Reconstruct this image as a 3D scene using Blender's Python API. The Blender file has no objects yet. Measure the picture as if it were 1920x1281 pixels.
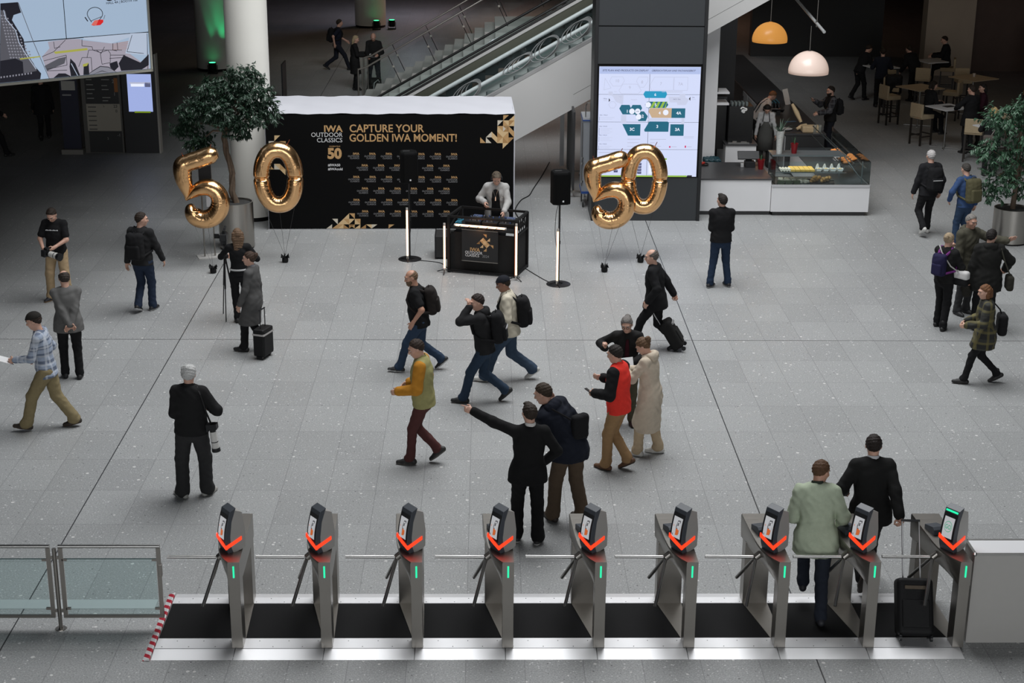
import bpy, math, random
import numpy as np
from mathutils import Vector, Matrix
C = bpy.context.scene
COL = C.collection
R = math.radians
random.seed(7)
rng = np.random.default_rng(7)

# ---------------------------------------------------------------- camera
CAM_H = 8.3
AX_X = Vector((0.99986123, 0.00037272, 0.01665498))
PP = (960.0, 640.5)
VD = (910.7, -355.6); VV = (892.0, 9570.0)
da = (VD[0]-PP[0], VD[1]-PP[1]); db = (VV[0]-PP[0], VV[1]-PP[1])
FPX = math.sqrt(-(da[0]*db[0]+da[1]*db[1]))
wy = Vector((da[0], da[1], FPX)).normalized()
wd = Vector((db[0], db[1], FPX)).normalized()
wx = wd.cross(wy)
wz = -wd
# rows of camera axes (image right, image down, forward) expressed in the world
right = Vector((wx[0], wy[0], wz[0])); down = Vector((wx[1], wy[1], wz[1])); fwd = Vector((wx[2], wy[2], wz[2]))
cam = bpy.data.cameras.new('camera'); camo = bpy.data.objects.new('camera', cam); COL.objects.link(camo)
m3 = Matrix((right, -down, -fwd)).transposed()
camo.matrix_world = Matrix.Translation((0, 0, CAM_H)) @ m3.to_4x4()
cam.sensor_width = 36.0; cam.lens = FPX*36.0/1920.0
cam.clip_start = 0.1; cam.clip_end = 300
C.camera = camo

# ---------------------------------------------------------------- world, light, exposure
w = bpy.data.worlds.new('hall_air'); C.world = w; w.use_nodes = True
bgn = w.node_tree.nodes['Background']; bgn.inputs[0].default_value = (0.62, 0.72, 0.9, 1); bgn.inputs[1].default_value = 0.02
C.view_settings.view_transform = 'Standard'; C.view_settings.look = 'None'
C.view_settings.exposure = 0.1; C.view_settings.gamma = 1.0
C.view_settings.use_curve_mapping = False

def area(name, loc, size, energy, color, target=None, spread=180):
    l = bpy.data.lights.new(name, 'AREA'); l.shape = 'RECTANGLE'; l.size, l.size_y = size
    l.energy = energy; l.color = color; l.spread = R(spread)
    o = bpy.data.objects.new(name, l); COL.objects.link(o); o.location = loc
    d = (Vector(target)-Vector(loc)) if target else Vector((0, 0, -1))
    o.rotation_euler = d.to_track_quat('-Z', 'Y').to_euler()
    return o
area('skylight', (2.0, 26.0, 17.5), (13.5, 14), 4350, (0.97, 0.985, 1.0))
area('front_facade', (2.0, -14.0, 7.0), (34, 11), 3250, (0.96, 0.98, 1.0), (1, 30, 4))
def spot(name, loc, target, energy, color, angle, blend=0.5, r=0.05):
    l = bpy.data.lights.new(name, 'SPOT'); l.energy = energy; l.color = color; l.spot_size = R(angle); l.spot_blend = blend; l.shadow_soft_size = r
    o = bpy.data.objects.new(name, l); COL.objects.link(o); o.location = loc
    o.rotation_euler = (Vector(target)-Vector(loc)).to_track_quat('-Z', 'Y').to_euler()
    return o

# ---------------------------------------------------------------- materials
MATS = {}
def mat(name, color, rough=0.6, metal=0.0, emit=None, estr=1.0, noise=0.0, nscale=12.0, bump=0.0, alpha=None, trans=0.0, spec=0.5, aniso=0.0, bscale=None):
    if name in MATS: return MATS[name]
    m = bpy.data.materials.new(name); m.use_nodes = True
    nt = m.node_tree; b = nt.nodes['Principled BSDF']
    c = tuple(color)+(1,)
    b.inputs['Base Color'].default_value = c
    b.inputs['Roughness'].default_value = rough; b.inputs['Metallic'].default_value = metal
    b.inputs['Specular IOR Level'].default_value = spec
    if emit: b.inputs['Emission Color'].default_value = tuple(emit)+(1,); b.inputs['Emission Strength'].default_value = estr
    if trans: b.inputs['Transmission Weight'].default_value = trans
    if alpha is not None: b.inputs['Alpha'].default_value = alpha
    if noise or bump:
        tc = nt.nodes.new('ShaderNodeTexCoord'); n = nt.nodes.new('ShaderNodeTexNoise'); n.inputs['Scale'].default_value = nscale; n.inputs['Detail'].default_value = 4
        nt.links.new(tc.outputs['Object'], n.inputs['Vector'])
        if noise:
            mx = nt.nodes.new('ShaderNodeMix'); mx.data_type = 'RGBA'
            mx.inputs[6].default_value = tuple(x*(1-noise) for x in color)+(1,); mx.inputs[7].default_value = tuple(min(1, x*(1+noise)) for x in color)+(1,)
            nt.links.new(n.outputs['Fac'], mx.inputs[0]); nt.links.new(mx.outputs[2], b.inputs['Base Color'])
        if bump:
            bp = nt.nodes.new('ShaderNodeBump'); bp.inputs['Strength'].default_value = bump; bp.inputs['Distance'].default_value = 0.02
            if bscale:
                n2 = nt.nodes.new('ShaderNodeTexNoise'); n2.inputs['Scale'].default_value = bscale; nt.links.new(tc.outputs['Object'], n2.inputs['Vector']); nt.links.new(n2.outputs['Fac'], bp.inputs['Height'])
            else: nt.links.new(n.outputs['Fac'], bp.inputs['Height'])
            nt.links.new(bp.outputs['Normal'], b.inputs['Normal'])
    MATS[name] = m
    return m

def brushed(name, color, rough=0.35, axis=(1, 60, 60)):
    if name in MATS: return MATS[name]
    m = mat(name, color, rough, 1.0); nt = m.node_tree; b = nt.nodes['Principled BSDF']
    tc = nt.nodes.new('ShaderNodeTexCoord'); mp = nt.nodes.new('ShaderNodeMapping'); mp.inputs['Scale'].default_value = axis
    n = nt.nodes.new('ShaderNodeTexNoise'); n.inputs['Scale'].default_value = 3; n.inputs['Detail'].default_value = 3
    r = nt.nodes.new('ShaderNodeMapRange'); r.inputs['To Min'].default_value = rough-0.08; r.inputs['To Max'].default_value = rough+0.1
    nt.links.new(tc.outputs['Object'], mp.inputs['Vector']); nt.links.new(mp.outputs['Vector'], n.inputs['Vector'])
    nt.links.new(n.outputs['Fac'], r.inputs['Value']); nt.links.new(r.outputs['Result'], b.inputs['Roughness'])
    return m

def plaid(name, base, dark, light, scale=8.0, angle=0.0):
    if name in MATS: return MATS[name]
    m = mat(name, base, 0.9); nt = m.node_tree; b = nt.nodes['Principled BSDF']
    tc = nt.nodes.new('ShaderNodeTexCoord'); sx = nt.nodes.new('ShaderNodeSeparateXYZ'); nt.links.new(tc.outputs['Object'], sx.inputs[0])
    last = None
    for ax, colr in (('Z', dark), ('X', light), ('Y', light), ('Z', light)):
        mm = nt.nodes.new('ShaderNodeMath'); mm.operation = 'MULTIPLY'; mm.inputs[1].default_value = scale*(1.0 if colr is dark else 0.9); nt.links.new(sx.outputs[ax], mm.inputs[0])
        fr = nt.nodes.new('ShaderNodeMath'); fr.operation = 'FRACT'; nt.links.new(mm.outputs[0], fr.inputs[0])
        gt = nt.nodes.new('ShaderNodeMath'); gt.operation = 'LESS_THAN'; gt.inputs[1].default_value = 0.5 if colr is dark else 0.22; nt.links.new(fr.outputs[0], gt.inputs[0])
        ml = nt.nodes.new('ShaderNodeMath'); ml.operation = 'MULTIPLY'; ml.inputs[1].default_value = 0.75 if colr is dark else 0.45; nt.links.new(gt.outputs[0], ml.inputs[0])
        mx = nt.nodes.new('ShaderNodeMix'); mx.data_type = 'RGBA'
        if last: nt.links.new(last, mx.inputs[6])
        else: mx.inputs[6].default_value = tuple(base)+(1,)
        mx.inputs[7].default_value = tuple(colr)+(1,); nt.links.new(ml.outputs[0], mx.inputs[0]); last = mx.outputs[2]
    nt.links.new(last, b.inputs['Base Color'])
    return m

def glass(name, tint=(0.8, 0.9, 0.9), refl=0.10, haze=0.0):
    if name in MATS: return MATS[name]
    m = bpy.data.materials.new(name); m.use_nodes = True; nt = m.node_tree
    for n in list(nt.nodes): nt.nodes.remove(n)
    o = nt.nodes.new('ShaderNodeOutputMaterial'); t = nt.nodes.new('ShaderNodeBsdfTransparent'); t.inputs[0].default_value = tuple(tint)+(1,)
    g = nt.nodes.new('ShaderNodeBsdfGlossy'); g.inputs['Roughness'].default_value = 0.03
    f = nt.nodes.new('ShaderNodeFresnel'); f.inputs[0].default_value = 1.45
    mu = nt.nodes.new('ShaderNodeMath'); mu.operation = 'MULTIPLY'; mu.inputs[1].default_value = refl*10
    nt.links.new(f.outputs[0], mu.inputs[0])
    x = nt.nodes.new('ShaderNodeMixShader'); nt.links.new(mu.outputs[0], x.inputs[0]); nt.links.new(t.outputs[0], x.inputs[1]); nt.links.new(g.outputs[0], x.inputs[2])
    last = x.outputs[0]
    if haze:
        d = nt.nodes.new('ShaderNodeBsdfDiffuse'); d.inputs[0].default_value = (0.7, 0.8, 0.8, 1); x2 = nt.nodes.new('ShaderNodeMixShader'); x2.inputs[0].default_value = haze
        nt.links.new(last, x2.inputs[1]); nt.links.new(d.outputs[0], x2.inputs[2]); last = x2.outputs[0]
    nt.links.new(last, o.inputs[0]); MATS[name] = m
    return m

# ---------------------------------------------------------------- mesh helpers
def frame_from(d, up=(0, 0, 1)):
    z = Vector(d).normalized(); u = Vector(up)
    if abs(z.dot(u.normalized())) > 0.98: u = Vector((0, 1, 0)) if abs(z.y) < 0.9 else Vector((1, 0, 0))
    x = u.cross(z).normalized(); y = z.cross(x)
    return x, y, z
class MB:
    def __init__(s): s.v = []; s.f = []; s.m = []
    def add(s, vs, fs, mi=0, M=None):
        o = len(s.v)
        if M is not None: vs = [M @ Vector(p) for p in vs]
        s.v += [tuple(p) for p in vs]; s.f += [tuple(i+o for i in f) for f in fs]; s.m += [mi]*len(fs)
        return s
    def box(s, a, b, mi=0, M=None):
        (x0, y0, z0), (x1, y1, z1) = a, b
        v = [(x0, y0, z0), (x1, y0, z0), (x1, y1, z0), (x0, y1, z0), (x0, y0, z1), (x1, y0, z1), (x1, y1, z1), (x0, y1, z1)]
        return s.add(v, [(0, 3, 2, 1), (4, 5, 6, 7), (0, 1, 5, 4), (1, 2, 6, 5), (2, 3, 7, 6), (3, 0, 4, 7)], mi, M)
    def prism(s, poly, axis, a, b, mi=0, M=None):
        # poly in the two other axes, extruded along axis from a to b
        n = len(poly)
        def P(p, t): return {'x': (t, p[0], p[1]), 'y': (p[0], t, p[1]), 'z': (p[0], p[1], t)}[axis]
        v = [P(p, a) for p in poly]+[P(p, b) for p in poly]
        f = [tuple(range(n))[::-1], tuple(range(n, 2*n))]+[(i, (i+1) % n, n+(i+1) % n, n+i) for i in range(n)]
        return s.add(v, f, mi, M)
    def loft(s, rings, mi=0, caps=True, closed=True, M=None):
        n = len(rings[0]); v = [p for r in rings for p in r]; f = []
        for k in range(len(rings)-1):
            for i in range(n if closed else n-1):
                j = (i+1) % n; f.append((k*n+i, k*n+j, (k+1)*n+j, (k+1)*n+i))
        if caps and closed: f.append(tuple(range(n))[::-1]); f.append(tuple((len(rings)-1)*n+i for i in range(n)))
        return s.add(v, f, mi, M)
    def tube(s, pts, r, n=8, mi=0, M=None, sx=1.0, up=(0, 0, 1), caps=True):
        pts = [Vector(p) for p in pts]; rs = r if isinstance(r, (list, tuple)) else [r]*len(pts); rings = []
        px = None
        for i, p in enumerate(pts):
            d = (pts[min(i+1, len(pts)-1)]-pts[max(i-1, 0)])
            if d.length < 1e-9: d = Vector((0, 0, 1))
            x, y, z = frame_from(d, up)
            if px is not None:
                x = (px-z*px.dot(z))
                x = x.normalized() if x.length > 1e-6 else frame_from(d, up)[0]; y = z.cross(x)
            px = x
            rings.append([p+(x*math.cos(a)*sx+y*math.sin(a))*rs[i] for a in (2*math.pi*k/n for k in range(n))])
        return s.loft(rings, mi, caps, True, M)
    def lathe(s, prof, n=24, mi=0, M=None, c=(0, 0)):
        rings = [[(c[0]+r*math.cos(2*math.pi*k/n), c[1]+r*math.sin(2*math.pi*k/n), z) for k in range(n)] for r, z in prof]
        return s.loft(rings, mi, True, True, M)
    def quad(s, a, b, c, d, mi=0, M=None): return s.add([a, b, c, d], [(0, 1, 2, 3)], mi, M)
    def ball(s, c, r, n=10, mi=0, M=None):
        r = r if isinstance(r, (tuple, list)) else (r, r, r)
        rings = [[(c[0]+r[0]*math.sin(t)*math.cos(2*math.pi*k/n), c[1]+r[1]*math.sin(t)*math.sin(2*math.pi*k/n), c[2]-r[2]*math.cos(t)) for k in range(n)] for t in [math.pi*(i+0.02)/(n//2+0.04) for i in range(n//2+1)]]
        return s.loft(rings, mi, True, True, M)
    def build(s, name, mats, parent=None, loc=None, rot=None, smooth=None, bevel=0, kind=None):
        me = bpy.data.meshes.new(name); me.from_pydata(s.v, [], s.f); me.validate()
        for m in (mats if isinstance(mats, (list, tuple)) else [mats]): me.materials.append(m)
        if len(me.polygons) == len(s.m): me.polygons.foreach_set('material_index', s.m)
        import bmesh
        bm = bmesh.new(); bm.from_mesh(me)
        bmesh.ops.recalc_face_normals(bm, faces=bm.faces)
        bm.to_mesh(me); bm.free()
        if smooth is not None: me.shade_smooth(); me.set_sharp_from_angle(angle=R(smooth))
        o = bpy.data.objects.new(name, me); COL.objects.link(o)
        if bevel:
            b = o.modifiers.new('edge', 'BEVEL'); b.width = bevel; b.segments = 2; b.limit_method = 'ANGLE'; b.angle_limit = R(40)
        if parent: o.parent = parent
        if loc is not None: o.location = loc
        if rot is not None: o.rotation_euler = rot
        if kind: o['kind'] = kind
        return o
def rot(rx=0, ry=0, rz=0, loc=(0, 0, 0)):
    return Matrix.Translation(loc) @ Matrix.Rotation(R(rz), 4, 'Z') @ Matrix.Rotation(R(ry), 4, 'Y') @ Matrix.Rotation(R(rx), 4, 'X')
def tag(o, label, cat, group=None, kind=None):
    o['label'] = label; o['category'] = cat
    if group: o['group'] = group
    if kind: o['kind'] = kind
    return o
def thing(name, label, cat, loc=(0, 0, 0), rz=0, group=None):
    o = bpy.data.objects.new(name, None); COL.objects.link(o); o.location = loc; o.rotation_euler = (0, 0, R(rz)); o.empty_display_size = 0.1
    return tag(o, label, cat, group)
def copy_tree(o, parent=None):
    c = o.copy(); COL.objects.link(c); c.parent = parent
    for ch in list(o.children): copy_tree(ch, c)
    return c
_tx = {}
def text(mb, s, size, M, mi=0, bold=0.0, align='LEFT', sx=1.0, depth=0.0015, shear=0.0):
    key = (s, bold, align, shear)
    if key not in _tx:
        cu = bpy.data.curves.new('t', 'FONT'); cu.body = s; cu.size = 1; cu.offset = bold; cu.align_x = align; cu.extrude = 0; cu.resolution_u = 3; cu.shear = shear
        o = bpy.data.objects.new('t', cu); COL.objects.link(o)
        dg = bpy.context.evaluated_depsgraph_get(); me = bpy.data.meshes.new_from_object(o.evaluated_get(dg))
        _tx[key] = ([tuple(v.co) for v in me.vertices], [tuple(p.vertices) for p in me.polygons])
        bpy.data.objects.remove(o); bpy.data.curves.remove(cu); bpy.data.meshes.remove(me)
    vs, fs = _tx[key]
    mb.add([(x*size*sx, y*size, 0) for x, y, z in vs], fs, mi, M)
UPR = Matrix.Rotation(R(90), 4, 'X')   # text plane -> standing, facing -Y
def up(x, y, z, rz=0): return Matrix.Translation((x, y, z)) @ Matrix.Rotation(R(rz), 4, 'Z') @ UPR

# common materials
M_STEEL = brushed('brushed_steel', (0.305, 0.288, 0.264), 0.33)
M_ALU = brushed('aluminium', (0.62, 0.62, 0.63), 0.38)
M_BLACK = mat('matte_black', (0.007, 0.007, 0.0075), 0.6, spec=.25)
M_BLACKG = mat('black_plastic', (0.012, 0.0125, 0.014), 0.4, spec=.35)
M_DARK = mat('anthracite', (0.027, 0.031, 0.035), 0.45, noise=0.05)
M_WHITE = mat('white_laminate', (0.74, 0.74, 0.75), 0.45, noise=0.03, nscale=3)
M_TOP = mat('dark_worktop', (0.05, 0.05, 0.053), 0.35, noise=0.08)
M_GLASS = glass('clear_glass', (0.91, 0.965, 0.96), 0.09)
M_CHROME = mat('chrome', (0.7, 0.7, 0.7), 0.15, 1.0)
# ---------------------------------------------------------------- setting
def granite():
    m = bpy.data.materials.new('granite_floor'); m.use_nodes = True; nt = m.node_tree; b = nt.nodes['Principled BSDF']; L = nt.links.new
    def N(t, **k):
        n = nt.nodes.new(t)
        for a, v in k.items(): setattr(n, a, v)
        return n
    def MA(op, a, b_=None, c=None):
        n = N('ShaderNodeMath', operation=op)
        for i, x in enumerate((a, b_, c)):
            if x is None: continue
            if isinstance(x, (int, float)): n.inputs[i].default_value = x
            else: L(x, n.inputs[i])
        return n.outputs[0]
    tc = N('ShaderNodeTexCoord'); sp = N('ShaderNodeSeparateXYZ'); L(tc.outputs['Object'], sp.inputs[0])
    X, Y = sp.outputs[0], sp.outputs[1]
    TX, TY = 0.60381, 1.0215
    u = MA('DIVIDE', MA('ADD', X, 5.0186+60*TX), TX); v = MA('DIVIDE', MA('ADD', Y, -24.93+60*TY), TY)
    fu = MA('FRACT', u); fv = MA('FRACT', v)
    du = MA('MULTIPLY', MA('MINIMUM', fu, MA('SUBTRACT', 1.0, fu)), TX); dv = MA('MULTIPLY', MA('MINIMUM', fv, MA('SUBTRACT', 1.0, fv)), TY)
    j = MA('LESS_THAN', MA('MINIMUM', du, dv), 0.0038)
    ex = MA('LESS_THAN', MA('ABSOLUTE', MA('ADD', X, 5.0186)), 0.0075); ex2 = MA('LESS_THAN', MA('ABSOLUTE', MA('ADD', X, -3.4347)), 0.0075); ey = MA('LESS_THAN', MA('ABSOLUTE', MA('ADD', Y, -24.93)), 0.009)
    exa = MA('MAXIMUM', MA('MAXIMUM', ex, ex2), ey)
    cm = N('ShaderNodeCombineXYZ'); L(MA('FLOOR', u), cm.inputs[0]); L(MA('FLOOR', v), cm.inputs[1])
    wn = N('ShaderNodeTexWhiteNoise', noise_dimensions='3D'); L(cm.outputs[0], wn.inputs['Vector'])
    tone = N('ShaderNodeMapRange'); tone.inputs['To Min'].default_value = 0.93; tone.inputs['To Max'].default_value = 1.05; L(wn.outputs['Value'], tone.inputs['Value'])
    ns = N('ShaderNodeTexNoise'); ns.inputs['Scale'].default_value = 55; ns.inputs['Detail'].default_value = 5; ns.inputs['Roughness'].default_value = 0.7; L(tc.outputs['Object'], ns.inputs['Vector'])
    cr = N('ShaderNodeValToRGB'); e = cr.color_ramp.elements; e[0].position = 0.32; e[0].color = (0.204, 0.208, 0.2075, 1); e[1].position = 0.68; e[1].color = (0.428, 0.436, 0.434, 1); L(ns.outputs['Fac'], cr.inputs[0])
    big = N('ShaderNodeTexNoise'); big.inputs['Scale'].default_value = 0.7; big.inputs['Detail'].default_value = 3; L(tc.outputs['Object'], big.inputs['Vector'])
    bt = N('ShaderNodeMapRange'); bt.inputs['To Min'].default_value = 0.93; bt.inputs['To Max'].default_value = 1.06; L(big.outputs['Fac'], bt.inputs['Value'])
    fac = MA('MULTIPLY', tone.outputs[0], bt.outputs[0])
    m1 = N('ShaderNodeMix', data_type='RGBA', blend_type='MULTIPLY'); m1.inputs[0].default_value = 1; L(cr.outputs[0], m1.inputs[6])
    cb = N('ShaderNodeCombineColor'); [L(fac, cb.inputs[i]) for i in range(3)]; L(cb.outputs[0], m1.inputs[7])
    last = m1.outputs[2]
    for sc, thr, keep, colr in ((14, 0.16, 0.90, (0.72, 0.71, 0.69)), (34, 0.20, 0.90, (0.66, 0.66, 0.66)), (26, 0.16, 0.92, (0.07, 0.07, 0.075)), (60, 0.24, 0.87, (0.58, 0.58, 0.59))):
        vo = N('ShaderNodeTexVoronoi'); vo.inputs['Scale'].default_value = sc; L(tc.outputs['Object'], vo.inputs['Vector'])
        sc_ = N('ShaderNodeSeparateColor'); L(vo.outputs['Color'], sc_.inputs[0])
        msk = MA('MULTIPLY', MA('LESS_THAN', vo.outputs['Distance'], MA('MULTIPLY', sc_.outputs[1], thr*2)), MA('GREATER_THAN', sc_.outputs[0], keep))
        mx = N('ShaderNodeMix', data_type='RGBA'); L(MA('MULTIPLY', msk, 0.75), mx.inputs[0]); L(last, mx.inputs[6]); mx.inputs[7].default_value = colr+(1,); last = mx.outputs[2]
    for msk, k, colr in ((j, 0.62, (0.15, 0.15, 0.155, 1)), (exa, 1.0, (0.035, 0.035, 0.037, 1))):
        mx = N('ShaderNodeMix', data_type='RGBA'); L(MA('MULTIPLY', msk, k), mx.inputs[0]); L(last, mx.inputs[6]); mx.inputs[7].default_value = colr; last = mx.outputs[2]
    L(last, b.inputs['Base Color'])
    rr = N('ShaderNodeMapRange'); rr.inputs['To Min'].default_value = 0.34; rr.inputs['To Max'].default_value = 0.5; L(ns.outputs['Fac'], rr.inputs['Value']); L(rr.outputs[0], b.inputs['Roughness'])
    b.inputs['Specular IOR Level'].default_value = 0.35
    return m
MB().quad((-34, -6, 0), (34, -6, 0), (34, 92, 0), (-34, 92, 0)).build('floor', granite(), kind='structure')
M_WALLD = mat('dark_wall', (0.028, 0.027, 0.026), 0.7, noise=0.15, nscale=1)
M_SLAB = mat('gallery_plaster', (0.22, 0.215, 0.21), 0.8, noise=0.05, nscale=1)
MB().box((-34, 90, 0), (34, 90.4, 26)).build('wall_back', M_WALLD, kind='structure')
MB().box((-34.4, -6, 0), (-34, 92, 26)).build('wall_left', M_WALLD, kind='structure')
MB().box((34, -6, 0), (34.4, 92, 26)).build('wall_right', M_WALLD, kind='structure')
# gallery slabs that shade the back and both sides of the hall; the centre is open to the skylight
s_ = MB(); s_.box((-34, 26.0, 5.45), (-6.0, 30.0, 6.2)); s_.box((-34, 30.0, 4.97), (-5.5, 92, 6.2)); s_.box((-6.0, 27.5, 5.3), (-5.3, 30.0, 6.2)); s_.box((-5.5, 33.9, 4.9), (-4.4, 92, 6.2)); s_.box((-4.4, 49.2, 5.1), (9.4, 92, 6.2)); s_.box((9.4, 40.5, 4.6), (34, 92, 6.2)); s_.box((7.7, 37.8, 4.6), (34, 40.5, 6.2)); s_.box((-34, -6, 5.45), (-9.5, 26.0, 6.2))
s_.build('ceiling_gallery', M_SLAB, kind='structure')
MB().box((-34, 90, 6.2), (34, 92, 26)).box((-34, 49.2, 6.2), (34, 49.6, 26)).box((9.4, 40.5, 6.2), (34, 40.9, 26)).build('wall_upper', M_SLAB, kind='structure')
# beige wall pier and dark recess behind the cafe
MB().box((14.6, 53, 0), (16.2, 53.6, 5.6)).build('wall_pier', mat('beige_pier', (0.42, 0.34, 0.26), 0.75, noise=0.08, nscale=2), kind='structure')
MB().box((16.2, 54, 0), (34, 54.4, 5.6)).build('wall_cafe', mat('brown_wall', (0.10, 0.065, 0.05), 0.7, noise=0.2, nscale=2), kind='structure')
MB().box((9.5, 57.2, 0), (14.2, 57.6, 5.6)).build('wall_recess', M_WALLD, kind='structure')
M_COLUMN = mat('column_plaster', (0.76, 0.745, 0.69), 0.6, noise=0.04, nscale=1.5)
def column(name, x, y, r, h):
    mb = MB(); mb.lathe([(r, 0.09), (r, h)], 48); mb.lathe([(r-0.03, 0), (r-0.03, 0.095)], 48, 1)
    mb.build(name, [M_COLUMN, M_BLACK], loc=(x, y, 0), smooth=40, kind='structure')
column('column', -4.93, 33.22, 0.44, 5.6); column('column', -9.02, 53.6, 0.62, 5.6); column('column', -4.62, 64.9, 0.62, 5.6)
# white end wall under the escalator, at the right of the information pillar
mb = MB(); mb.prism([(4.98, 0), (5.36, 0), (5.36, 3.72), (4.98, 3.5)], 'y', 36.55, 36.95); mb.build('wall_escalator', M_WHITE, kind='structure')
MB().box((5.36, 38.5, 0), (6.05, 38.65, 4.0)).build('wall_kitchen', mat('graphite_wall', (0.03, 0.03, 0.032), 0.6), kind='structure')

# ---------------------------------------------------------------- stairs and escalators
M_ESCW = mat('white_cladding', (0.56, 0.555, 0.545), 0.5, noise=0.03, nscale=1)
M_STONE = mat('stair_stone', (0.56, 0.55, 0.52), 0.6, noise=0.12, nscale=8)
M_OLIVE = mat('olive_steel', (0.16, 0.165, 0.13), 0.35, 0.6)
M_RUB = mat('rubber_handrail', (0.012, 0.012, 0.012), 0.4)
M_BAR = mat('wrapped_handrail', (0.50, 0.56, 0.56), 0.35, noise=0.1, nscale=6)
M_TREAD = mat('escalator_tread', (0.30, 0.32, 0.32), 0.4, 0.7); M_RISER = mat('escalator_riser', (0.02, 0.027, 0.028), 0.4)
SL = 0.567
def esc_line(a, x): return a+SL*x
t = thing('escalator', 'escalator with white side cladding and wrapped rails, behind the black backdrop', 'escalator', (2, 36.7, 0))
o_ = (2, 36.7, 0)
def W(o): # shift a world-built mesh to its thing
    def f(mb):
        mb.v = [(x-o[0], y-o[1], z-o[2]) for x, y, z in mb.v]; return mb
    return f
w1 = W(o_)
XE = 8.8
mb = MB()
xs_joint = 2.08
def band(mb, x0, x1, lo, hi, y0, y1, mi=0, g0=0):
    mb.prism([(x0, max(g0, esc_line(lo, x0))), (x1, max(g0, esc_line(lo, x1))), (x1, max(g0+.001, esc_line(hi, x1))), (x0, max(g0+.001, esc_line(hi, x0)))], 'y', y0, y1, mi)
    return mb
band(mb, -1.31, 2.0, 0.73, 2.03, 36.0, 36.12); mb.prism([(-3.4, 0), (-1.31, 0), (-1.31, esc_line(2.03, -1.31)), (-3.4, esc_line(2.03, -3.4))], 'y', 36.0, 36.12)
band(mb, 2.0, XE, 0.73, 0.73+0.32, 36.0, 36.12); band(mb, 2.0, XE, 0.73+0.33, 2.03, 36.0, 36.12); band(mb, 2.0, XE, 1.04, 1.07, 36.01, 36.12, 1)
mb.prism([(-1.31, 0), (XE, 0.73+SL*XE), (XE, 0.72+SL*XE), (-1.29, 0)], 'y', 36.12, 37.6)
w1(mb).build('cladding', [M_ESCW, mat('joint_shadow_gap', (0.1, 0.1, 0.1), 0.8)], t)
mb = band(MB(), -3.4, XE, 2.03, 2.13, 36.0, 36.16); w1(mb).build('skirt_rail', mat('grey_rail', (0.36, 0.36, 0.36), 0.4, 0.3), t, bevel=0.01)
mb = MB()
for k in range(-14, 34):
    x0 = k*0.32+0.05; zt = esc_line(1.98, x0+0.1)
    if zt < 0.02: continue
    mb.box((x0, 36.2, zt-0.03), (x0+0.30, 37.3, zt), 0); mb.box((x0-0.03, 36.2, zt-0.22), (x0+0.28, 37.3, zt-0.03), 1)
w1(mb).build('moving_step', [M_TREAD, M_RISER], t)
for y, a in ((36.1, 2.43), (37.42, 2.60)):
    mb = MB(); xs = [-3.6, -3.2]+[-2.6, 0, 3, XE]
    mb.tube([(x, y, max(0.95, esc_line(a, x))) for x in xs], 0.05, 10); w1(mb).build('handrail', M_BAR, t, smooth=50)
    mb = band(MB(), -3.2, XE, 2.1, a-0.04, y-0.008, y+0.008); w1(mb).build('balustrade_glass', M_GLASS, t)
mb = band(MB(), -3.4, XE, 1.2, 2.2, 37.5, 37.6); w1(mb).build('cladding', M_ESCW, t)
M_HOSE = mat('grey_hose', (0.22, 0.23, 0.23), 0.5)
for k, (x, n, lean) in enumerate(((-0.45, 4, .2), (0.72, 4, -.1), (1.32, 3, .3), (2.02, 5, .15))):
    mb = MB()
    for i in range(n):
        pts = []
        for j in range(25):
            a = 2*math.pi*j/24; L_ = 0.36-0.05*i; q = math.cos(a)*L_; pts.append((x+0.06*i+q*0.87, 36.1-0.09+0.10*math.sin(a)+0.02*i, esc_line(2.46, x+0.05*i)+q*0.5+0.19*math.sin(a)*(0.8+lean)))
        mb.tube(pts, 0.010, 6, caps=False)
    o = mb.build('hose_coil', M_HOSE, smooth=60)
    tag(o, ['grey hose coil on the escalator rail just above the backdrop edge', 'grey hose coil drooping over the middle of the escalator rail', 'small grey hose loops crossing between the two escalator rails', 'big grey hose coil on the rail beside the information pillar'][k], 'hose coil', 'hose coils on the escalator')

t = thing('escalator', 'second escalator with olive side panel and black rubber handrails, further back', 'escalator', (0, 40.7, 0)); w1 = W((0, 40.7, 0))
mb = band(MB(), -3.9, 8, 2.18, 2.50, 40.0, 40.1); w1(mb).build('cladding', M_OLIVE, t)
mb = band(MB(), -3.9, 8, 2.50, 2.57, 39.98, 40.12); w1(mb).build('skirt_rail', M_ESCW, t)
mb = band(MB(), -3.9, 8, 0.9, 2.2, 41.4, 41.5); w1(mb).build('cladding', M_OLIVE, t)
mb = MB()
for k in range(-12, 24):
    x0 = k*0.33; zt = esc_line(2.16, x0+0.1)
    if zt > 0.05: mb.box((x0, 40.12, zt-0.25), (x0+0.33, 41.4, zt))
w1(mb).build('moving_step', M_RISER, t)
for y, a in ((40.1, 2.60), (40.1, 2.69), (41.5, 2.76)):
    mb = MB(); xs = [-4.2, -3.9, -3.5, -3.0, -2.4, 0, 4, 8]
    mb.tube([(x, y, max(0.98+0.05*max(0, x+4.2), esc_line(a, x))) for x in xs], 0.033, 8); w1(mb).build('handrail', M_RUB, t, smooth=50)
for y in (40.14, 41.46):
    mb = band(MB(), -3.9, 8, 2.5, 2.74, y-0.006, y+0.006); w1(mb).build('balustrade_glass', M_GLASS, t)

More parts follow.
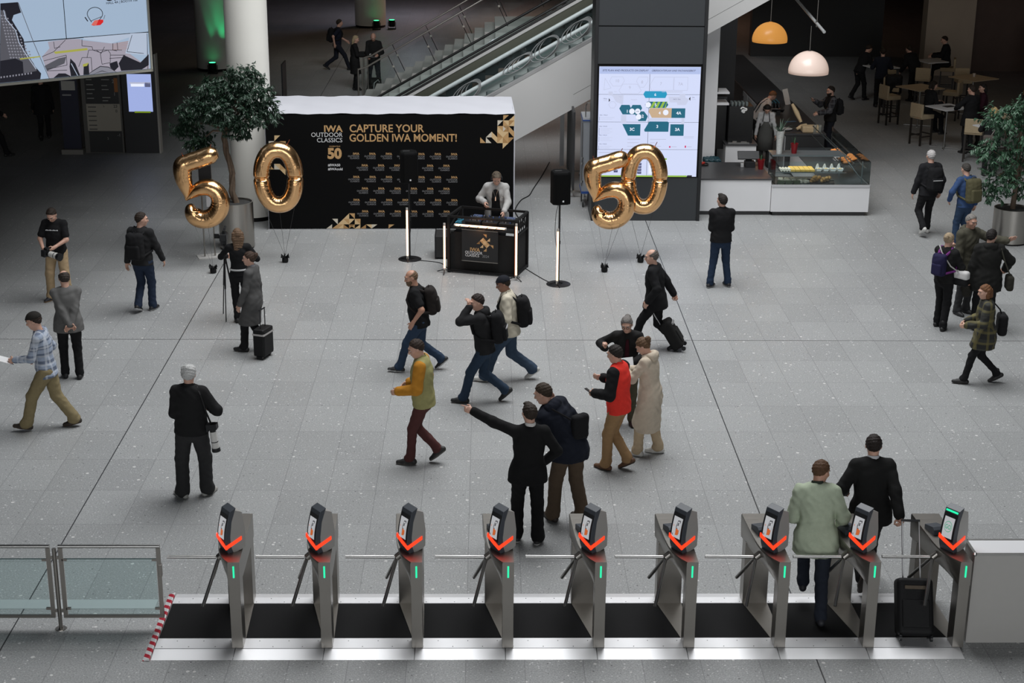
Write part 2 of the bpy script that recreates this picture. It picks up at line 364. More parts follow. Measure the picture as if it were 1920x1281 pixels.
t = thing('staircase', 'wide stone staircase rising to the right behind the escalators', 'staircase', (-1, 47.6, 0)); w1 = W((-1, 47.6, 0))
mb = MB(); x = -3.62; z = 0; prof = []
for k in range(14):
    z += 0.171; mb.box((x, 45.0, max(0, z-0.4)), (x+0.302, 48.75, z)); x += 0.300
mb.box((x, 45.0, z-0.3), (x+1.25, 48.75, z)); x += 1.25
for k in range(14):
    z += 0.171; mb.box((x, 45.0, z-0.4), (x+0.302, 48.75, z)); x += 0.3
w1(mb).build('stone_steps', M_STONE, t)
rail = [(-3.70, 0.0), (-3.70, 1.12), (-3.45, 1.2), (0.62, 3.55), (1.8, 3.62), (6, 6.0)]
for y in (46.45, 48.72):
    mb = MB(); mb.tube([(a, y, b) for a, b in rail[1:]], 0.026, 8); mb.tube([(-3.7, y, 0), (-3.7, y, 1.14)], 0.026, 8); mb.tube([(-3.58, y, 0.0), (-3.58, y, 1.16)], 0.018, 8)
    w1(mb).build('handrail', mat('stair_rail', (0.38, 0.36, 0.33), 0.3, 0.9), t, smooth=50)
    for k in range(7):
        x0 = -3.4+k*1.02; zz = lambda q: 0.25+0.57*(q+3.45)
        mb = MB(); mb.add([(x0, y, zz(x0)-0.1), (x0+0.98, y, zz(x0+0.98)-0.1), (x0+0.98-0.38, y, zz(x0+0.98)+0.62), (x0-0.38, y, zz(x0)+0.62)], [(0, 1, 2, 3)])
        w1(mb).build('glass_panel', M_GLASS, t)
        mb = MB(); mb.tube([(x0+1.0, y-0.02, zz(x0+1.0)-0.22), (x0+1.0-0.42, y-0.02, zz(x0+1.0)+0.68)], 0.011, 6); mb.ball((x0+1.0-0.27, y-0.04, zz(x0+1.0)+0.37), 0.035, 8, 1)
        w1(mb).build('glass_clamp', [M_RUB, mat('pale_disc', (0.5, 0.48, 0.42), 0.4)], t)

# ---------------------------------------------------------------- information pillar with site plan screens
t = thing('information_pillar', 'anthracite pillar with eight screens showing the coloured site plan', 'information display', (3.42, 33.0, 0))
mb = MB(); mb.box((-1.13, 0.03, 0), (1.13, 1.0, 0.94)); mb.box((-1.13, 0.03, 3.34), (1.13, 1.0, 4.10)); mb.box((-1.13, 0.03, 4.125), (1.13, 1.0, 6.4)); mb.box((-1.13, 0.06, 0), (1.13, 0.98, 6.4), 1)
mb.build('pillar_body', [M_DARK, M_BLACK], t)
mb = MB(); mb.box((-1.16, 0.0, 0), (-1.09, 1.0, 6.4)); mb.box((1.09, 0.0, 0), (1.16, 1.0, 6.4)); mb.build('corner_profile', M_BLACKG, t, bevel=0.004)
mb = MB(); mb.box((-1.07, 0.02, 0.95), (1.07, 0.06, 3.3)); mb.build('screen_bezel', M_BLACK, t)
SC = [mat('screen_lit', (0.02, 0.02, 0.03), 0.25, emit=(0.64, 0.70, 0.93), estr=0.92)]
cols = {'head': (0.42, 0.50, 0.78), 'line': (0.44, 0.46, 0.6), 'faint': (0.56, 0.6, 0.78), 'ink': (0.10, 0.11, 0.2), 'teal': (0.0, 0.115, 0.19), 'cyan': (0.0, 0.29, 0.50), 'green': (0.26, 0.46, 0.05), 'tan': (0.55, 0.39, 0.25), 'wht': (0.8, 0.84, 0.97), 'red': (0.62, 0.0, 0.09), 'blk': (0.004, 0.004, 0.006), 'navy': (0.03, 0.035, 0.13), 'blue': (0.05, 0.12, 0.5)}
ks = list(cols); SM = [mat('screen_'+k, (0.01, 0.01, 0.01), 0.3, emit=cols[k], estr=0.95) for k in ks]; KI = {k: i for i, k in enumerate(ks)}
for r in range(4):
    for c in range(2):
        x0 = -1.055+c*1.058; z1 = 3.285-r*0.5815
        MB().box((x0, 0.008, z1-0.574), (x0+1.05, 0.03, z1)).build('screen', SC, t)
def kx(zx): return -1.055+(zx-88)/1065*2.11
def kz(zy): return 3.285-(zy-92)/1140*2.325
mb = MB(); YS = 0.006; lay = [0]
def poly(pts, k, dy=0.0):
    mb.add([(kx(x), YS-dy, kz(y)) for x, y in pts], [tuple(range(len(pts)))], KI[k])
def rect(x0, y0, x1, y1, k, dy=0.0): poly([(x0, y0), (x1, y0), (x1, y1), (x0, y1)], k, dy)
def outline(pts, k, wd=2.5):
    for a, b in zip(pts, pts[1:]+pts[:1]):
        d = Vector((b[0]-a[0], b[1]-a[1])); n_ = Vector((-d.y, d.x)).normalized()*wd/2
        poly([(a[0]+n_.x, a[1]+n_.y), (b[0]+n_.x, b[1]+n_.y), (b[0]-n_.x, b[1]-n_.y), (a[0]-n_.x, a[1]-n_.y)], k)
def ktext(s, x, y, size, k, bold=0.0, align='CENTER', shear=0, sx=1.0): text(mb, s, size*2.11/1065, up(kx(x), YS-0.002, kz(y)), KI[k], bold, align, shear=shear, sx=sx)
rect(92, 94, 1150, 165, 'head'); ktext('SITE PLAN AND PRODUCTS ON DISPLAY', 120, 139, 27, 'ink', .02, 'LEFT', .25, .97); ktext('ÜBERSICHTSPLAN UND FACHANGEBOT', 636, 139, 27, 'ink', .02, 'LEFT', .25, .94)
for pts in ([(220, 195), (335, 195), (355, 235), (320, 290), (235, 290), (198, 240)], [(340, 270), (490, 270), (535, 335), (500, 368), (325, 368), (298, 335)], [(500, 196), (600, 196), (600, 240), (560, 300), (520, 300), (480, 240)], [(670, 196), (870, 196), (870, 330), (640, 330), (622, 280)], [(876, 196), (1020, 196), (1020, 330), (876, 330)], [(215, 450), (255, 450), (275, 480), (255, 514), (215, 514), (195, 480)], [(150, 210), (215, 310), (140, 330)]): outline(pts, 'line')
for s, x, y in (('10', 278, 250), ('9', 412, 318), ('8', 540, 262), ('7', 738, 278), ('7A', 945, 280)): ktext(s, x, y, 44, 'line')
poly([(820, 395), (940, 395), (940, 365), (1000, 365), (1000, 400), (1040, 425), (1010, 480), (920, 480), (915, 455), (840, 455)], 'faint'); poly([(215, 380), (350, 380), (345, 480), (270, 450), (240, 400)], 'faint'); poly([(190, 345), (235, 345), (235, 385), (190, 385)], 'faint'); rect(750, 340, 970, 352, 'faint'); rect(330, 585, 385, 670, 'faint'); rect(615, 620, 830, 645, 'faint'); rect(970, 615, 1000, 680, 'faint')
for s, x, y, z in (('Messepark', 460, 432, 15), ('NCC Ost', 912, 428, 19), ('Mitte', 158, 425, 18), ('Eingang', 158, 441, 13), ('Ost', 1085, 408, 18), ('Eingang', 1090, 425, 13), ('NCC', 265, 352, 14), ('NCC', 318, 403, 14), ('Mitte', 212, 380, 14)): ktext(s, x, y, z, 'ink' if z > 17 else 'line')
poly([(195, 412), (210, 435), (195, 455)], 'blk'); poly([(1055, 395), (1038, 417), (1055, 438)], 'blk')
poly([(575, 340), (795, 340), (808, 372), (790, 410), (580, 410), (557, 372)], 'cyan'); ktext('6', 683, 388, 40, 'wht', .02)
poly([(600, 447), (805, 447), (825, 480), (800, 512), (600, 512), (578, 480)], 'teal')
for x in (640, 690, 740, 790): poly([(x+25, 447), (min(x+52, 806), 447), (min(x+22, 800), 512), (x-6, 512)], 'green', .0008)
poly([(630, 514), (862, 514), (862, 614), (655, 614), (620, 552)], 'tan'); rect(862, 515, 1006, 614, 'teal')
poly([(330, 482), (415, 482), (430, 512), (447, 482), (532, 482), (550, 515), (530, 548), (570, 548), (612, 598), (592, 648), (515, 648), (495, 615), (480, 580), (345, 580), (308, 520)], 'teal')
poly([(345, 680), (538, 680), (538, 800), (408, 800)], 'teal'); poly([(630, 652), (825, 652), (838, 665), (835, 758), (585, 758), (578, 740)], 'teal'); rect(855, 680, 998, 800, 'teal')
for s, x, y in (('5', 690, 495), ('4', 736, 578), ('4A', 938, 578), ('1', 393, 562), ('2', 558, 612), ('3C', 450, 748), ('3', 716, 718), ('3A', 930, 748)): ktext(s, x, y, 44, 'wht', .025)
for x, y in ((612, 480), (442, 548), (503, 548), (515, 605), (800, 558)):
    poly([(x+29*math.cos(a), y+29*math.sin(a)) for a in [-2*math.pi*i/20 for i in range(20)]], 'wht', .0012)
ktext('JOB', 503, 553, 16, 'ink', .02)
for i, (y, n) in enumerate(((592, 2), (708, 4), (800, 3), (892, 2))):
    ktext('HALL / HALLE', 100, y, 14, 'ink', .01, 'LEFT'); rect(100, y+12, 103, y+20+n*16, 'ink')
    for k in range(n): rect(112, y+20+k*16, 240-25*(k % 2)+20*(i == 0), y+22+k*16, 'line')
for x, y, s in ((405, 842, 'OUTDOOR EQUIPMENT'), (405, 878, 'GUNS AND SAFETY'), (645, 842, 'HUNTING AND EQUIPMENT'), (645, 878, 'OPTICS'), (405, 916, 'AMMUNITION'), (645, 916, 'LAW ENFORCEMENT')): rect(x, y-7, x+8*len(s), y-3, 'line'); rect(x, y+4, x+5*len(s), y+6, 'faint')
poly([(857+9*math.cos(a), 916+9*math.sin(a)) for a in [-2*math.pi*i/12 for i in range(12)]], 'red'); rect(1016, 902, 1030, 924, 'red'); rect(874, 912, 930, 917, 'line'); rect(1040, 912, 1090, 917, 'line'); rect(1000, 806, 1108, 809, 'line'); rect(1000, 820, 1108, 823, 'line')
rect(100, 974, 300, 980, 'line'); rect(640, 1035, 830, 1052, 'green'); rect(640, 1052, 830, 1200, 'wht'); rect(180, 1132, 305, 1150, 'blue')
for x, ys in ((786, range(1060, 1190, 34)), (520, range(1085, 1190, 30)), (268, (1160,))):
    for y in ys: rect(x, y, x+42, y+25, 'navy'); rect(x+6, y+7, x+36, y+11, 'line', .0008)
rect(92, 1216, 1050, 1232, 'green'); poly([(1058, 1214), (1106, 1214), (1106, 1232), (1045, 1232)], 'blk')
mb.build('site_plan_print', SM, t)

# ---------------------------------------------------------------- photo backdrop booth
GOLD = [mat('print_gold_%d' % i, c, 0.5) for i, c in enumerate(((0.52, 0.31, 0.13), (0.66, 0.47, 0.25), (0.40, 0.22, 0.08), (0.62, 0.56, 0.46)))]
M_PGREY = mat('print_grey', (0.26, 0.26, 0.27), 0.5); M_PWHITE = mat('print_white', (0.72, 0.72, 0.73), 0.5)
t = thing('photo_backdrop', 'black photo wall printed CAPTURE YOUR GOLDEN IWA MOMENT with white cloth cover', 'backdrop', (-4.47, 32.13, 0), 1.2)
mb = MB(); mb.box((0, 0, 0.02), (5.06, 0.04, 2.41)); mb.build('print_panel', mat('black_fabric', (0.004, 0.004, 0.0042), 0.7, spec=0.08), t)
nx, ny = 40, 12; vs = []; fs = []
for j in range(ny+1):
    for i in range(nx+1):
        x = -0.01+5.09*i/nx; y = 0.0+2.1*j/ny; z = 2.43-0.02*math.sin(math.pi*j/ny)+0.008*math.sin(x*5+j)+0.006*math.sin(x*13+1.7*j)-(0.025 if abs((i % 10)-5) < 1 else 0)*math.sin(math.pi*j/ny)
        vs.append((x, y, z))
for j in range(ny):
    for i in range(nx): a = j*(nx+1)+i; fs.append((a, a+1, a+nx+2, a+nx+1))
mb = MB(); mb.add(vs, fs); mb.box((5.06, 0.02, 0.03), (5.085, 2.1, 2.42)); mb.box((-0.02, 0.04, 0.03), (0.0, 2.1, 2.42)); mb.box((0, 2.08, 0.03), (5.08, 2.1, 2.42))
mb.build('cloth_cover', mat('white_cloth', (0.58, 0.585, 0.63), 0.85, bump=0.2, nscale=4), t, smooth=60)
mb = MB(); mb.box((-0.03, 0.0, 0), (5.1, 0.05, 0.025)); [mb.tube([(x, 0.08, 0), (x, 0.08, 2.4)], 0.015) for x in (0.03, 5.05)]; mb.build('frame', M_ALU, t)
def bu(px, py):
    xl = 495.5+(py-215)*.0475; xr = 960.5+(py-211)*.012
    u = (px-xl)/(xr-xl)*5.06
    return u, 2.41*(432-2.5*u/5.06-py)/(217)
mb = MB()
def btext(s, px, py, hpx, mi, bold=0., align='LEFT', sx=1.0):
    u, z = bu(px, py); text(mb, s, hpx/0.72/90.4, up(u, -0.004, z), mi, bold, align, sx)
btext('CAPTURE YOUR', 653, 246, 14.5, 0, .017, 'LEFT', .93); btext('GOLDEN IWA MOMENT!', 653, 263.5, 14.5, 0, .017, 'LEFT', .89)
btext('IWA', 640, 245.5, 12, 0, .03, 'RIGHT', 1.05); btext('OUTDOOR', 640.5, 255, 8.3, 5, 0, 'RIGHT', .98); btext('CLASSICS', 640.5, 265, 8.3, 5, 0, 'RIGHT', .98)
btext('CELEBRATING', 626, 274, 2.6, 0, 0, 'CENTER', .9); btext('50', 626, 295, 19, 0, .05, 'CENTER', .98); btext('#IWA50', 614, 310, 4.6, 5, .02); btext('#IWAgold', 614, 317.5, 4.6, 5, .02)
mb.build('lettering', GOLD+[M_PGREY, M_PWHITE], t)
for r in range(6):
    n = 7 if r % 2 == 0 else 6
    for c in range(n):
        mb = MB(); px = 672+c*30.6+(0 if r % 2 == 0 else 16)+r*0.45; py = 288.3+r*21.8
        btext('IWA', px, py, 4.3, 0, .025, 'RIGHT'); btext('OUTDOOR', px, py+4.0, 3.1, 4, 0, 'RIGHT', .95); btext('CLASSICS', px, py+7.8, 3.1, 4, 0, 'RIGHT', .95)
        mb.build('small_logo', GOLD+[M_PGREY, M_PWHITE], t)
mb = MB()
def tri(gx, gy, q, mi, ox, oy, s):
    c = [(0, 0), (1, 0), (1, 1), (0, 1)]; P = [c[(q+1) % 4], c[(q+2) % 4], c[q % 4]] if q < 4 else [(0, 1), (1, 1), (.5, .5)]
    pts = []
    for a, b in P:
        u, z = bu(ox+(gx+a)*s, oy+(gy+b)*s); pts.append((u, -0.004, min(2.405, max(.03, z))))
    mb.add(pts, [(0, 1, 2)], mi)
S6 = 10.6
for gx, gy, q, mi in ((4, 0, 3, 0), (5, 0, 1, 1), (3, 1, 3, 3), (4, 1, 0, 1), (4, 1, 2, 0), (5, 1, 3, 2), (5, 1, 1, 1), (3, 2, 0, 0), (3, 2, 2, 1), (4, 2, 1, 2), (4, 2, 3, 3), (5, 2, 2, 0), (1, 3, 1, 3), (2, 3, 2, 1), (3, 3, 0, 1), (3, 3, 2, 2), (4, 3, 1, 0), (4, 3, 3, 1), (5, 3, 0, 0), (0, 4, 2, 0), (1, 4, 2, 3), (2, 4, 0, 1), (3, 4, 3, 0), (3, 4, 1, 1), (4, 4, 0, 0), (4, 4, 2, 2), (4, 5, 3, 1), (4, 2, 0, 0), (5, 4, 3, 2)): tri(gx, gy, q, mi, 898, 212, S6)
for gx, gy, q, mi in ((0, 4, 1, 3), (1, 3, 0, 3), (2, 3, 1, 1), (2, 4, 3, 0), (2, 4, 1, 1), (3, 3, 0, 0), (3, 3, 2, 1), (3, 2, 1, 1), (4, 2, 0, 0), (4, 3, 3, 1), (5, 3, 0, 0), (5, 3, 2, 1), (3, 4, 2, 2), (4, 4, 0, 0), (4, 4, 3, 2), (5, 4, 1, 1), (6, 4, 1, 2), (7, 4, 0, 1), (8, 4, 3, 3), (1, 4, 1, 0), (11, 4, 3, 0)): tri(gx, gy, q, mi, 612, 378, S6)
for gx, gy, q, mi in ((1, 0, 3, 1), (0, 1, 3, 3), (1, 1, 1, 0), (2, 1, 0, 0), (1, 2, 0, 0), (1, 5, 0, 1), (1, 5, 2, 3), (2, 5, 2, 0), (2, 6, 0, 1), (0, 5, 2, 0)): tri(gx, gy, q, mi, 503, 253, S6)
mb.build('triangle_print', GOLD, t)

# ---------------------------------------------------------------- hanging video wall, left
t = thing('video_wall', 'large hanging video wall, top left, with black grip and line drawing on pale blue', 'screen', (-6.27, 30, 3.655)); 
# local frame: u to the left along the wall, tilted a little
UL = Vector((-0.80, -0.60, 0)); UV = Vector((0, 0, 1.0)); UN = Vector((.60, -.80, 0)); VO = Vector((-6.27, 30, 3.655))
VM = Matrix(((UL.x, UV.x, UN.x, 0), (UL.y, UV.y, UN.y, 0), (UL.z, UV.z, UN.z, 0), (0, 0, 0, 1)))
mb = MB(); mb.box((-0.02, -0.02, -0.25), (4.0, 1.9, 0.0), 0, VM); mb.build('cabinet', M_BLACK, t)
mb = MB(); mb.box((-0.03, -0.045, -0.26), (4.0, 0.0, 0.03), 0, VM); mb.box((-0.035, -0.045, -0.26), (0.0, 1.9, 0.03), 0, VM); mb.build('frame', mat('beige_frame', (0.45, 0.44, 0.38), 0.5), t)
vcol = {'pale': (0.40, 0.52, 0.68), 'pale2': (0.36, 0.47, 0.62), 'mauve': (0.40, 0.37, 0.44), 'ink': (0.012, 0.012, 0.02), 'grey': (0.10, 0.10, 0.12), 'mid': (0.26, 0.26, 0.31), 'yel': (0.42, 0.42, 0.08), 'red': (0.75, 0.02, 0.02), 'pink': (0.75, 0.16, 0.13), 'orange': (0.45, 0.28, 0.24), 'lite': (0.5, 0.58, 0.72)}
vk = list(vcol); VMATS = [mat('video_'+k, (0.01, 0.01, 0.01), 0.3, emit=vcol[k], estr=0.8) for k in vk]
def vuv(x, y):
    d = right*(x/6.4-PP[0])+down*(y/6.4-PP[1])+fwd*FPX; o = Vector((0, 0, CAM_H))
    p = o+d*((VO-o).dot(UN)/d.dot(UN))-VO
    return max(0.01, min(p.dot(UL), 3.98)), max(0.01, min(p.dot(UV), 1.88))
US = vuv(828, 800)[0]; VS = vuv(1700, 397)[1]
for c in range(3):
    for r in range(2):
        mb = MB(); u0, u1 = [(0.008, US), (US+.018, 3.99), (3.2, 3.21)][c]; v0, v1 = [(0.008, VS), (VS+.018, 1.9)][r]
        if c < 2: mb.box((u0, v0, 0), (u1, v1, 0.012), 0, VM); mb.build('screen', VMATS[0], t)
# drawing, from zoom coordinates (1920 px = 300 px of the photo)
mb = MB(); VL = [0.014]
def vp(pts, k, l=0):
    mb.add([(*vuv(x, y), 0.0135+0.0006*l) for x, y in pts], [tuple(range(len(pts)))], vk.index(k), VM)
def vl(pts, k, wd=7, l=3):
    for a, b in zip(pts, pts[1:]):
        d = Vector((b[0]-a[0], b[1]-a[1]));
        if d.length == 0: continue
        n_ = Vector((-d.y, d.x)).normalized()*wd/2; vp([(a[0]+n_.x, a[1]+n_.y), (b[0]+n_.x, b[1]+n_.y), (b[0]-n_.x, b[1]-n_.y), (a[0]-n_.x, a[1]-n_.y)], k, l)
vp([(0, 40), (210, 25), (250, 150), (160, 180), (140, 240), (200, 340), (280, 470), (300, 600), (420, 800), (490, 880), (480, 950), (440, 1010), (0, 1065)], 'ink', 0)
vp([(0, 120), (60, 130), (90, 260), (190, 380), (230, 520), (400, 760), (440, 850), (280, 880), (270, 740), (180, 700), (0, 730)], 'grey', 1)
for j in range(16):
    for i in range(9):
        x = i*34+j*8; y = 180+j*36
        if x < 60+j*24 and x < 400 and y < 720: vp([(x, y), (x+18, y-4), (x+26, y+12), (x+10, y+18)], 'mid', 2)
for i in range(11): vp([(i*36, 920-i*5), (i*36+18, 915-i*5), (i*36+20, 935-i*5), (i*36+4, 940-i*5)], 'mid', 2)
vl([(40, 120), (70, 230), (180, 360), (225, 510), (300, 640), (430, 830)], 'lite', 9); vl([(215, 30), (400, 510), (590, 990)], 'grey', 7)
vp([(500, 680), (590, 580), (570, 500), (640, 490), (800, 470), (950, 465), (980, 480), (1330, 520), (1540, 490), (1520, 620), (1700, 750), (1780, 640), (1790, 840), (590, 990)], 'mauve', 0)
vp([(1000, 470), (1330, 520), (1600, 430), (1600, 400), (1000, 450)], 'lite', 1); vp([(1560, 400), (1760, 390), (1760, 660), (1500, 640)], 'lite', 1); vp([(1480, 660), (1680, 750), (1780, 650), (1780, 780), (1700, 850), (1450, 850), (1420, 760)], 'ink', 2)
for k in range(5): vl([(1340, 540+k*14), (1540, 495+k*22)], 'orange', 4)
vp([(1050, 930), (1110, 850), (1200, 800), (1300, 810), (1380, 890), (1300, 900)], 'mid', 2); vl([(1050, 930), (1110, 850), (1200, 795), (1300, 805), (1390, 890)], 'ink', 9, 4); vl([(1110, 900), (1220, 850), (1300, 880)], 'ink', 8, 4)
vp([(1000, 790), (1060, 760), (1070, 920), (1000, 940)], 'ink', 3); vp([(840, 700), (900, 760), (960, 930), (850, 945), (830, 800)], 'ink', 2); vl([(850, 760), (930, 930)], 'lite', 9, 4); vp([(640, 950), (700, 880), (780, 880), (850, 950), (640, 985)], 'ink', 2)
vp([(1310, 760), (1400, 730), (1420, 800), (1370, 850), (1320, 810)], 'ink', 3); vp([(530, 790), (700, 700), (790, 680), (770, 760), (560, 850)], 'grey', 2)
for p in ([(500, 680), (640, 620), (740, 520), (780, 480)], [(520, 730), (790, 660), (800, 780), (560, 830)], [(640, 500), (650, 580), (720, 560)], [(980, 470), (980, 550), (1100, 560), (1110, 600), (1200, 630)], [(1040, 690), (1060, 600), (1340, 600), (1460, 600)], [(940, 800), (980, 690), (1090, 690), (1100, 850)], [(1200, 630), (1290, 600), (1320, 640), (1320, 750), (1220, 770), (1200, 640)], [(1150, 600), (1210, 640), (1250, 560)], [(1350, 520), (1350, 600), (1400, 610)], [(1400, 510), (1410, 600)], [(560, 850), (800, 840)], [(1320, 660), (1500, 660)], [(1310, 700), (1480, 690)], [(1580, 420), (1520, 620), (1720, 640)], [(1760, 400), (1770, 840)]): vl(p, 'ink', 6, 4)
vp([(640, 620), (1040, 575), (1050, 600), (660, 645)], 'yel', 4); vp([(230, 700), (480, 670), (480, 684), (240, 715)], 'yel', 5); vp([(990, 770), (1060, 750), (1040, 790), (990, 800)], 'yel', 5)
vl([(1095, 265)]+[(1135+92*math.cos(a), 165-78*math.sin(a)) for a in np.linspace(3.6, -.7, 18)]+[(1180, 250)], 'ink', 8); vl([(1015, 205), (1050, 255)], 'ink', 12); vl([(1255, 180), (1240, 230)], 'grey', 6); vl([(1090, 250), (1210, 200)], 'ink', 6)
vp([(1090, 298), (1130, 245), (1180, 235), (1150, 305)], 'pink', 3); vp([(1150, 305), (1180, 235), (1235, 235), (1235, 265), (1200, 300)], 'red', 3); vp([(1090, 298), (1150, 305), (1120, 308)], 'red', 4)
def vtext(s, x, y, size, bold=0.0, sx=1.0):
    u, v = vuv(x, y); Mx = VM @ Matrix(((-1, 0, 0, u), (0, 1, 0, v), (0, 0, -1, 0.017), (0, 0, 0, 1))) @ Matrix.Rotation(R(2.0), 4, 'Z')
    text(mb, s, size, Mx, vk.index('ink'), bold, 'LEFT', sx)
vtext('HALL 4A | BOOTH 106', 1270, 52, 0.062, .01, 1.0); vtext('ON', 1262, 12, 0.15, .04, 1.3)
mb.build('video_image', VMATS, t)
mb = MB(); [mb.tube([(UL.x*x-UN.x*.12, UL.y*x-UN.y*.12, 1.8), (UL.x*x-UN.x*.12, UL.y*x-UN.y*.12, 2.4)], 0.02) for x in (0.4, 2.4)]; mb.build('ceiling_rod', M_BLACK, t)

# ---------------------------------------------------------------- left information totems
t = thing('touchscreen_kiosk', 'dark touchscreen kiosk with lit white screen and pale side edge', 'kiosk', (-8.6, 39.86, 0))
MB().box((-0.48, 0, 0), (0.36, 0.22, 2.49)).build('body', mat('kiosk_black', (0.02, 0.02, 0.022), 0.4), t); MB().box((0.36, -0.01, 0), (0.40, 0.24, 2.5)).build('side_edge', mat('pale_edge', (0.42, 0.40, 0.36), 0.5), t)
MB().box((-0.34, -0.012, 1.06), (0.26, 0.0, 2.0)).build('screen', mat('kiosk_screen', (0.01, 0.01, 0.01), 0.3, emit=(0.36, 0.44, 0.78), estr=0.9), t)
mb = MB(); mb.box((-0.2, -0.016, 1.03), (0.2, -0.012, 1.07), 0); mb.box((-0.28, -0.016, 1.76), (0.24, -0.013, 1.80), 1); mb.box((0.1, -0.016, 1.68), (0.24, -0.013, 1.79), 2); mb.box((-0.25, -0.016, 1.69), (0.08, -0.013, 1.76), 3); mb.build('screen_content', [mat('lime_strip', (0.01, 0.01, 0.01), .4, emit=(0.2, 0.3, 0.01), estr=.7), SM[KI['line']], SM[KI['ink']], SM[KI['wht']]], t)
t = thing('directory_sign', 'floor directory sign with dark upper and beige middle panels', 'sign', (-9.58, 39.86, 0))
MB().box((-0.52, 0, 0), (0.46, 0.16, 2.6)).build('body', mat('sign_frame', (0.10, 0.095, 0.085), 0.5), t)
mb = MB(); mb.box((-0.42, -0.012, 1.26), (0.40, 0, 2.6), 0); mb.box((-0.42, -0.012, 0.57), (0.42, 0, 1.25), 1); mb.box((-0.40, -0.012, 0.02), (0.42, 0, 0.55), 0); mb.box((0.31, -0.016, 1.55), (0.40, -0.01, 1.9), 2); mb.build('panel', [mat('sign_dark', (0.018, 0.018, 0.018), 0.4), mat('sign_beige', (0.36, 0.33, 0.27), 0.5), mat('sign_orange', (0.35, 0.12, 0.02), 0.5)], t)
M_ST = [mat('sign_text_light', (0.3, 0.3, 0.28), .5), mat('sign_text_dark', (0.05, 0.05, 0.05), .5)]
def T_(s, x, z, sz, mi=0, b=0):
    q = MB(); text(q, s, sz, up(x, -0.018, z), 0, b, 'LEFT'); q.build('lettering', M_ST[mi], t)
BAR_ = lambda x, z, w_, mi: MB().box((x, -.018, z), (x+w_, -.013, z+.022)).build('lettering', M_ST[mi], t)
T_('2', .26, 1.78, .12, 0, .01); T_('1', .28, 1.46, .12, 0, .01); T_('23', .26, 1.16, .10, 1, .02); T_('0', .30, 1.04, .10, 1, .02); T_('-1', .31, .43, .10, 0, .01); T_('2', .05, .35, .08, 0); T_('9', 0, 1.16, .07, 1)
for k, (x, z) in enumerate([(-.38, 1.85), (-.38, 1.72), (-.38, 1.6), (-.38, 1.5), (-.38, 1.38), (0, 1.85), (0, 1.7), (0, 1.6), (0, 1.4), (0, 1.32)]): BAR_(x, z, .14+.03*(k % 3), 0)
for z in (1.16, 1.05, .93, .82, .70, .60): BAR_(-.38, z, .20, 1)
t = thing('banner_totem', 'narrow dark blue totem with white notice near its top', 'totem', (-10.4, 39.8, 0))
MB().box((-0.22, 0, 0.12), (0.22, 0.12, 2.3)).build('panel', mat('navy_panel', (0.008, 0.009, 0.03), 0.4), t); MB().box((-0.26, -0.14, 0), (0.28, 0.26, 0.12)).build('base', mat('totem_base', (0.2, 0.19, 0.17), .5), t)
MB().box((-0.17, -0.012, 1.60), (0.17, -0.002, 1.83)).build('notice', mat('notice_paper', (0.42, 0.41, 0.38), .7), t)
MB().box((-.16, -.012, 1.46), (.06, -.002, 1.50)).build('lettering', M_PGREY, t)

# green uplights (lamps) at the feet of two columns
M_GLED = mat('green_led', (0.0, 0.1, 0.03), .3, emit=(0.05, 1.0, 0.32), estr=2.5)
for k, (x, y, lab) in enumerate(((-8.98, 52.7, 'black floor uplight with green lens at the shaded column behind the tree'), (-4.32, 63.95, 'black floor uplight, left of a pair, at the far green column'), (-3.72, 64.15, 'black floor uplight, right of a pair, at the far green column'))):
    t = thing('floor_uplight', lab, 'spotlight', (x, y, 0), 0, 'green floor uplights')
    mb = MB(); mb.lathe([(0.11, 0.10), (0.13, 0.14), (0.13, 0.34), (0.12, 0.36)], 16); mb.box((-.16, -.1, 0), (.16, .1, .03)); mb.box((-.16, -.02, 0), (-.14, .02, .28)); mb.box((.14, -.02, 0), (.16, .02, .28)); mb.build('housing', M_BLACK, t, smooth=40)
    MB().lathe([(0.105, 0.355), (0.105, 0.368)], 16).build('lens', M_GLED, t)
spot('green_uplight', (-8.48, 52.72, 0.42), (-8.60, 53.15, 2.2), 60, (0.02, 1.0, 0.35), 36, 0.8)
spot('green_uplight', (-8.98, 52.66, 0.42), (-9.0, 52.98, 2.2), 30, (0.02, 1.0, 0.35), 26, 0.6)
spot('green_uplight', (-4.32, 63.9, 0.42), (-4.36, 64.33, 1.8), 110, (0.02, 1.0, 0.35), 30, 0.6)
spot('green_uplight', (-3.95, 64.1, 0.42), (-4.08, 64.6, 1.8), 90, (0.02, 1.0, 0.35), 26, 0.6)
area('warm_hall_light', (3.5, 66, 4.9), (6, 3), 150, (1.0, 0.55, 0.35))
area('far_hall_light', (-3.0, 68, 4.9), (1.0, 2), 80, (0.8, 0.8, 1.0))
area('hall_downlight', (-4, 56, 4.9), (5, 5), 34, (1.0, 0.86, 0.66))
area('cafe_downlight', (13.0, 45, 4.55), (6, 6), 13, (1.0, 0.80, 0.58))
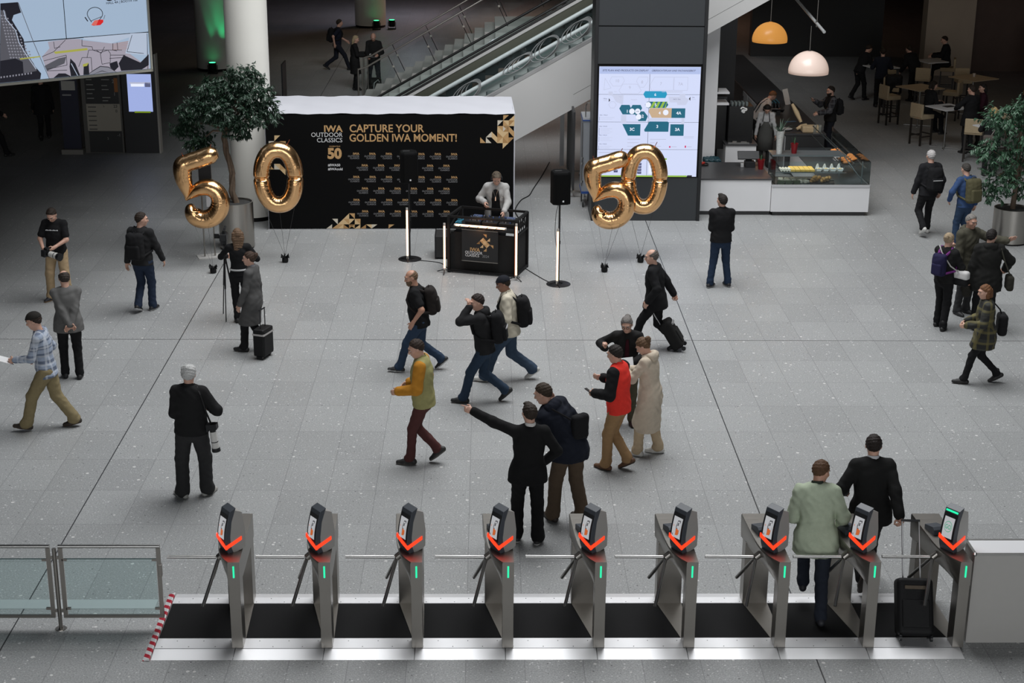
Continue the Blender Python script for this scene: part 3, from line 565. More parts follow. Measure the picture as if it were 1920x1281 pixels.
# ---------------------------------------------------------------- smooth solids (rounded cones and ellipsoids blended, then meshed)
F4 = np.float32
def V3(*a): return np.array(a, float)
def nrm(v):
    v = np.asarray(v, float); return v/(np.linalg.norm(v)+1e-12)
class Prim:
    def __init__(s, ctr, lo, hi, fn, k=0.02, sub=False): s.lo, s.hi, s.fn, s.k, s.sub = np.asarray(lo), np.asarray(hi), fn, k, sub
def cone(A, B, ra, rb, k=0.02, sub=False):
    A, B = np.asarray(A, float), np.asarray(B, float); r = max(ra, rb); D = B-A; L2 = max(D@D, 1e-9)
    def fn(X, Y, Z):
        x, y, z = X-A[0], Y-A[1], Z-A[2]
        t = np.clip((x*D[0]+y*D[1]+z*D[2])/L2, 0, 1)
        return np.sqrt((x-t*D[0])**2+(y-t*D[1])**2+(z-t*D[2])**2)-(ra+(rb-ra)*t)
    return Prim(None, np.minimum(A, B)-r, np.maximum(A, B)+r, fn, k, sub)
def ecap(A, B, side, wa, wb, k=0.03):
    # capsule with elliptical cross-section; wa = (half width along side, half depth) at A
    A, B = np.asarray(A, float), np.asarray(B, float); D = B-A; L = np.linalg.norm(D)+1e-9; zc = D/L
    xc = nrm(np.asarray(side)-zc*(zc@np.asarray(side))); yc = np.cross(zc, xc)
    r = max(wa+wb)
    def fn(X, Y, Z):
        x, y, z = X-A[0], Y-A[1], Z-A[2]
        u = x*xc[0]+y*xc[1]+z*xc[2]; v = x*yc[0]+y*yc[1]+z*yc[2]; q = x*zc[0]+y*zc[1]+z*zc[2]
        t = np.clip(q/L, 0, 1); e = q-t*L
        a = wa[0]+(wb[0]-wa[0])*t; b = wa[1]+(wb[1]-wa[1])*t
        k0 = np.sqrt((u/a)**2+(v/b)**2+(e/b)**2); k1 = np.sqrt((u/a**2)**2+(v/b**2)**2+(e/b**2)**2)+1e-6
        return k0*(k0-1)/k1
    return Prim(None, np.minimum(A, B)-r, np.maximum(A, B)+r, fn, k)
def ell(Cc, ax, rad, k=0.02, sub=False):
    Cc = np.asarray(Cc, float); ax = np.asarray(ax, float); r = max(rad)
    def fn(X, Y, Z):
        x, y, z = X-Cc[0], Y-Cc[1], Z-Cc[2]; k0 = 0; k1 = 0
        for a, q in zip(ax, rad):
            c = x*a[0]+y*a[1]+z*a[2]; k0 = k0+(c/q)**2; k1 = k1+(c/q**2)**2
        k0 = np.sqrt(k0); return k0*(k0-1)/(np.sqrt(k1)+1e-6)
    return Prim(None, Cc-r, Cc+r, fn, k, sub)
def rbox(Cc, ax, half, r, k=0.02, sub=False):
    Cc = np.asarray(Cc, float); ax = np.asarray(ax, float); R_ = np.linalg.norm(half)
    def fn(X, Y, Z):
        x, y, z = X-Cc[0], Y-Cc[1], Z-Cc[2]; o = 0; m = None
        for a, q in zip(ax, half):
            c = np.abs(x*a[0]+y*a[1]+z*a[2])-(q-r); o = o+np.maximum(c, 0)**2; m = c if m is None else np.maximum(m, c)
        return np.sqrt(o)+np.minimum(m, 0)-r
    return Prim(None, Cc-R_, Cc+R_, fn, k, sub)
_ED = [(0, 1), (2, 3), (4, 5), (6, 7), (0, 2), (1, 3), (4, 6), (5, 7), (0, 4), (1, 5), (2, 6), (3, 7)]
_CO = np.array([(i, j, k) for i in (0, 1) for j in (0, 1) for k in (0, 1)])
def solid(prims, h, clips=(), noise=None):
    lo = np.min([p.lo for p in prims if not p.sub], 0)-4*h; hi = np.max([p.hi for p in prims if not p.sub], 0)+4*h
    n = np.ceil((hi-lo)/h).astype(int)+1
    gx, gy_, gz_ = [(lo[i]+h*np.arange(n[i])).astype(F4) for i in range(3)]
    d = np.full(n, 0.15, F4)
    for p in prims:
        m = p.k+3*h
        a = np.maximum(0, np.floor((p.lo-m-lo)/h).astype(int)); b = np.minimum(n, np.ceil((p.hi+m-lo)/h).astype(int)+1)
        if np.any(b <= a): continue
        sl = tuple(slice(a[i], b[i]) for i in range(3))
        e = p.fn(gx[sl[0]][:, None, None], gy_[sl[1]][None, :, None], gz_[sl[2]][None, None, :]).astype(F4)
        o = d[sl]; k = p.k
        if p.sub:
            e = -e; q = np.clip(.5-.5*(o-e)/k, 0, 1); d[sl] = o+(e-o)*q+k*q*(1-q)
        else:
            q = np.clip(.5+.5*(o-e)/k, 0, 1); d[sl] = o+(e-o)*q-k*q*(1-q)
    X, Y, Z = gx[:, None, None], gy_[None, :, None], gz_[None, None, :]
    if noise: d += noise(X, Y, Z)
    for (pt, nv) in clips:  # keep the side where (p-pt).nv > 0
        d = np.maximum(d, -((X-pt[0])*nv[0]+(Y-pt[1])*nv[1]+(Z-pt[2])*nv[2]).astype(F4))
    s = d < 0
    c = [s[i:n[0]-1+i, j:n[1]-1+j, k:n[2]-1+k] for i in (0, 1) for j in (0, 1) for k in (0, 1)]
    anyv = c[0].copy(); allv = c[0].copy()
    for q in c[1:]: anyv |= q; allv &= q
    act = anyv & ~allv; I = np.argwhere(act)
    if len(I) == 0: return np.zeros((0, 3)), np.zeros((0, 4), int)
    idx = np.full(act.shape, -1, np.int32); idx[act] = np.arange(len(I))
    D = np.stack([d[I[:, 0]+o[0], I[:, 1]+o[1], I[:, 2]+o[2]] for o in _CO], 1)
    pos = np.zeros((len(I), 3)); cnt = np.zeros(len(I))
    for a, b in _ED:
        m = (D[:, a] < 0) != (D[:, b] < 0); t = np.where(m, D[:, a]/np.where(m, D[:, a]-D[:, b], 1), 0)
        pos += m[:, None]*(_CO[a]+(_CO[b]-_CO[a])*t[:, None]); cnt += m
    pos = lo+h*(I+pos/cnt[:, None])
    fs = []
    for ax in range(3):
        u, v = (ax+1) % 3, (ax+2) % 3
        s0 = [slice(None)]*3; s1 = [slice(None)]*3; s0[ax] = slice(0, -1); s1[ax] = slice(1, None)
        ch = s[tuple(s0)] != s[tuple(s1)]; E_ = np.argwhere(ch); E_ = E_[(E_[:, u] > 0) & (E_[:, v] > 0) & (E_[:, u] < n[u]-1) & (E_[:, v] < n[v]-1)]
        flip = s[tuple(E_.T)]
        def cell(du, dv):
            q = E_.copy(); q[:, u] -= du; q[:, v] -= dv; return idx[q[:, 0], q[:, 1], q[:, 2]]
        Q = np.stack([cell(1, 1), cell(0, 1), cell(0, 0), cell(1, 0)], 1); Q[~flip] = Q[~flip][:, ::-1]; fs.append(Q)
    f = np.concatenate(fs); return pos, f[(f >= 0).all(1)]
def smesh(name, vf, mats, parent=None, loc=(0, 0, 0), rz=None, mi=None):
    v, f = vf; me = bpy.data.meshes.new(name)
    me.vertices.add(len(v)); me.vertices.foreach_set('co', v.astype(F4).ravel())
    me.loops.add(f.size); me.loops.foreach_set('vertex_index', f.astype(np.int32).ravel())
    me.polygons.add(len(f)); me.polygons.foreach_set('loop_start', np.arange(0, f.size, 4, dtype=np.int32)); me.polygons.foreach_set('loop_total', np.full(len(f), 4, np.int32))
    me.update(calc_edges=True)
    for m in (mats if isinstance(mats, (list, tuple)) else [mats]): me.materials.append(m)
    if mi is not None and len(f): me.polygons.foreach_set('material_index', mi(v[f].mean(1)).astype(np.int32))
    me.shade_smooth()
    o = bpy.data.objects.new(name, me); COL.objects.link(o); o.location = loc
    if parent: o.parent = parent
    if rz is not None: o.rotation_euler = (0, 0, R(rz))
    return o
def folds(amp, fr, ph=0.0):
    def f(X, Y, Z): return (amp*(np.sin(X*fr+ph+3*np.sin(Z*fr*.33+ph))*np.sin(Y*fr*.9+1.3*ph)*np.sin(Z*fr*.8+2*ph+2*X*fr*.2))).astype(F4)
    return f

# ---------------------------------------------------------------- people
def rotv(v, ax, deg):
    v = np.asarray(v, float); ax = nrm(ax); a = R(deg)
    return v*math.cos(a)+np.cross(ax, v)*math.sin(a)+ax*(ax@v)*(1-math.cos(a))
def ik(A, T, l1, l2, pole):
    d = T-A; L = np.linalg.norm(d); Lm = min(L, (l1+l2)*0.999); u = d/(L+1e-9)
    a = (l1*l1-l2*l2+Lm*Lm)/(2*Lm); hh = math.sqrt(max(l1*l1-a*a, 0)); p = nrm(np.asarray(pole, float)-u*(u@np.asarray(pole, float)))
    return A+u*a+p*hh, A+u*Lm
def skeleton(h=1.75, feet=None, lean=0, side=0, twist=0, head=(0, 0, 0), LA=None, RA=None, hz=None, sit=None, turn=0, knees=None, hipy=0.0, hipx=0.0):
    s = h/1.75; K = dict(s=s); Xp, Yp, Zp = V3(1, 0, 0), V3(0, 1, 0), V3(0, 0, 1)
    feet = feet or ((-.10, 0, 0, -8, 0), (.10, 0, 0, 8, 0))
    anks = []; fdirs = []
    for (lat, fw, lift, yaw, pit) in feet:
        anks.append(V3(lat, fw, .085+lift+(.15*math.sin(R(pit)) if pit > 0 else 0)))
        fd = V3(math.sin(R(yaw)), math.cos(R(yaw)), 0); fdirs.append((fd*math.cos(R(pit))-Zp*math.sin(R(pit)), Zp*math.cos(R(pit))+fd*math.sin(R(pit))))
    pel0 = V3(hipx+sum(a[0] for a in anks)/2 if not sit else hipx, hipy+sum(a[1] for a in anks)/2 if not sit else hipy, 0)
    if hz is None:
        hz = .925
        for i, a in enumerate(anks):
            hx = pel0[0]+(-.09 if i == 0 else .09); r2 = .838**2-(a[0]-hx)**2-(a[1]-pel0[1])**2
            hz = min(hz, a[2]+math.sqrt(max(r2, .05)))
    P = pel0+Zp*hz; K['P'] = P
    u = nrm(V3(math.sin(R(side)), math.sin(R(lean)), math.cos(R(lean)))); K['u'] = u
    sd = rotv(Xp, Zp, turn*.5); sh = rotv(Xp, u, twist); sh = nrm(sh-u*(sh@u)); K['sd'] = sd; K['sh'] = sh; fw = np.cross(u, sh); K['fw'] = fw
    K['N'] = P+u*.545; S = [P+u*.488-sh*.165, P+u*.488+sh*.165]; K['S'] = S
    hu = nrm(u*.6+Zp*.4); hyaw, hpit, hrol = head
    hf = nrm(np.cross(hu, sh)); hf = rotv(hf, hu, hyaw); hr = nrm(np.cross(hf, hu)); hf2 = rotv(hf, hr, -hpit); hu2 = rotv(hu, hr, -hpit)
    hu2 = rotv(hu2, hf2, hrol); hr = rotv(hr, hf2, hrol)
    K['H'] = K['N']+hu*.055+hu2*.105+hf2*.02; K['hf'], K['hu'], K['hr'] = hf2, hu2, hr
    K['hip'] = [P-sd*.09, P+sd*.09]; K['ank'] = []; K['knee'] = []; K['fd'] = fdirs
    for i in (0, 1):
        pole = fdirs[i][0]*V3(1, 1, .0)+V3(0, .3, .05) if not knees else V3(*knees[i])
        kn, an = ik(K['hip'][i], anks[i], .425, .42, pole); K['knee'].append(kn); K['ank'].append(an)
    K['E'] = []; K['W'] = []; K['hand'] = []
    for i, A in enumerate((LA, RA)):
        sg = -1 if i == 0 else 1
        A = dict(A or {}); w = A.get('w', (.24, .06, .83)); T = V3(w[0]*sg, w[1], w[2])+V3(pel0[0], 0, 0)*(0 if A.get('abs') else 1)
        if not A.get('abs'): T[1] += pel0[1]
        pole = V3(*A.get('pole', (.45, -.8, -.35))); pole[0] *= sg
        e, wr = ik(S[i], T, .29, .255, pole); K['E'].append(e); K['W'].append(wr)
        d = nrm(wr-e); hd = nrm(V3(A['d'][0]*sg, A['d'][1], A['d'][2])) if 'd' in A else nrm(d+V3(0, 0, -.15))
        th = V3(A['t'][0]*sg, A['t'][1], A['t'][2]) if 't' in A else V3(-.35*sg, 1, .25)
        th = nrm(th-hd*(th@hd)) if abs(nrm(th)@hd) < .97 else nrm(np.cross(hd, V3(1, .2, .1)))
        nv = np.cross(hd, th)*(1 if i == 0 else -1); K['hand'].append((hd, th, nv, A.get('style', 'relax'), A.get('none', False)))
    for q in ('P', 'N', 'H'): K[q] = K[q]*s
    for q in ('S', 'hip', 'ank', 'knee', 'E', 'W'): K[q] = [a*s for a in K[q]]
    return K
CURL = {'relax': ((22, 30),)*4, 'grip': ((62, 75),)*4, 'fist': ((80, 85),)*4, 'flat': ((4, 6),)*4, 'point': ((2, 4), (75, 85), (80, 85), (80, 80)), 'hold': ((40, 45),)*4, 'spread': ((10, 25), (18, 30), (26, 36), (34, 40))}
def hand_prims(W, hand, s):
    hd, th, nv, style, none = hand; P = []
    pc = W+hd*.052*s
    P.append(ell(pc, (th, nv, hd), (.042*s, .0165*s, .058*s), .015)); P.append(cone(W-hd*.01*s, W+hd*.03*s, .027*s, .024*s, .02))
    lens = (.072, .080, .075, .060); offs = (.029, .0105, -.0085, -.027)
    for (c1, c2), L, o in zip(CURL[style], lens, offs):
        r0 = W+hd*(.093-abs(o)*.25)*s+th*o*s
        sp = rotv(hd, nv, 0) if style not in ('spread', 'flat') else nrm(hd+th*o*4)
        bx = th
        d1 = nrm(sp*math.cos(R(c1))+nv*math.sin(R(c1))); d2 = nrm(sp*math.cos(R(c1+c2))+nv*math.sin(R(c1+c2)))
        m = r0+d1*L*.5*s; e = m+d2*L*.5*s
        P.append(cone(r0-d1*.02*s, m, .0095*s, .0088*s, .006)); P.append(cone(m, e, .0088*s, .0072*s, .004))
    t0 = W+hd*.03*s+th*.026*s+nv*.006*s; tight = style in ('grip', 'fist', 'point', 'hold')
    td = nrm(hd*.62+th*.62+nv*(.55 if tight else .25)); t1 = t0+td*.042*s; t2 = t1+nrm(hd*.85+th*(-.1 if tight else .3)+nv*(.5 if tight else .2))*.034*s
    P.append(cone(t0, t1, .0135*s, .011*s, .01)); P.append(cone(t1, t2, .0105*s, .0085*s, .005))
    return P
ST = [(-.07, .158, .108, 0.0), (.05, .146, .102, .005), (.16, .134, .097, .008), (.29, .150, .110, .008), (.39, .158, .104, 0.0), (.47, .125, .08, -.008)]
def torso(K, th, g, lo=-.09, belly=0.0, k=.035, flare=0.0):
    s = K['s']; P = K['P']; out = []; pts = []
    for t, a, b, f in ST:
        if t < lo-.03: continue
        sd = nrm(K['sd']*(1-max(0, t)/.5)+K['sh']*(max(0, t)/.5)); bl = belly*math.exp(-((t-.12)/.12)**2)
        fl = flare*max(0, (.2-t)/.3)
        pts.append((P+(K['u']*t+K['fw']*(f+bl*.5))*s, ((a*g+th+fl+bl*.3)*s, (b*g+th+fl*.8+bl*.6)*s), sd))
    for a, b in zip(pts, pts[1:]): out.append(ecap(a[0], b[0], nrm(a[2]+b[2]), a[1], b[1], k*s))
    for i in (0, 1): out.append(cone(K['N']-K['u']*.03*s, K['S'][i], (.056*g+th*.6)*s, (.050*g+th*.75)*s, .04*s))
    return out
def arm(K, i, r, th, upto=1.0, k=.03):
    s = K['s']; S, E, W = K['S'][i], K['E'][i], K['W'][i]; r0, r1, r2 = [(q+th)*s for q in r]
    if upto <= .5: return [cone(S, S+(E-S)*upto*2, r0, r0+(r1-r0)*upto*2+.008, k*s)]
    q = (upto-.5)*2; return [cone(S, E, r0, r1, k*s), cone(E, E+(W-E)*q, r1, r1+(r2-r1)*q, k*s)]
PID = [0]
CLOTH = {}
def cloth(c, rough=0.88):
    if isinstance(c, bpy.types.Material): return c
    nm = 'cloth_%02x%02x%02x' % tuple(int(min(1, x)*255) for x in c)+'_%d' % (c[0]*1e4)
    return mat(nm, c, rough, noise=.12, nscale=25, spec=.2, bump=.12, bscale=90)
def skinm(c): return mat('skin_%d' % int(c[0]*1000+c[1]*100), c, .5, noise=.08, nscale=14)
SKIN = (.56, .33, .245); SKIN2 = (.43, .235, .165); SKIN3 = (.30, .16, .11)
def person(label, x, y, hd, h=1.75, top=None, bottom=None, shoes=None, hair=None, skin=SKIN, g=1.0, belly=0.0, vox=.0095, face=True, group=None, extra=None, mids=None, **pose):
    PID[0] += 1; ph = PID[0]*1.7
    K = skeleton(h, **pose); s = K['s']; H, hf, hu, hr = K['H'], K['hf'], K['hu'], K['hr']
    def hp(r, f, u): return H+(hr*r+hf*f+hu*u)*s
    AX = (hr, hf, hu); sc = lambda *a: tuple(q*s for q in a)
    P = [ell(hp(0, -.012, .022), AX, sc(.077, .094, .094), .02), ell(hp(0, .030, -.035), AX, sc(.060, .064, .078), .035), ell(hp(0, .062, -.088), AX, sc(.030, .026, .022), .03),
         cone(hp(0, .090, .014), hp(0, .109, -.022), .0105*s, .0155*s, .012), ell(hp(0, .078, .034), AX, sc(.056, .020, .012), .018), ell(hp(.042, .066, -.018), AX, sc(.022, .02, .02), .02), ell(hp(-.042, .066, -.018), AX, sc(.022, .02, .02), .02),
         ell(hp(.031, .094, .010), AX, sc(.017, .010, .011), .012, True), ell(hp(-.031, .094, .010), AX, sc(.017, .010, .011), .012, True),
         ell(hp(0, .092, -.052), AX, sc(.026, .012, .011), .01),
         ell(hp(.079, -.006, -.004), AX, sc(.010, .021, .033), .012), ell(hp(-.079, -.006, -.004), AX, sc(.010, .021, .033), .012),
         cone(K['N']-K['u']*.03*s, hp(0, -.012, -.06), .062*g*s, .054*g*s, .03)]
    P += torso(K, -.022, g)
    for i in (0, 1):
        P += arm(K, i, (.050*g, .041*g, .027), 0)
        if not K['hand'][i][4]: P += hand_prims(K['W'][i], K['hand'][i], s)
        P += [cone(K['hip'][i], K['knee'][i], .082*g*s, .052*s, .03), cone(K['knee'][i], K['ank'][i], .05*s, .034*s, .03), cone(K['ank'][i]-K['fd'][i][1]*.03*s, K['ank'][i]+(K['fd'][i][0]*.11-K['fd'][i][1]*.05)*s, .034*s, .028*s, .02)]
    lipc = hp(0, .10, -.052); lm = mat('lips_%d' % int(skin[0]*1000), (skin[0]*.75, skin[1]*.5, skin[2]*.5), .5)
    def mi(c):
        e = c-lipc; return (((e@hr)/(.022*s))**2+((e@hu)/(.008*s))**2+((e@hf)/(.03*s))**2 < 1).astype(int)
    body = smesh('person', solid(P, vox), [skinm(skin), lm], None, (x, y, 0), hd, mi)
    tag(body, label, 'person', group); K['body'] = body; K['loc'] = (x, y, 0); K['hd'] = hd
    if face:
        for q in (-.031, .031):
            mb = MB(); mb.ball(tuple(hp(q, .083, .010)), (.0115*s, .0105*s, .0078*s), 8, 0); mb.ball(tuple(hp(q, .0895, .010)), .0062*s, 6, 1)
            mb.build('eye', [mat('eye_white', (.55, .53, .5), .3), mat('eye_iris', (.03, .02, .015), .2)], body, smooth=60)
    # hair
    hair = hair or dict(style='short', c=(.03, .02, .015)); stl = hair['style']; hm = mat('hair_%d_%d' % (int(hair['c'][0]*1000), int(hair['c'][1]*1000)), hair['c'], .6, noise=.35, nscale=40, bump=.5, bscale=110, spec=.3)
    def flowf(X, Y, Z): return (.0035*np.sin(X*190+ph)*np.sin(Y*170)+.003*np.sin(Z*150+Y*90)).astype(F4)
    t_ = hair.get('t', .010)
    if stl != 'none':
        if face:
            for q in (-1, 1): MB().tube([tuple(hp(q*.014, .098, .031)), tuple(hp(q*.034, .096, .036)), tuple(hp(q*.052, .080, .030))], .0045*s, 6).build('eyebrow', hm, body, smooth=60)
        cap = [ell(hp(0, -.014, .022), AX, sc(.077+t_, .094+t_, .092+t_*1.1), .01)]
        pl = nrm(hf*-.75+hu*.66)
        if stl in ('short', 'curly', 'bun', 'long', 'pony', 'bob'):
            cl = [(hp(0, .0, .0)+pl*(.010 if stl in ('short', 'curly') else -.002), pl), (hp(0, 0, -.078), hu)]
            if stl == 'curly': cap += [ell(hp(.05*math.cos(a), -.02+.06*math.sin(a), .075+.02*math.sin(3*a)), AX, sc(.04, .04, .03), .02) for a in np.linspace(0, 6, 9)]
            if hair.get('quiff'): cap.append(ell(hp(0, .055, .105), AX, sc(.05, .04, .022), .02))
            smesh('hair', solid(cap, min(vox, .009), cl, flowf), hm, body)
            b2 = []
            if stl == 'bun': b2 = [ell(hp(0, -.115, .05), AX, sc(.045, .04, .042), .02), cone(hp(0, -.09, .03), hp(0, -.105, .045), .05*s, .04*s)]
            if stl == 'pony': b2 = [cone(hp(0, -.10, .03), hp(0, -.135, -.04), .03*s, .034*s, .02), cone(hp(0, -.135, -.04), hp(0, -.12, -.15), .032*s, .015*s, .02)]
            if stl == 'bob': b2 = [cone(hp(q*.07, -.02-.02*abs(q), .03), hp(q*.075, -.02, -.09), .036*s, .03*s, .03) for q in (-1, -.5, .5, 1)]+[cone(hp(0, -.085, .0), hp(0, -.085, -.09), .05*s, .04*s, .03)]
            if stl == 'long':
                L = hair.get('len', .34); dn = nrm(-K['u']*.9-hf*.12)
                b2 = [cone(hp(q*.062, -.05, .02), hp(q*.062, -.05, -.06), .045*s, .045*s, .03) for q in (-1, -.4, .4, 1)]
                b2 += [cone(hp(q*.06, -.055, -.06), hp(q*.060, -.085+.02*abs(q), -.06)+dn*L*s*(1-.25*abs(q)), .044*s, .020*s, .03) for q in (-1, -.35, .35, 1)]
            if b2: smesh('hair_length', solid(b2, vox, (), flowf), hm, body)
        elif stl == 'fringe':  # balding: a band of hair round the back and sides
            smesh('hair', solid(cap, min(vox, .009), [(hp(0, .0, .0)-pl*.002, pl), (hp(0, 0, -.075), hu), (hp(0, -.02, .072), nrm(-hu-hf*.45))], flowf), hm, body)
        if hair.get('beard'):
            bp = [ell(hp(0, .036, -.04), AX, sc(.062+.006, .066+.006, .078+.008), .02), ell(hp(0, .066, -.095), AX, sc(.036, .034, .03), .03)]
            smesh('beard', solid(bp+[ell(lipc+hf*.01*s, AX, sc(.02, .03, .008), .006, True)], min(vox, .009), [(hp(0, 0, -.022), nrm(-hu-hf*.22)), (hp(0, .0, 0), nrm(hf))], flowf), hm, body)
    if hair.get('hat'):
        hc = cloth(hair['hatc']); hp_ = [ell(hp(0, -.012, .035), AX, sc(.094, .112, .098), .01)]
        cl = [(hp(0, .0, .045), nrm(hu-hf*.12))]
        smesh('hat', solid(hp_+[rbox(hp(0, .115, .052), AX, sc(.075, .06, .008), .006, .02)], vox, cl), hc, body)
    if hair.get('specs'):
        mb = MB()
        for q in (-.032, .032): mb.tube([tuple(hp(q+.021*math.cos(a), .108, .008+.016*math.sin(a))) for a in np.linspace(0, 6.283, 13)], .003*s, 5)
        for q in (-1, 1): mb.tube([tuple(hp(q*.053, .106, .012)), tuple(hp(q*.082, .0, .012))], .003*s, 5)
        mb.build('glasses', M_BLACKG, body)
    # bottoms
    if bottom:
        w = bottom.get('w', (.094, .070, .062)); bm_ = cloth(bottom['c']); B = [ecap(K['P']+K['u']*.13*s, K['P']-V3(0, 0, .05)*s, K['sd'], ((.138*g+.004)*s, (.097*g+.004)*s), ((.158*g+.012)*s, (.108*g+.012)*s), .03)]
        for i in (0, 1):
            a = K['ank'][i]; kn = K['knee'][i]; a2 = kn+(a-kn)*(bottom.get('to', 1.0))
            B += [cone(K['hip'][i]-V3(0, 0, .02)*s, kn, (w[0]*g+.006)*s, w[1]*s, .03), cone(kn, a2, w[1]*s, w[2]*s, .03)]
            if bottom.get('to', 1.0) >= 1: B.append(cone(a+(kn-a)*.12, a+V3(0, 0, .0)+K['fd'][i][0]*.03*s, w[2]*s, (w[2]+.002)*s, .02))
        cl = [(K['P']+K['u']*.16*s, -K['u'])]
        lowz = min(K['ank'][0][2], K['ank'][1][2]); cl.append(((0, 0, max(.012, lowz-.07*s)), (0, 0, 1)))
        smesh('trousers', solid(B, vox, cl, folds(.006, 42, ph)), bm_, body)
        if bottom.get('belt'):
            mb = MB(); c = K['P']+K['u']*.085*s; f_ = np.cross(K['u'], K['sd'])
            mb.tube([tuple(c+K['sd']*math.cos(a)*(.155*g+.022)*s+f_*math.sin(a)*(.108*g+.022)*s) for a in np.linspace(0, 6.283, 25)], .016*s, 6); mb.build('belt', cloth(bottom['belt']), body, smooth=60)
    # skirts / coats handled by top
    def make_top(T, nm):
        th = T.get('th', .02); hem = T.get('hem', -.07); lo = max(hem, -.10); m = cloth(T['c'])
        B = torso(K, th, g, lo-.06, belly, flare=T.get('flare', .012))
        cl = []
        if hem < -.11:   # long coat: a skirt hanging from the hips to the hem height
            L = -hem; mid = (K['knee'][0]+K['knee'][1])/2; d = (mid-K['P'])*V3(1, 1, 0)
            e = K['P']+d*min(1.0, L/.42)*.55*V3(1, 1, 0)-V3(0, 0, L)*s; fl = T.get('flare', .03)
            B.append(ecap(K['P']+K['u']*.05*s, e, K['sd'], ((.158*g+th)*s, (.108*g+th)*s), ((.165*g+th+fl)*s, (.12*g+th+fl)*s), .05))
            for i in (0, 1): kk = K['hip'][i]+(K['knee'][i]-K['hip'][i])*min(1, L/.45); B.append(cone(K['hip'][i], kk, (.09*g+th)*s, (.085*g+th)*s, .05))
            cl.append((V3(0, 0, K['P'][2]-L*s), V3(0, 0, 1)))
        else: cl.append((K['P']+K['u']*hem*s, K['u']))
        if T.get('open'):
            c = K['P']+(K['u']*.15+K['fw']*.17)*s; o_ = T['open']; B.append(ecap(K['P']+(K['u']*-.2+K['fw']*.16)*s, K['P']+(K['u']*.44+K['fw']*.15)*s, K['sh'], (o_*s, .09*s), (o_*.55*s, .07*s), .01)); B[-1].sub = True
        sub = [cone(K['N']+K['u']*.028*s, K['N']+K['u']*.2*s, .058*g*s, .09*s, .012, True)]
        smesh(nm, solid(B+sub+([] if T.get('sleeve', 1) == 0 else [q for i in (0, 1) for q in arm(K, i, (.050*g, .042*g, .033), th*T.get('sth', .7), T.get('sleeve', .985))]), vox, cl, folds(T.get('fold', .006), 36, ph)) if T.get('sleevec') is None else solid(B+sub, vox, cl, folds(T.get('fold', .006), 36, ph)), m, body)
        if T.get('sleevec') is not None:
            for i in (0, 1): smesh('sleeve', solid(arm(K, i, (.056*g, .047*g, .035), th*.8, .985), vox, (), folds(.005, 40, ph)), cloth(T['sleevec']), body)
        if T.get('hood'):
            Nk = K['N']; hh = [ell(Nk-K['fw']*.085*s+K['u']*.0*s, (K['sh'], K['fw'], K['u']), sc(.115, .055, .075), .04)]+[cone(Nk+(K['sh']*q*.085-K['fw']*.04+K['u']*.02)*s, Nk+(K['sh']*q*.07+K['fw']*.05+K['u']*.0)*s, .038*s, .026*s, .04) for q in (-1, 1)]
            smesh('hood', solid(hh, vox, (), folds(.005, 50, ph)), m, body)
        elif T.get('collar'):
            mb = MB(); c = K['N']+K['u']*.022*s
            rr = []
            for q, r_ in ((-.012, .068), (.03, .062), (.03, .056), (-.012, .060)): rr.append([tuple(c+(K['u']*(q+(.012 if math.sin(a) < 0 else -.004))+K['sh']*math.cos(a)*r_*g+K['fw']*(math.sin(a)*r_*1.05*g))*s) for a in np.linspace(0, 6.283, 21)[:-1]])
            mb.loft(rr, 0, False); mb.add([p for p in rr[0]]+[p for p in rr[3]], [(i, (i+1) % 20, 20+(i+1) % 20, 20+i) for i in range(20)]); mb.build('collar', cloth(T['collar']), body, smooth=50)
    for i_, T in enumerate(mids or []): make_top(T, T.get('name', 'shirt'))
    if top: make_top(top, top.get('name', 'jacket'))
    # shoes
    sh_ = shoes or dict(c=(.015, .015, .016), sole=(.02, .02, .02)); boot = sh_.get('boot', 0)
    for i in (0, 1):
        fd, fu = K['fd'][i]; a = K['ank'][i]; q = lambda f, u: a+(fd*f+fu*u)*s
        B = [cone(q(-.045, -.045), q(.08, -.055), .040*s, .042*s, .03), cone(q(.08, -.057), q(.165, -.062), .043*s, .032*s, .03), cone(q(-.012, .0+boot), q(.02, -.03), .041*s, .042*s, .03)]
        zs = q(0, -.083)
        sol = lambda c, zs=zs, fu=fu: (((c-zs)@fu) < sh_.get('soleh', .022)*s).astype(int)
        smesh('shoe', solid(B, min(vox, .009), [(zs, fu)]), [mat('shoe_%d_%d' % (int(sh_['c'][0]*1000), int(sh_['c'][2]*1000)), sh_['c'], .6), mat('sole_%d_%d' % (int(sh_['sole'][0]*1000), int(sh_['sole'][2]*1000)), sh_['sole'], .7)], body, mi=sol)
    return K
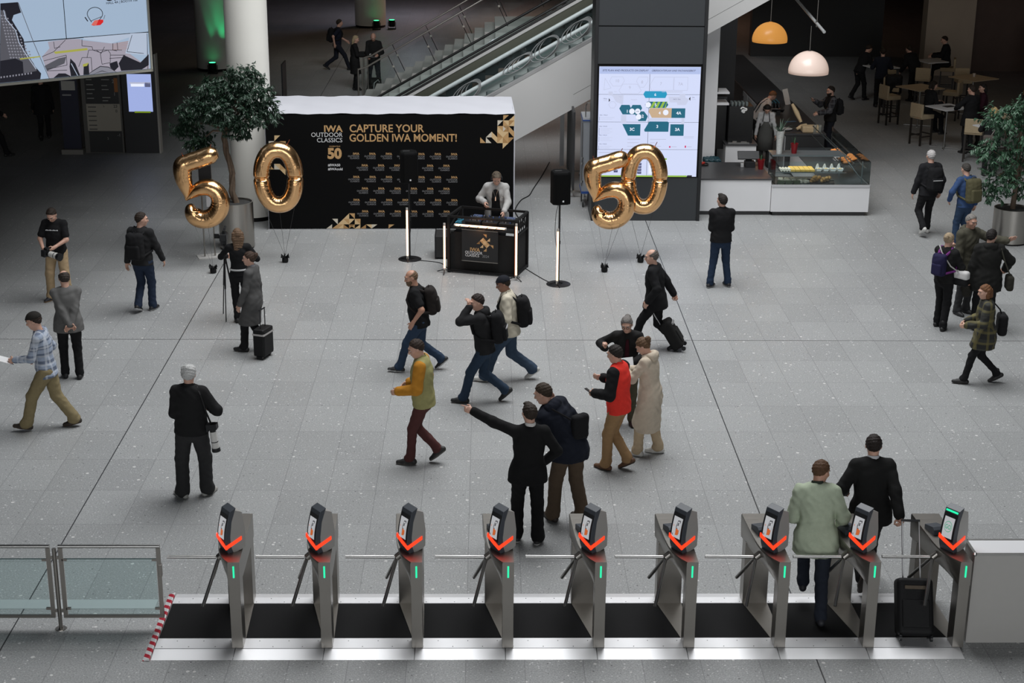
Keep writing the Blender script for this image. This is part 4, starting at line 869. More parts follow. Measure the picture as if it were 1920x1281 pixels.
# ------------------------------------------------ things people carry
def ctr(K, p):  # world place of a point in the person's frame
    a = R(K['hd']); return (K['loc'][0]+p[0]*math.cos(a)-p[1]*math.sin(a), K['loc'][1]+p[0]*math.sin(a)+p[1]*math.cos(a), p[2])
def carried(K, name, label, cat, p, group=None):
    t = thing(name, label, cat, ctr(K, p), K['hd'], group); p = np.asarray(p, float)
    def sh(mb): mb.v = [tuple(np.asarray(q)-p) for q in mb.v]; return mb
    def sv(vf): return vf[0]-p, vf[1]
    return t, sh, sv
def backpack(K, label, c, c2=None, strap=None, size=1.0, vox=.011, stripe=None, low=0.0):
    s = K['s']; u, f, r = K['u'], K['fw'], K['sh']; b = K['P']+(u*(.29-low)-f*(.135+.085*size))*s
    t, sh, sv = carried(K, 'backpack', label, 'backpack', b-u*.24*size*s); AX = (r, f, u); z = size*s
    smesh('main_compartment', sv(solid([rbox(b, AX, (.150*z, .085*z, .235*z), .07*z, .03), ell(b+u*.06*z-f*.05*z, AX, (.12*z, .07*z, .14*z), .05)], vox, (), folds(.004, 45, s*9))), cloth(c), t)
    smesh('front_pocket', sv(solid([rbox(b-u*.08*z-f*.095*z, AX, (.115*z, .04*z, .12*z), .035*z, .02)], vox)), cloth(c2 or c), t)
    if stripe: sh(MB().tube([tuple(b-u*.005*z-f*.133*z-r*.10*z), tuple(b-u*.005*z-f*.138*z), tuple(b-u*.005*z-f*.133*z+r*.10*z)], .012*z, 6)).build('reflective_strip', cloth(stripe), t)
    for i in (0, 1):
        q = -1 if i == 0 else 1; Nn = K['N']; P_ = K['P']
        pts = [b+(r*q*.075+f*.06+u*.17)*z, Nn+(r*q*.095-f*.085-u*.045)*s, Nn+(r*q*.10+f*.0+u*.022)*s, Nn+(r*q*.105+f*.075-u*.03)*s, P_+(u*.38+r*q*.115+f*.148)*s, P_+(u*.27+r*q*.15+f*.125)*s, P_+(u*.17+r*q*.185+f*.02)*s, b+(r*q*.13-u*.17+f*.04)*z]
        sh(MB().tube([tuple(p) for p in pts], .022*s, 6, sx=1.0)).build('shoulder_strap', cloth(strap or c), t, smooth=60)
    sh(MB().tube([tuple(b+(u*.235+r*.03*math.cos(a)*1.3+u*.03*math.sin(a))*z) for a in np.linspace(0, math.pi, 8)], .008*z, 5)).build('grab_handle', cloth(strap or c), t)
    return t
def shoulder_bag(K, label, cc, p, half, strap_from, c2=None, lid=None, strapc=None, name='shoulder_bag', swide=.012):
    p = np.asarray(p, float); t, sh, sv = carried(K, name, label, 'bag', p-V3(0, 0, half[2])); AX = (V3(1, 0, 0), V3(0, 1, 0), V3(0, 0, 1))
    smesh('bag_body', sv(solid([rbox(p, AX, half, min(half)*.8, .02)], .009, (), folds(.003, 50, 2))), cloth(cc), t)
    if lid is not None: smesh('flap', sv(solid([rbox(p+V3(0, 0, half[2]*.45), AX, (half[0]+.006, half[1]+.008, half[2]*.6), min(half)*.8, .02)], .009)), cloth(lid), t)
    pts = [tuple(q) for q in strap_from]; sh(MB().tube(pts, swide, 6)).build('strap', cloth(strapc or cc), t, smooth=60)
    return t
def suitcase(label, loc, rz, c, h=.55, tilt=0, wdt=.36, dep=.22, handle=.45, stripe=None, name='suitcase'):
    t = thing(name, label, 'suitcase', loc, rz); M = rot(tilt, 0, 0); m = cloth(c, .6)
    v, f = solid([rbox((0, 0, .06+h/2), ((1, 0, 0), (0, 1, 0), (0, 0, 1)), (wdt/2, dep/2, h/2), .05, .01)], .012); A = np.array(M.to_3x3())
    smesh('shell', (v@A.T, f), m, t)
    mb = MB(); mb.box((-wdt*.38, -dep/2-.02, .14), (wdt*.38, -dep/2+.01, .06+h*.62), 0, M); mb.build('front_pocket', m, t, bevel=.02)
    mb = MB(); [mb.tube([(x, dep/2-.03, h*.3), (x, dep/2-.03, .06+h+handle)], .009, 6, 0, M) for x in (-.09, .09)]; mb.tube([(-.1, dep/2-.03, .06+h+handle), (.1, dep/2-.03, .06+h+handle)], .014, 8, 1, M); mb.build('telescopic_handle', [M_ALU, M_BLACKG], t)
    for x in (-1, 1):
        for yy in (-1, 1): MB().tube([(x*wdt*.42-.012, yy*dep*.36, .035), (x*wdt*.42+.012, yy*dep*.36, .035)], .035, 12, 0, M).build('wheel', M_BLACKG, t, smooth=40)
    if stripe: MB().box((-wdt*.3, -dep/2-.025, .06+h*.8), (wdt*.3, -dep/2-.0, .06+h*.86), 0, M).build('trim_strip', cloth(stripe), t)
    return t
def photo_camera(K, label, p, d, upv=(0, 0, 1), lens=.16, white=True, sc=1.0, strap=None):
    p = np.asarray(p, float); t, sh, sv = carried(K, 'photo_camera', label, 'camera', p); d = nrm(d); x, y, z = [np.array(q) for q in frame_from(d, upv)]
    M = Matrix(((x[0], y[0], z[0], p[0]), (x[1], y[1], z[1], p[1]), (x[2], y[2], z[2], p[2]), (0, 0, 0, 1))) @ Matrix.Scale(sc, 4)
    mb = MB(); mb.box((-.07, -.05, -.04), (.07, .045, .035), 0, M); mb.box((-.03, .04, -.03), (.03, .075, .04), 0, M); mb.box((.04, -.05, .02), (.075, .045, .06), 0, M); sh(mb).build('camera_body', M_BLACKG, t, bevel=.008)
    mb = MB(); w_ = 1 if white else 0
    for z0, z1, r0, r1, mi in ((.03, .07, .038, .038, 0), (.07, .07+lens*.6, .04, .044, w_), (.07+lens*.6, .08+lens*.6, .046, .046, 0), (.08+lens*.6, .07+lens, .045, .048, w_), (.07+lens, .12+lens, .052, .055, 0)): mb.loft([[(r*math.cos(2*math.pi*k/16), r*math.sin(2*math.pi*k/16), zz) for k in range(16)] for r, zz in ((r0, z0), (r1, z1))], mi, True, True, M)
    sh(mb).build('lens', [M_BLACKG, mat('lens_white', (.62, .61, .58), .4)], t, smooth=40)
    if strap: sh(MB().tube([tuple(q) for q in strap], .012, 5)).build('strap', M_BLACK, t)
    return t
def hc(K, i, f=.09, off=(0, 0, 0)): return K['W'][i]+K['hand'][i][0]*f*K['s']+np.array(off)
def mid(K, f=.11, off=(0, 0, 0)): return (hc(K, 0, f)+hc(K, 1, f))/2+np.array(off)
def sheet(K, label, p, n, w_=.15, hh=.21, c=(.75, .75, .75), name='paper_sheet', cat='paper', upv=(0, 1, 0), thick=.003):
    p = np.asarray(p, float); x, y, z = [np.array(q) for q in frame_from(n, upv)]
    M = Matrix(((x[0], y[0], z[0], 0), (x[1], y[1], z[1], 0), (x[2], y[2], z[2], 0), (0, 0, 0, 1)))
    t = MB().box((-w_/2, -hh/2, 0), (w_/2, hh/2, thick), 0, M).build(name, mat('sheet_%d' % int(c[0]*100), c, .5), None, ctr(K, p), (0, 0, R(K['hd'])))
    return tag(t, label, cat)
# ---------------------------------------------------------------- turnstiles and lane platform
M_RED = mat('red_light', (.2, .01, .0), .3, emit=(1.0, .045, .012), estr=1.35)
M_GRN = mat('green_light', (0, .1, .05), .3, emit=(.02, .80, .38), estr=1.15)
M_HEADT = mat('head_graphite', (.05, .058, .07), .45); M_HEADB = mat('head_black', (.013, .014, .016), .3)
M_RSCR = mat('reader_screen', (.02, .02, .02), .3, emit=(.52, .53, .55), estr=.75)
M_LED1 = mat('reader_orange', (.01, .01, .01), .3, emit=(.6, .13, .03), estr=.8); M_LED2 = mat('reader_grey', (.01, .01, .01), .3, emit=(.10, .10, .11), estr=.8)
M_GO = mat('reader_green', (.01, .01, .01), .3, emit=(.02, .32, .16), estr=.9)
def curve_poly(pts, n=6):
    out = []
    P_ = [Vector((*p, 0)) for p in pts]
    for i in range(len(P_)-1):
        p0, p1, p2, p3 = P_[max(0, i-1)], P_[i], P_[i+1], P_[min(len(P_)-1, i+2)]
        for k in range(n):
            t = k/n; q = .5*((2*p1)+(p2-p0)*t+(2*p0-5*p1+4*p2-p3)*t*t+(3*p1-p0-3*p2+p3)*t**3); out.append((q.x, q.y))
    out.append(pts[-1]); return out
TLAB = ['first turnstile from the left, next to the hazard tape', 'second turnstile from the left', 'third turnstile from the left', 'fourth turnstile from the left, below the man pointing', 'middle turnstile, fifth from the left', 'sixth turnstile from the left', 'seventh turnstile, left of the man in the green jacket', 'eighth turnstile, between the two men walking through', 'rightmost turnstile, its screen showing a green GO']
def make_turnstile(go=False):
    t = thing('turnstile', 'steel turnstile', 'turnstile', (0, 0, 0), 0, 'row of turnstiles')
    left = curve_poly([(-.06, 0), (-.155, .16), (-.215, .40), (-.25, .80), (-.27, 1.19)], 6); L = len(left)
    lowl = curve_poly([(-.06, 0), (-.075, .18), (-.11, .42), (-.20, .80), (-.26, 1.19)], 6)
    def ring(pl, z): return [(x, y, z) for x, y in pl]+[(.035, 1.19, z), (.06, 0, z)]
    MB().loft([ring(lowl, .74), ring([(a*.6+c*.4, b) for (a, b), (c, _) in zip(left, lowl)], .86), ring(left, .995), ring([(x+.006, y) for x, y in left], 1.01)]).build('top_housing', M_STEEL, t, smooth=35)
    mb = MB(); mb.box((-.058, .002, .02), (.058, .20, .76)); mb.build('leg', M_STEEL, t, bevel=.003)
    mb = MB(); mb.box((-.24, .98, .02), (.03, 1.18, .76)); mb.build('leg', M_STEEL, t, bevel=.003)
    mb = MB(); mb.prism([(-.058, .2), (.058, .2), (.035, 1.0), (-.24, 1.0)], 'z', .02, .026); mb.build('base_plate', M_STEEL, t)
    MB().tube([(.0, -.006, .84), (.0, -.006, .965)], .009, 10).build('status_light', M_GRN, t)
    # reader head: profile in (depth, height), extruded along its width; turned to face the lane on the left
    HM = Matrix.Translation((-.06, .33, 1.0)) @ Matrix.Rotation(R(-54), 4, 'Z') @ Matrix.Diagonal((.95, 1.12, 1.16, 1))
    fr = [(-.075, .0), (-.10, .075), (-.10, .16), (-.085, .26), (-.045, .40)]
    f2 = curve_poly(fr, 4); bez = f2+[(.02, .425), (-.02, .30), (-.04, .16), (-.038, .075), (-.015, .0)]
    hous = [(-.025, .0), (-.05, .075), (-.052, .16), (-.032, .30), (.008, .405), (.075, .375), (.10, .2), (.095, .04), (.06, .02)]
    mb = MB(); mb.prism(bez, 'x', -.094, .094, 0, HM); mb.build('reader_bezel', M_HEADT, t, bevel=.004)
    mb = MB(); mb.prism(hous, 'x', -.099, .099, 0, HM); mb.build('reader_housing', mat('reader_steel', (.40, .39, .37), .45, .35), t)
    def FP(x, h, off=.002):   # point on the curved front at height h
        for a, b in zip(f2, f2[1:]):
            if a[1] <= h <= b[1]+1e-9:
                q = (h-a[1])/(b[1]-a[1]); d = a[0]+(b[0]-a[0])*q; return (x, d-off, h)
        return (x, f2[-1][0]-off, h)
    mb = MB(); hs = [.115+.25*i/8 for i in range(9)]
    for a, b in zip(hs, hs[1:]): mb.quad(FP(-.088, a), FP(.088, a), FP(.088, b), FP(-.088, b), 0, HM)
    mb.build('screen_surround', M_HEADB, t)
    mb = MB(); hs = [.14+.19*i/8 for i in range(9)]
    for a, b in zip(hs, hs[1:]): mb.quad(FP(-.066, a, .004), FP(.066, a, .004), FP(.066, b, .004), FP(-.066, b, .004), 0, HM)
    scr = mb.build('screen', M_RSCR, t)
    def art(pts, mi, off): mb.add([FP(x, h, off) for x, h in pts], [tuple(range(len(pts)))], mi, HM)
    mb = MB()
    if go:
        for r0, mi, off in ((.05, 1, .0055), (.045, 2, .006)): art([(r0*math.cos(a), .245+r0*1.0*math.sin(a)) for a in np.linspace(0, 6.28, 25)[:-1]], mi, off)
        d = Vector(FP(0, .225, .007)); d2 = Vector(FP(0, .27, .007)); ang = math.atan2(d2.y-d.y, d2.z-d.z)
        text(mb, 'GO', .058, HM @ Matrix.Translation(d) @ Matrix.Rotation(math.pi/2-ang, 4, 'X'), 1, .012, 'CENTER', .85)
        mb.build('screen_picture', [M_LED1, M_GO, M_RSCR], scr)
    else:
        art([(-.01, .17), (.035, .18), (.05, .235), (.045, .31), (.005, .305), (-.012, .25)], 1, .0055); art([(-.002, .235), (.035, .24), (.036, .298), (.006, .293)], 2, .006)
        art([(-.012, .165), (.03, .172), (.042, .22), (-.004, .23)], 0, .0065); art([(.006, .255), (.026, .258), (.028, .285), (.01, .282)], 1, .0065); art([(-.055, .155), (-.045, .155), (-.045, .175), (-.055, .175)], 1, .0055); art([(-.05, .24), (-.043, .24), (-.043, .255), (-.05, .255)], 0, .0055)
        mb.build('screen_picture', [M_LED1, M_LED2, M_RSCR], scr)
    # red light band wrapping the front corner and the right side
    mb = MB(); rg = []
    for k in range(9):
        u = k/8; x = -.096+.199*u; h_ = .125-.075*u; rg.append([FP(x, h_, .012), FP(x, h_+.036, .012), FP(x, h_+.036, -.01), FP(x, h_, -.01)])
    mb.loft(rg, 0, True, True, HM); q0 = FP(.1, .05, .012)[1]; rg = []
    for k in range(7):
        u = k/6; yy = q0+(.06-q0)*u; h_ = .05+.062*u; rg.append([(.106, yy, h_), (.106, yy, h_+.033), (.09, yy, h_+.033), (.09, yy, h_)])
    mb.loft(rg, 0, True, True, HM); mb.build('red_light_band', M_RED, t)
    MB().box((-.06, -.06, -.0), (.06, .04, .02), 0, HM).build('reader_foot', M_HEADB, t)
    # rear reader, seen from behind
    RM = Matrix.Translation((-.13, .74, 1.01)) @ Matrix.Rotation(R(14), 4, 'Z')
    mb = MB(); mb.prism([(-.10, 0), (.10, 0), (.10, .05), (-.06, .085), (-.10, .06)], 'x', -.07, .07, 0, RM); mb.build('rear_reader', M_HEADT, t, bevel=.004)
    if go:
        MB().box((-.085, -.105, .06), (.085, -.10, .075), 0, RM @ Matrix.Scale(.8, 4)).build('rear_light', M_GRN, t)
        mb = MB(); mb.add([FP(-.08, .375, .003), FP(.08, .375, .003), FP(.08, .392, .003), FP(-.08, .392, .003)], [(0, 1, 2, 3)], 0, HM); mb.build('green_light_bar', M_GRN, t)
    # tripod: three arms around a hub
    hub = Vector((-.20, .44, .875)); mb = MB(); a = Vector((-1, 0, -1)).normalized(); mb.tube([hub+Vector((.07, 0, .06)), hub+a*.035], .038, 14); mb.build('hub', M_STEEL, t, smooth=40)
    for d in ((-1, -.02, .02), (-.25, -.61, -.75), (-.25, .61, -.75)):
        d = Vector(d).normalized(); MB().tube([hub+a*.03+d*.03, hub+a*.03+d*.54], .0185, 12).build('tripod_arm', M_CHROME_B, t, smooth=40)
    return t
M_CHROME_B = mat('satin_tube', (.45, .445, .43), .3, 1.0)
TX_ = [-2.56, -1.635, -.695, .245, 1.195, 2.135, 3.085, 4.015, 4.955]
proto = make_turnstile()
for i, x in enumerate(TX_):
    o = make_turnstile(True) if i == 8 else (proto if i == 0 else copy_tree(proto))
    o.location = (x, 14.70, 0); o['label'] = 'steel tripod turnstile, '+TLAB[i] if i != 4 else 'steel tripod turnstile, the middle one of nine'
M_MAT = mat('black_mat', (.0085, .0085, .009), .8, noise=.3, nscale=60, spec=.15)
M_RAMP = brushed('ramp_aluminium', (.80, .80, .81), .42, (60, 1, 1)); M_RAMP.node_tree.nodes['Principled BSDF'].inputs['Metallic'].default_value = .55
M_RIV = mat('rivet', (.2, .2, .2), .4, 1.0)
edges = [-3.42]+[x-.075 for x in TX_[:-1]]+[4.98]
for i in range(9):
    x0, x1 = (edges[i]+(.0 if i == 0 else .055)) if i else -3.42, edges[i+1]+(.05 if i < 8 else .0)
    t = thing('lane_platform', ['lane platform at the left end, beside the red and white tape', 'lane platform between first and second turnstiles from the left', 'lane platform between second and third turnstiles from the left', 'lane platform between third and fourth turnstiles from the left', 'lane platform between fourth and fifth turnstiles from the left', 'lane platform between fifth and sixth turnstiles from the left', 'lane platform between sixth and seventh turnstiles from the left', 'lane platform under the man in the green jacket', 'lane platform at the right end, under the trolley case'][i], 'lane platform', (x0, 14.5, 0), 0, 'black lane mats with metal ramps')
    w_ = x1-x0-.004
    MB().box((0, .41, 0), (w_, 1.19, .018)).build('rubber_mat', M_MAT, t)
    mb = MB(); mb.prism([(0, 0), (.20, .022), (.41, .024), (.41, 0)], 'x', 0, w_, 0); mb.box((0, .195, .0225), (w_, .2, .0245), 1)
    for k in range(6): mb.lathe([(.006, .0235), (.005, .026)], 8, 1, None, (w_*(k+.5)/6, .235+.12*(k % 2)))
    mb.build('front_ramp', [M_RAMP, M_RIV], t)
    mb = MB(); mb.prism([(1.19, 0), (1.19, .024), (1.33, .022), (1.45, 0.002), (1.45, 0)], 'x', 0, w_, 0)
    for k in range(6): mb.lathe([(.006, .0235), (.005, .026)], 8, 1, None, (w_*(k+.5)/6, 1.22+.08*(k % 2)))
    mb.build('rear_ramp', [M_RAMP, M_RIV], t)
def hazard():
    m = mat('hazard_tape', (.7, .7, .7), .5); nt = m.node_tree; b = nt.nodes['Principled BSDF']
    tc = nt.nodes.new('ShaderNodeTexCoord'); sp = nt.nodes.new('ShaderNodeSeparateXYZ'); nt.links.new(tc.outputs['Object'], sp.inputs[0])
    ad = nt.nodes.new('ShaderNodeMath'); ad.operation = 'MULTIPLY_ADD'; ad.inputs[1].default_value = 7.5; nt.links.new(sp.outputs[1], ad.inputs[0])
    mu = nt.nodes.new('ShaderNodeMath'); mu.operation = 'MULTIPLY'; mu.inputs[1].default_value = 9; nt.links.new(sp.outputs[0], mu.inputs[0]); nt.links.new(mu.outputs[0], ad.inputs[2])
    f = nt.nodes.new('ShaderNodeMath'); f.operation = 'FRACT'; nt.links.new(ad.outputs[0], f.inputs[0])
    l = nt.nodes.new('ShaderNodeMath'); l.operation = 'LESS_THAN'; l.inputs[1].default_value = .5; nt.links.new(f.outputs[0], l.inputs[0])
    mx = nt.nodes.new('ShaderNodeMix'); mx.data_type = 'RGBA'; mx.inputs[6].default_value = (.62, .62, .62, 1); mx.inputs[7].default_value = (.42, .012, .03, 1)
    nt.links.new(l.outputs[0], mx.inputs[0]); nt.links.new(mx.outputs[2], b.inputs['Base Color']); return m
mb = MB(); mb.prism([(-.075, .002), (-.015, .026), (.0, .026), (.0, .002)], 'y', 0, 1.46); tag(mb.build('hazard_strip', hazard(), None, (-3.43, 14.48, 0)), 'red and white hazard tape along the left end of the lanes', 'hazard tape')
tag(MB().box((-3.4, 0, 0), (1.8, .21, .004)).build('floor_plate', mat('pale_plate', (.50, .53, .53), .45, .3), None, (-5.4, 15.61, 0)), 'pale metal floor plate running under the glass barriers', 'floor plate')

# glass barriers at the lower left
def glass_gate(label, x, w_):
    t = thing('glass_barrier', label, 'barrier', (x, 15.17, 0), 0, 'glass barriers')
    MB().tube([(0, 0, .965), (w_, 0, .965)], .021, 14).build('top_rail', M_CHROME_B, t, smooth=40)
    for a in (0.02, w_-.02): MB().box((a-.022, -.012, .15), (a+.022, .012, .955)).build('upright', M_STEEL, t, bevel=.002)
    MB().box((0, -.015, .135), (w_, .015, .165)).build('bottom_rail', M_STEEL, t)
    MB().box((.05, -.004, .17), (w_-.05, .004, .82)).build('glass_pane', glass('barrier_glass', (.86, .93, .93), .08, .02), t)
    mb = MB(); mb.box((.05, -.006, .818), (w_-.05, .006, .824)); mb.build('pane_edge', mat('glass_edge', (.03, .06, .06), .3), t)
    for a in (.06, w_-.06):
        for z in (.24, .81): MB().box((a-.03, -.012, z-.012), (a+.02, .012, z+.012)).build('clamp', M_STEEL, t)
    return t
t = glass_gate('glass barrier panel beside the hazard tape, hinged to the post', -4.46, 1.06); MB().box((1.035, -.02, .62), (1.07, .025, .76)).build('lock', M_STEEL, t, bevel=.004)
glass_gate('glass barrier panel running out of frame, left of the post', -5.72, 1.17)
t = thing('barrier_post', 'round steel floor post between the two glass barrier panels', 'post', (-4.505, 15.17, 0)); MB().tube([(0, 0, 0), (0, 0, .94)], .022, 14).build('pole', M_STEEL, t, smooth=40); MB().lathe([(.062, 0), (.06, .006)], 24).build('foot_ring', M_STEEL, t)
mb = MB(); [mb.box((-.05, -.01, z), (.05, .01, z+.03)) for z in (.2, .82)]; mb.build('hinge', M_STEEL, t)
# white case at the right
t = thing('white_counter', 'white boxed counter with metal edges at the right of the turnstiles', 'counter', (5.08, 14.84, 0))
MB().box((.0, .0, .0), (2.2, .33, 1.02)).build('body', mat('case_grey', (.40, .39, .37), .5, noise=.03), t); MB().box((.02, .02, 1.02), (2.2, .33, 1.035)).build('top_panel', mat('case_white', (.74, .74, .75), .4), t)
mb = MB(); mb.box((-.012, -.012, 1.015), (2.2, .012, 1.04)); mb.box((-.012, .32, 1.015), (2.2, .345, 1.04)); mb.box((-.012, -.012, 1.015), (.012, .345, 1.04)); mb.build('edge_trim', M_CHROME_B, t)
mb = MB(); [mb.ball((x, y, 1.03), .022, 8) for x in (0,) for y in (0, .335)]; mb.build('corner_cap', M_CHROME_B, t)

# ---------------------------------------------------------------- foil balloons
def foil(name, c, rough):
    m = mat(name, c, rough, 1.0); nt = m.node_tree; b = nt.nodes['Principled BSDF']; tc = nt.nodes.new('ShaderNodeTexCoord'); n = nt.nodes.new('ShaderNodeTexNoise'); n.inputs['Scale'].default_value = 5; n.inputs['Detail'].default_value = 2; n.inputs['Distortion'].default_value = 1.0
    bp = nt.nodes.new('ShaderNodeBump'); bp.inputs['Strength'].default_value = .35; bp.inputs['Distance'].default_value = .03; nt.links.new(tc.outputs['Object'], n.inputs['Vector']); nt.links.new(n.outputs['Fac'], bp.inputs['Height']); nt.links.new(bp.outputs['Normal'], b.inputs['Normal']); return m
M_FOIL = foil('gold_foil', (.90, .54, .26), .23)
def sweep(path, rad, closed, n=40, depth=.92, wr=0.0, wrn=30, samp=200):
    P_ = np.array(path, float); m = len(P_)
    def cr(A, i, t):
        g_ = (lambda k: A[k % m]) if closed else (lambda k: A[min(max(k, 0), m-1)])
        a, b, c, d = g_(i-1), g_(i), g_(i+1), g_(i+2); return .5*(2*b+(c-a)*t+(2*a-5*b+4*c-d)*t*t+(3*b-a-3*c+d)*t**3)
    rad = np.array(rad, float).reshape(-1, 1); N = m if closed else m-1; pts = []; rs = []
    for q in range(samp+(0 if closed else 1)):
        t = q/samp*N; i = min(int(t), N-1); pts.append(cr(P_, i, t-i)); rs.append(float(cr(rad, i, t-i)[0]))
    pts = np.array(pts); rs = np.maximum(np.array(rs), .004); k = len(pts); rings = []
    cen = P_.mean(0)
    for i in range(k):
        d = pts[(i+1) % k]-pts[i-1] if closed else pts[min(i+1, k-1)]-pts[max(i-1, 0)]; d = nrm(d); nrm2 = np.array([-d[1], d[0]])
        out = 1 if (nrm2@(pts[i]-cen)) > 0 else -1
        ring = []
        for j in range(n):
            a = 2*math.pi*j/n; inn = max(0, -math.cos(a)*out); r = rs[i]*(1-wr*inn**1.5*(.5+.5*math.sin(i*wrn*6.283/k))**2*1.0); seam = .006*max(0, abs(math.cos(a))-.97)/.03
            off = (r+seam)*math.cos(a); ring.append((pts[i][0]+nrm2[0]*off, r*depth*math.sin(a), pts[i][1]+nrm2[1]*off))
        rings.append(ring)
    return rings
def balloon(kind, label, loc, w_, h_, weights, rz=0, tail=True):
    t = thing('number_balloon', label, 'balloon', loc, rz, 'gold number balloons')
    if kind == '0':
        N = 28; tube_r = .152*w_/.93; ax, az = w_/2-tube_r, h_/2-tube_r; pa = []; ra = []
        for i in range(N):
            a = 2*math.pi*i/N+.08; x = ax*math.copysign(abs(math.cos(a))**.85, math.cos(a)); z = az*math.sin(a); pa.append((x, z)); ra.append(tube_r)
        rg = sweep(pa, ra, True, 44, .95, .028, 38, 280)
        k = len(rg)
        for frac in (.005, .505):
            c = int(frac*k+k*.985) % k
            for i in range(-22, 23):
                f_ = 1-.34*math.exp(-(i/2.4)**2)-.08*math.exp(-(i/9.)**2); r_ = rg[(c+i) % k]; m_ = np.mean(r_, 0); rg[(c+i) % k] = [tuple(m_+(np.array(p)-m_)*np.array([1-(1-f_)*.35, f_, 1-(1-f_)*.35])) for p in r_]
        mb = MB(); mb.loft(rg+[rg[0]], 0, False)
    else:
        q = .001456*h_/1.5
        pts = [(640, 215), (560, 235), (400, 295), (262, 340), (188, 385), (180, 510), (203, 640), (215, 760), (205, 828), (260, 780), (380, 690), (500, 665), (600, 720), (645, 830), (620, 960), (530, 1060), (410, 1090), (310, 1050), (285, 960), (315, 930)]
        rad = [.070, .135, .142, .142, .150, .140, .115, .055, .012, .05, .115, .138, .14, .145, .150, .150, .148, .145, .125, .05]
        P2 = [((x-400)*q, (640-z)*q) for x, z in pts]; rg = sweep(P2, [r*h_/1.5*1.17 for r in rad], False, 40, 1.0, .028, 50, 260); mb = MB(); mb.loft(rg)
    mb.build('foil_body', M_FOIL, t, smooth=75)
    mb = MB(); mb.tube([(w_*.18, 0, h_*.44), (w_*.25, 0.0, h_*.53)], .007, 6); mb.tube([(-w_*.3, 0, h_*.36), (-w_*.33, 0.0, h_*.42)], .005, 6); mb.build('filling_tab', mat('foil_red', (.45, .12, .06), .3, .8), t)
    iw = Matrix.Translation(loc) @ Matrix.Rotation(R(rz), 4, 'Z'); iw = iw.inverted(); mb = MB()
    for (sx, sz, wp) in weights: mb.tube([(sx, 0, sz), tuple(iw @ Vector(wp))], .0028, 5)
    mb.build('ribbon', mat('dark_ribbon', (.05, .05, .05), .4), t)
    return t
WL = [(-5.11, 28.89, .13), (-3.85, 29.65, .13), (2.27, 29.04, .13), (3.02, 29.72, .13)]
balloon('5', 'gold foil number 5 balloon floating in front of the potted tree', (-5.37, 29.5, 1.54), .97, 1.5, [(-.2, -.66, WL[0]), (.1, -.74, WL[0])])
balloon('0', 'gold foil number 0 balloon in front of the white column and black wall', (-3.91, 29.6, 1.68), .94, 1.36, [(-.3, -.55, WL[1]), (0, -.68, WL[1]), (.3, -.5, WL[1])], 4)
balloon('5', 'gold foil number 5 balloon at the lower left of the site plan pillar', (2.38, 29.9, 1.43), .97, 1.47, [(-.2, -.6, WL[2]), (.1, -.72, WL[2])], -6)
balloon('0', 'gold foil number 0 balloon in front of the site plan pillar', (3.07, 30.05, 1.57), .90, 1.38, [(-.3, -.5, WL[3]), (.2, -.62, WL[3]), (-.3, -.5, WL[2])], -4)
for i, p in enumerate(WL):
    t = thing('balloon_weight', ['black balloon weight by the tripod, under the left number 5', 'black balloon weight under the left number 0', 'black balloon weight under the right number 5', 'black balloon weight beside the walking man, under the right number 0'][i], 'balloon weight', (p[0], p[1], 0), 30*i, 'black balloon weights')
    mb = MB(); mb.lathe([(.05, 0), (.062, .03), (.058, .09), (.03, .12)], 12); mb.build('weight', M_BLACK, t, smooth=40)
    mb = MB()
    for k in range(14):
        a = k*2.4; mb.add([(0, 0, .10), (.07*math.cos(a), .07*math.sin(a), .15+.03*math.sin(k*3)), (.085*math.cos(a+.35), .085*math.sin(a+.35), .10+.03*math.cos(k*2))], [(0, 1, 2)])
    mb.build('foil_frill', M_BLACK, t)

# ---------------------------------------------------------------- potted trees
M_LEAF = mat('ficus_leaf', (.017, .040, .023), .42, noise=.4, nscale=3); M_LEAF2 = mat('ficus_young_leaf', (.12, .22, .05), .45); M_BARK = mat('ficus_bark', (.14, .10, .07), .85, noise=.4, nscale=20, bump=.5)
def leaf_mass(blobs, n_tw, per, L=.085, droop=.5, seed=1, young=.012):
    r_ = random.Random(seed); mb = MB(); tot = sum(b[3] for b in blobs)
    for _ in range(n_tw):
        q = r_.random()*tot
        for b in blobs:
            q -= b[3]
            if q <= 0: break
        d = Vector((r_.gauss(0, 1), r_.gauss(0, 1), r_.gauss(0, 1))).normalized(); rr = r_.random()**.4
        c = Vector(b[0])+Vector((d.x*b[1], d.y*b[1], d.z*b[2]))*rr
        ax = (d*Vector((1, 1, .3))+Vector((0, 0, .25 if r_.random() < .6 else -.5))).normalized()
        yl = 1 if r_.random() < young else 0
        for k in range(per):
            p = c+ax*(.20*(k/per-.5))
            o = Vector((r_.gauss(0, 1), r_.gauss(0, 1), r_.gauss(0, .6))).normalized(); dr = (o*.8+ax*.7+Vector((0, 0, -droop))).normalized()
            l = L*(.75+.5*r_.random()); sd = dr.cross(Vector((0, 0, 1))); sd = sd.normalized() if sd.length > .05 else Vector((1, 0, 0)); sd = (sd+Vector((0, 0, r_.uniform(-.4, .4)))).normalized(); nn = sd.cross(dr)
            w2 = l*.21
            v = [p, p+dr*l*.45+sd*w2-nn*.004, p+dr*l*.45+nn*l*.04*-1, p+dr*l*.45-sd*w2-nn*.004, p+dr*l-nn*l*.06]
            v[2] = p+dr*l*.45+nn*l*.05
            mb.add(v, [(0, 1, 2), (0, 2, 3), (1, 4, 2), (2, 4, 3)], yl if k < 3 else 0)
    return mb
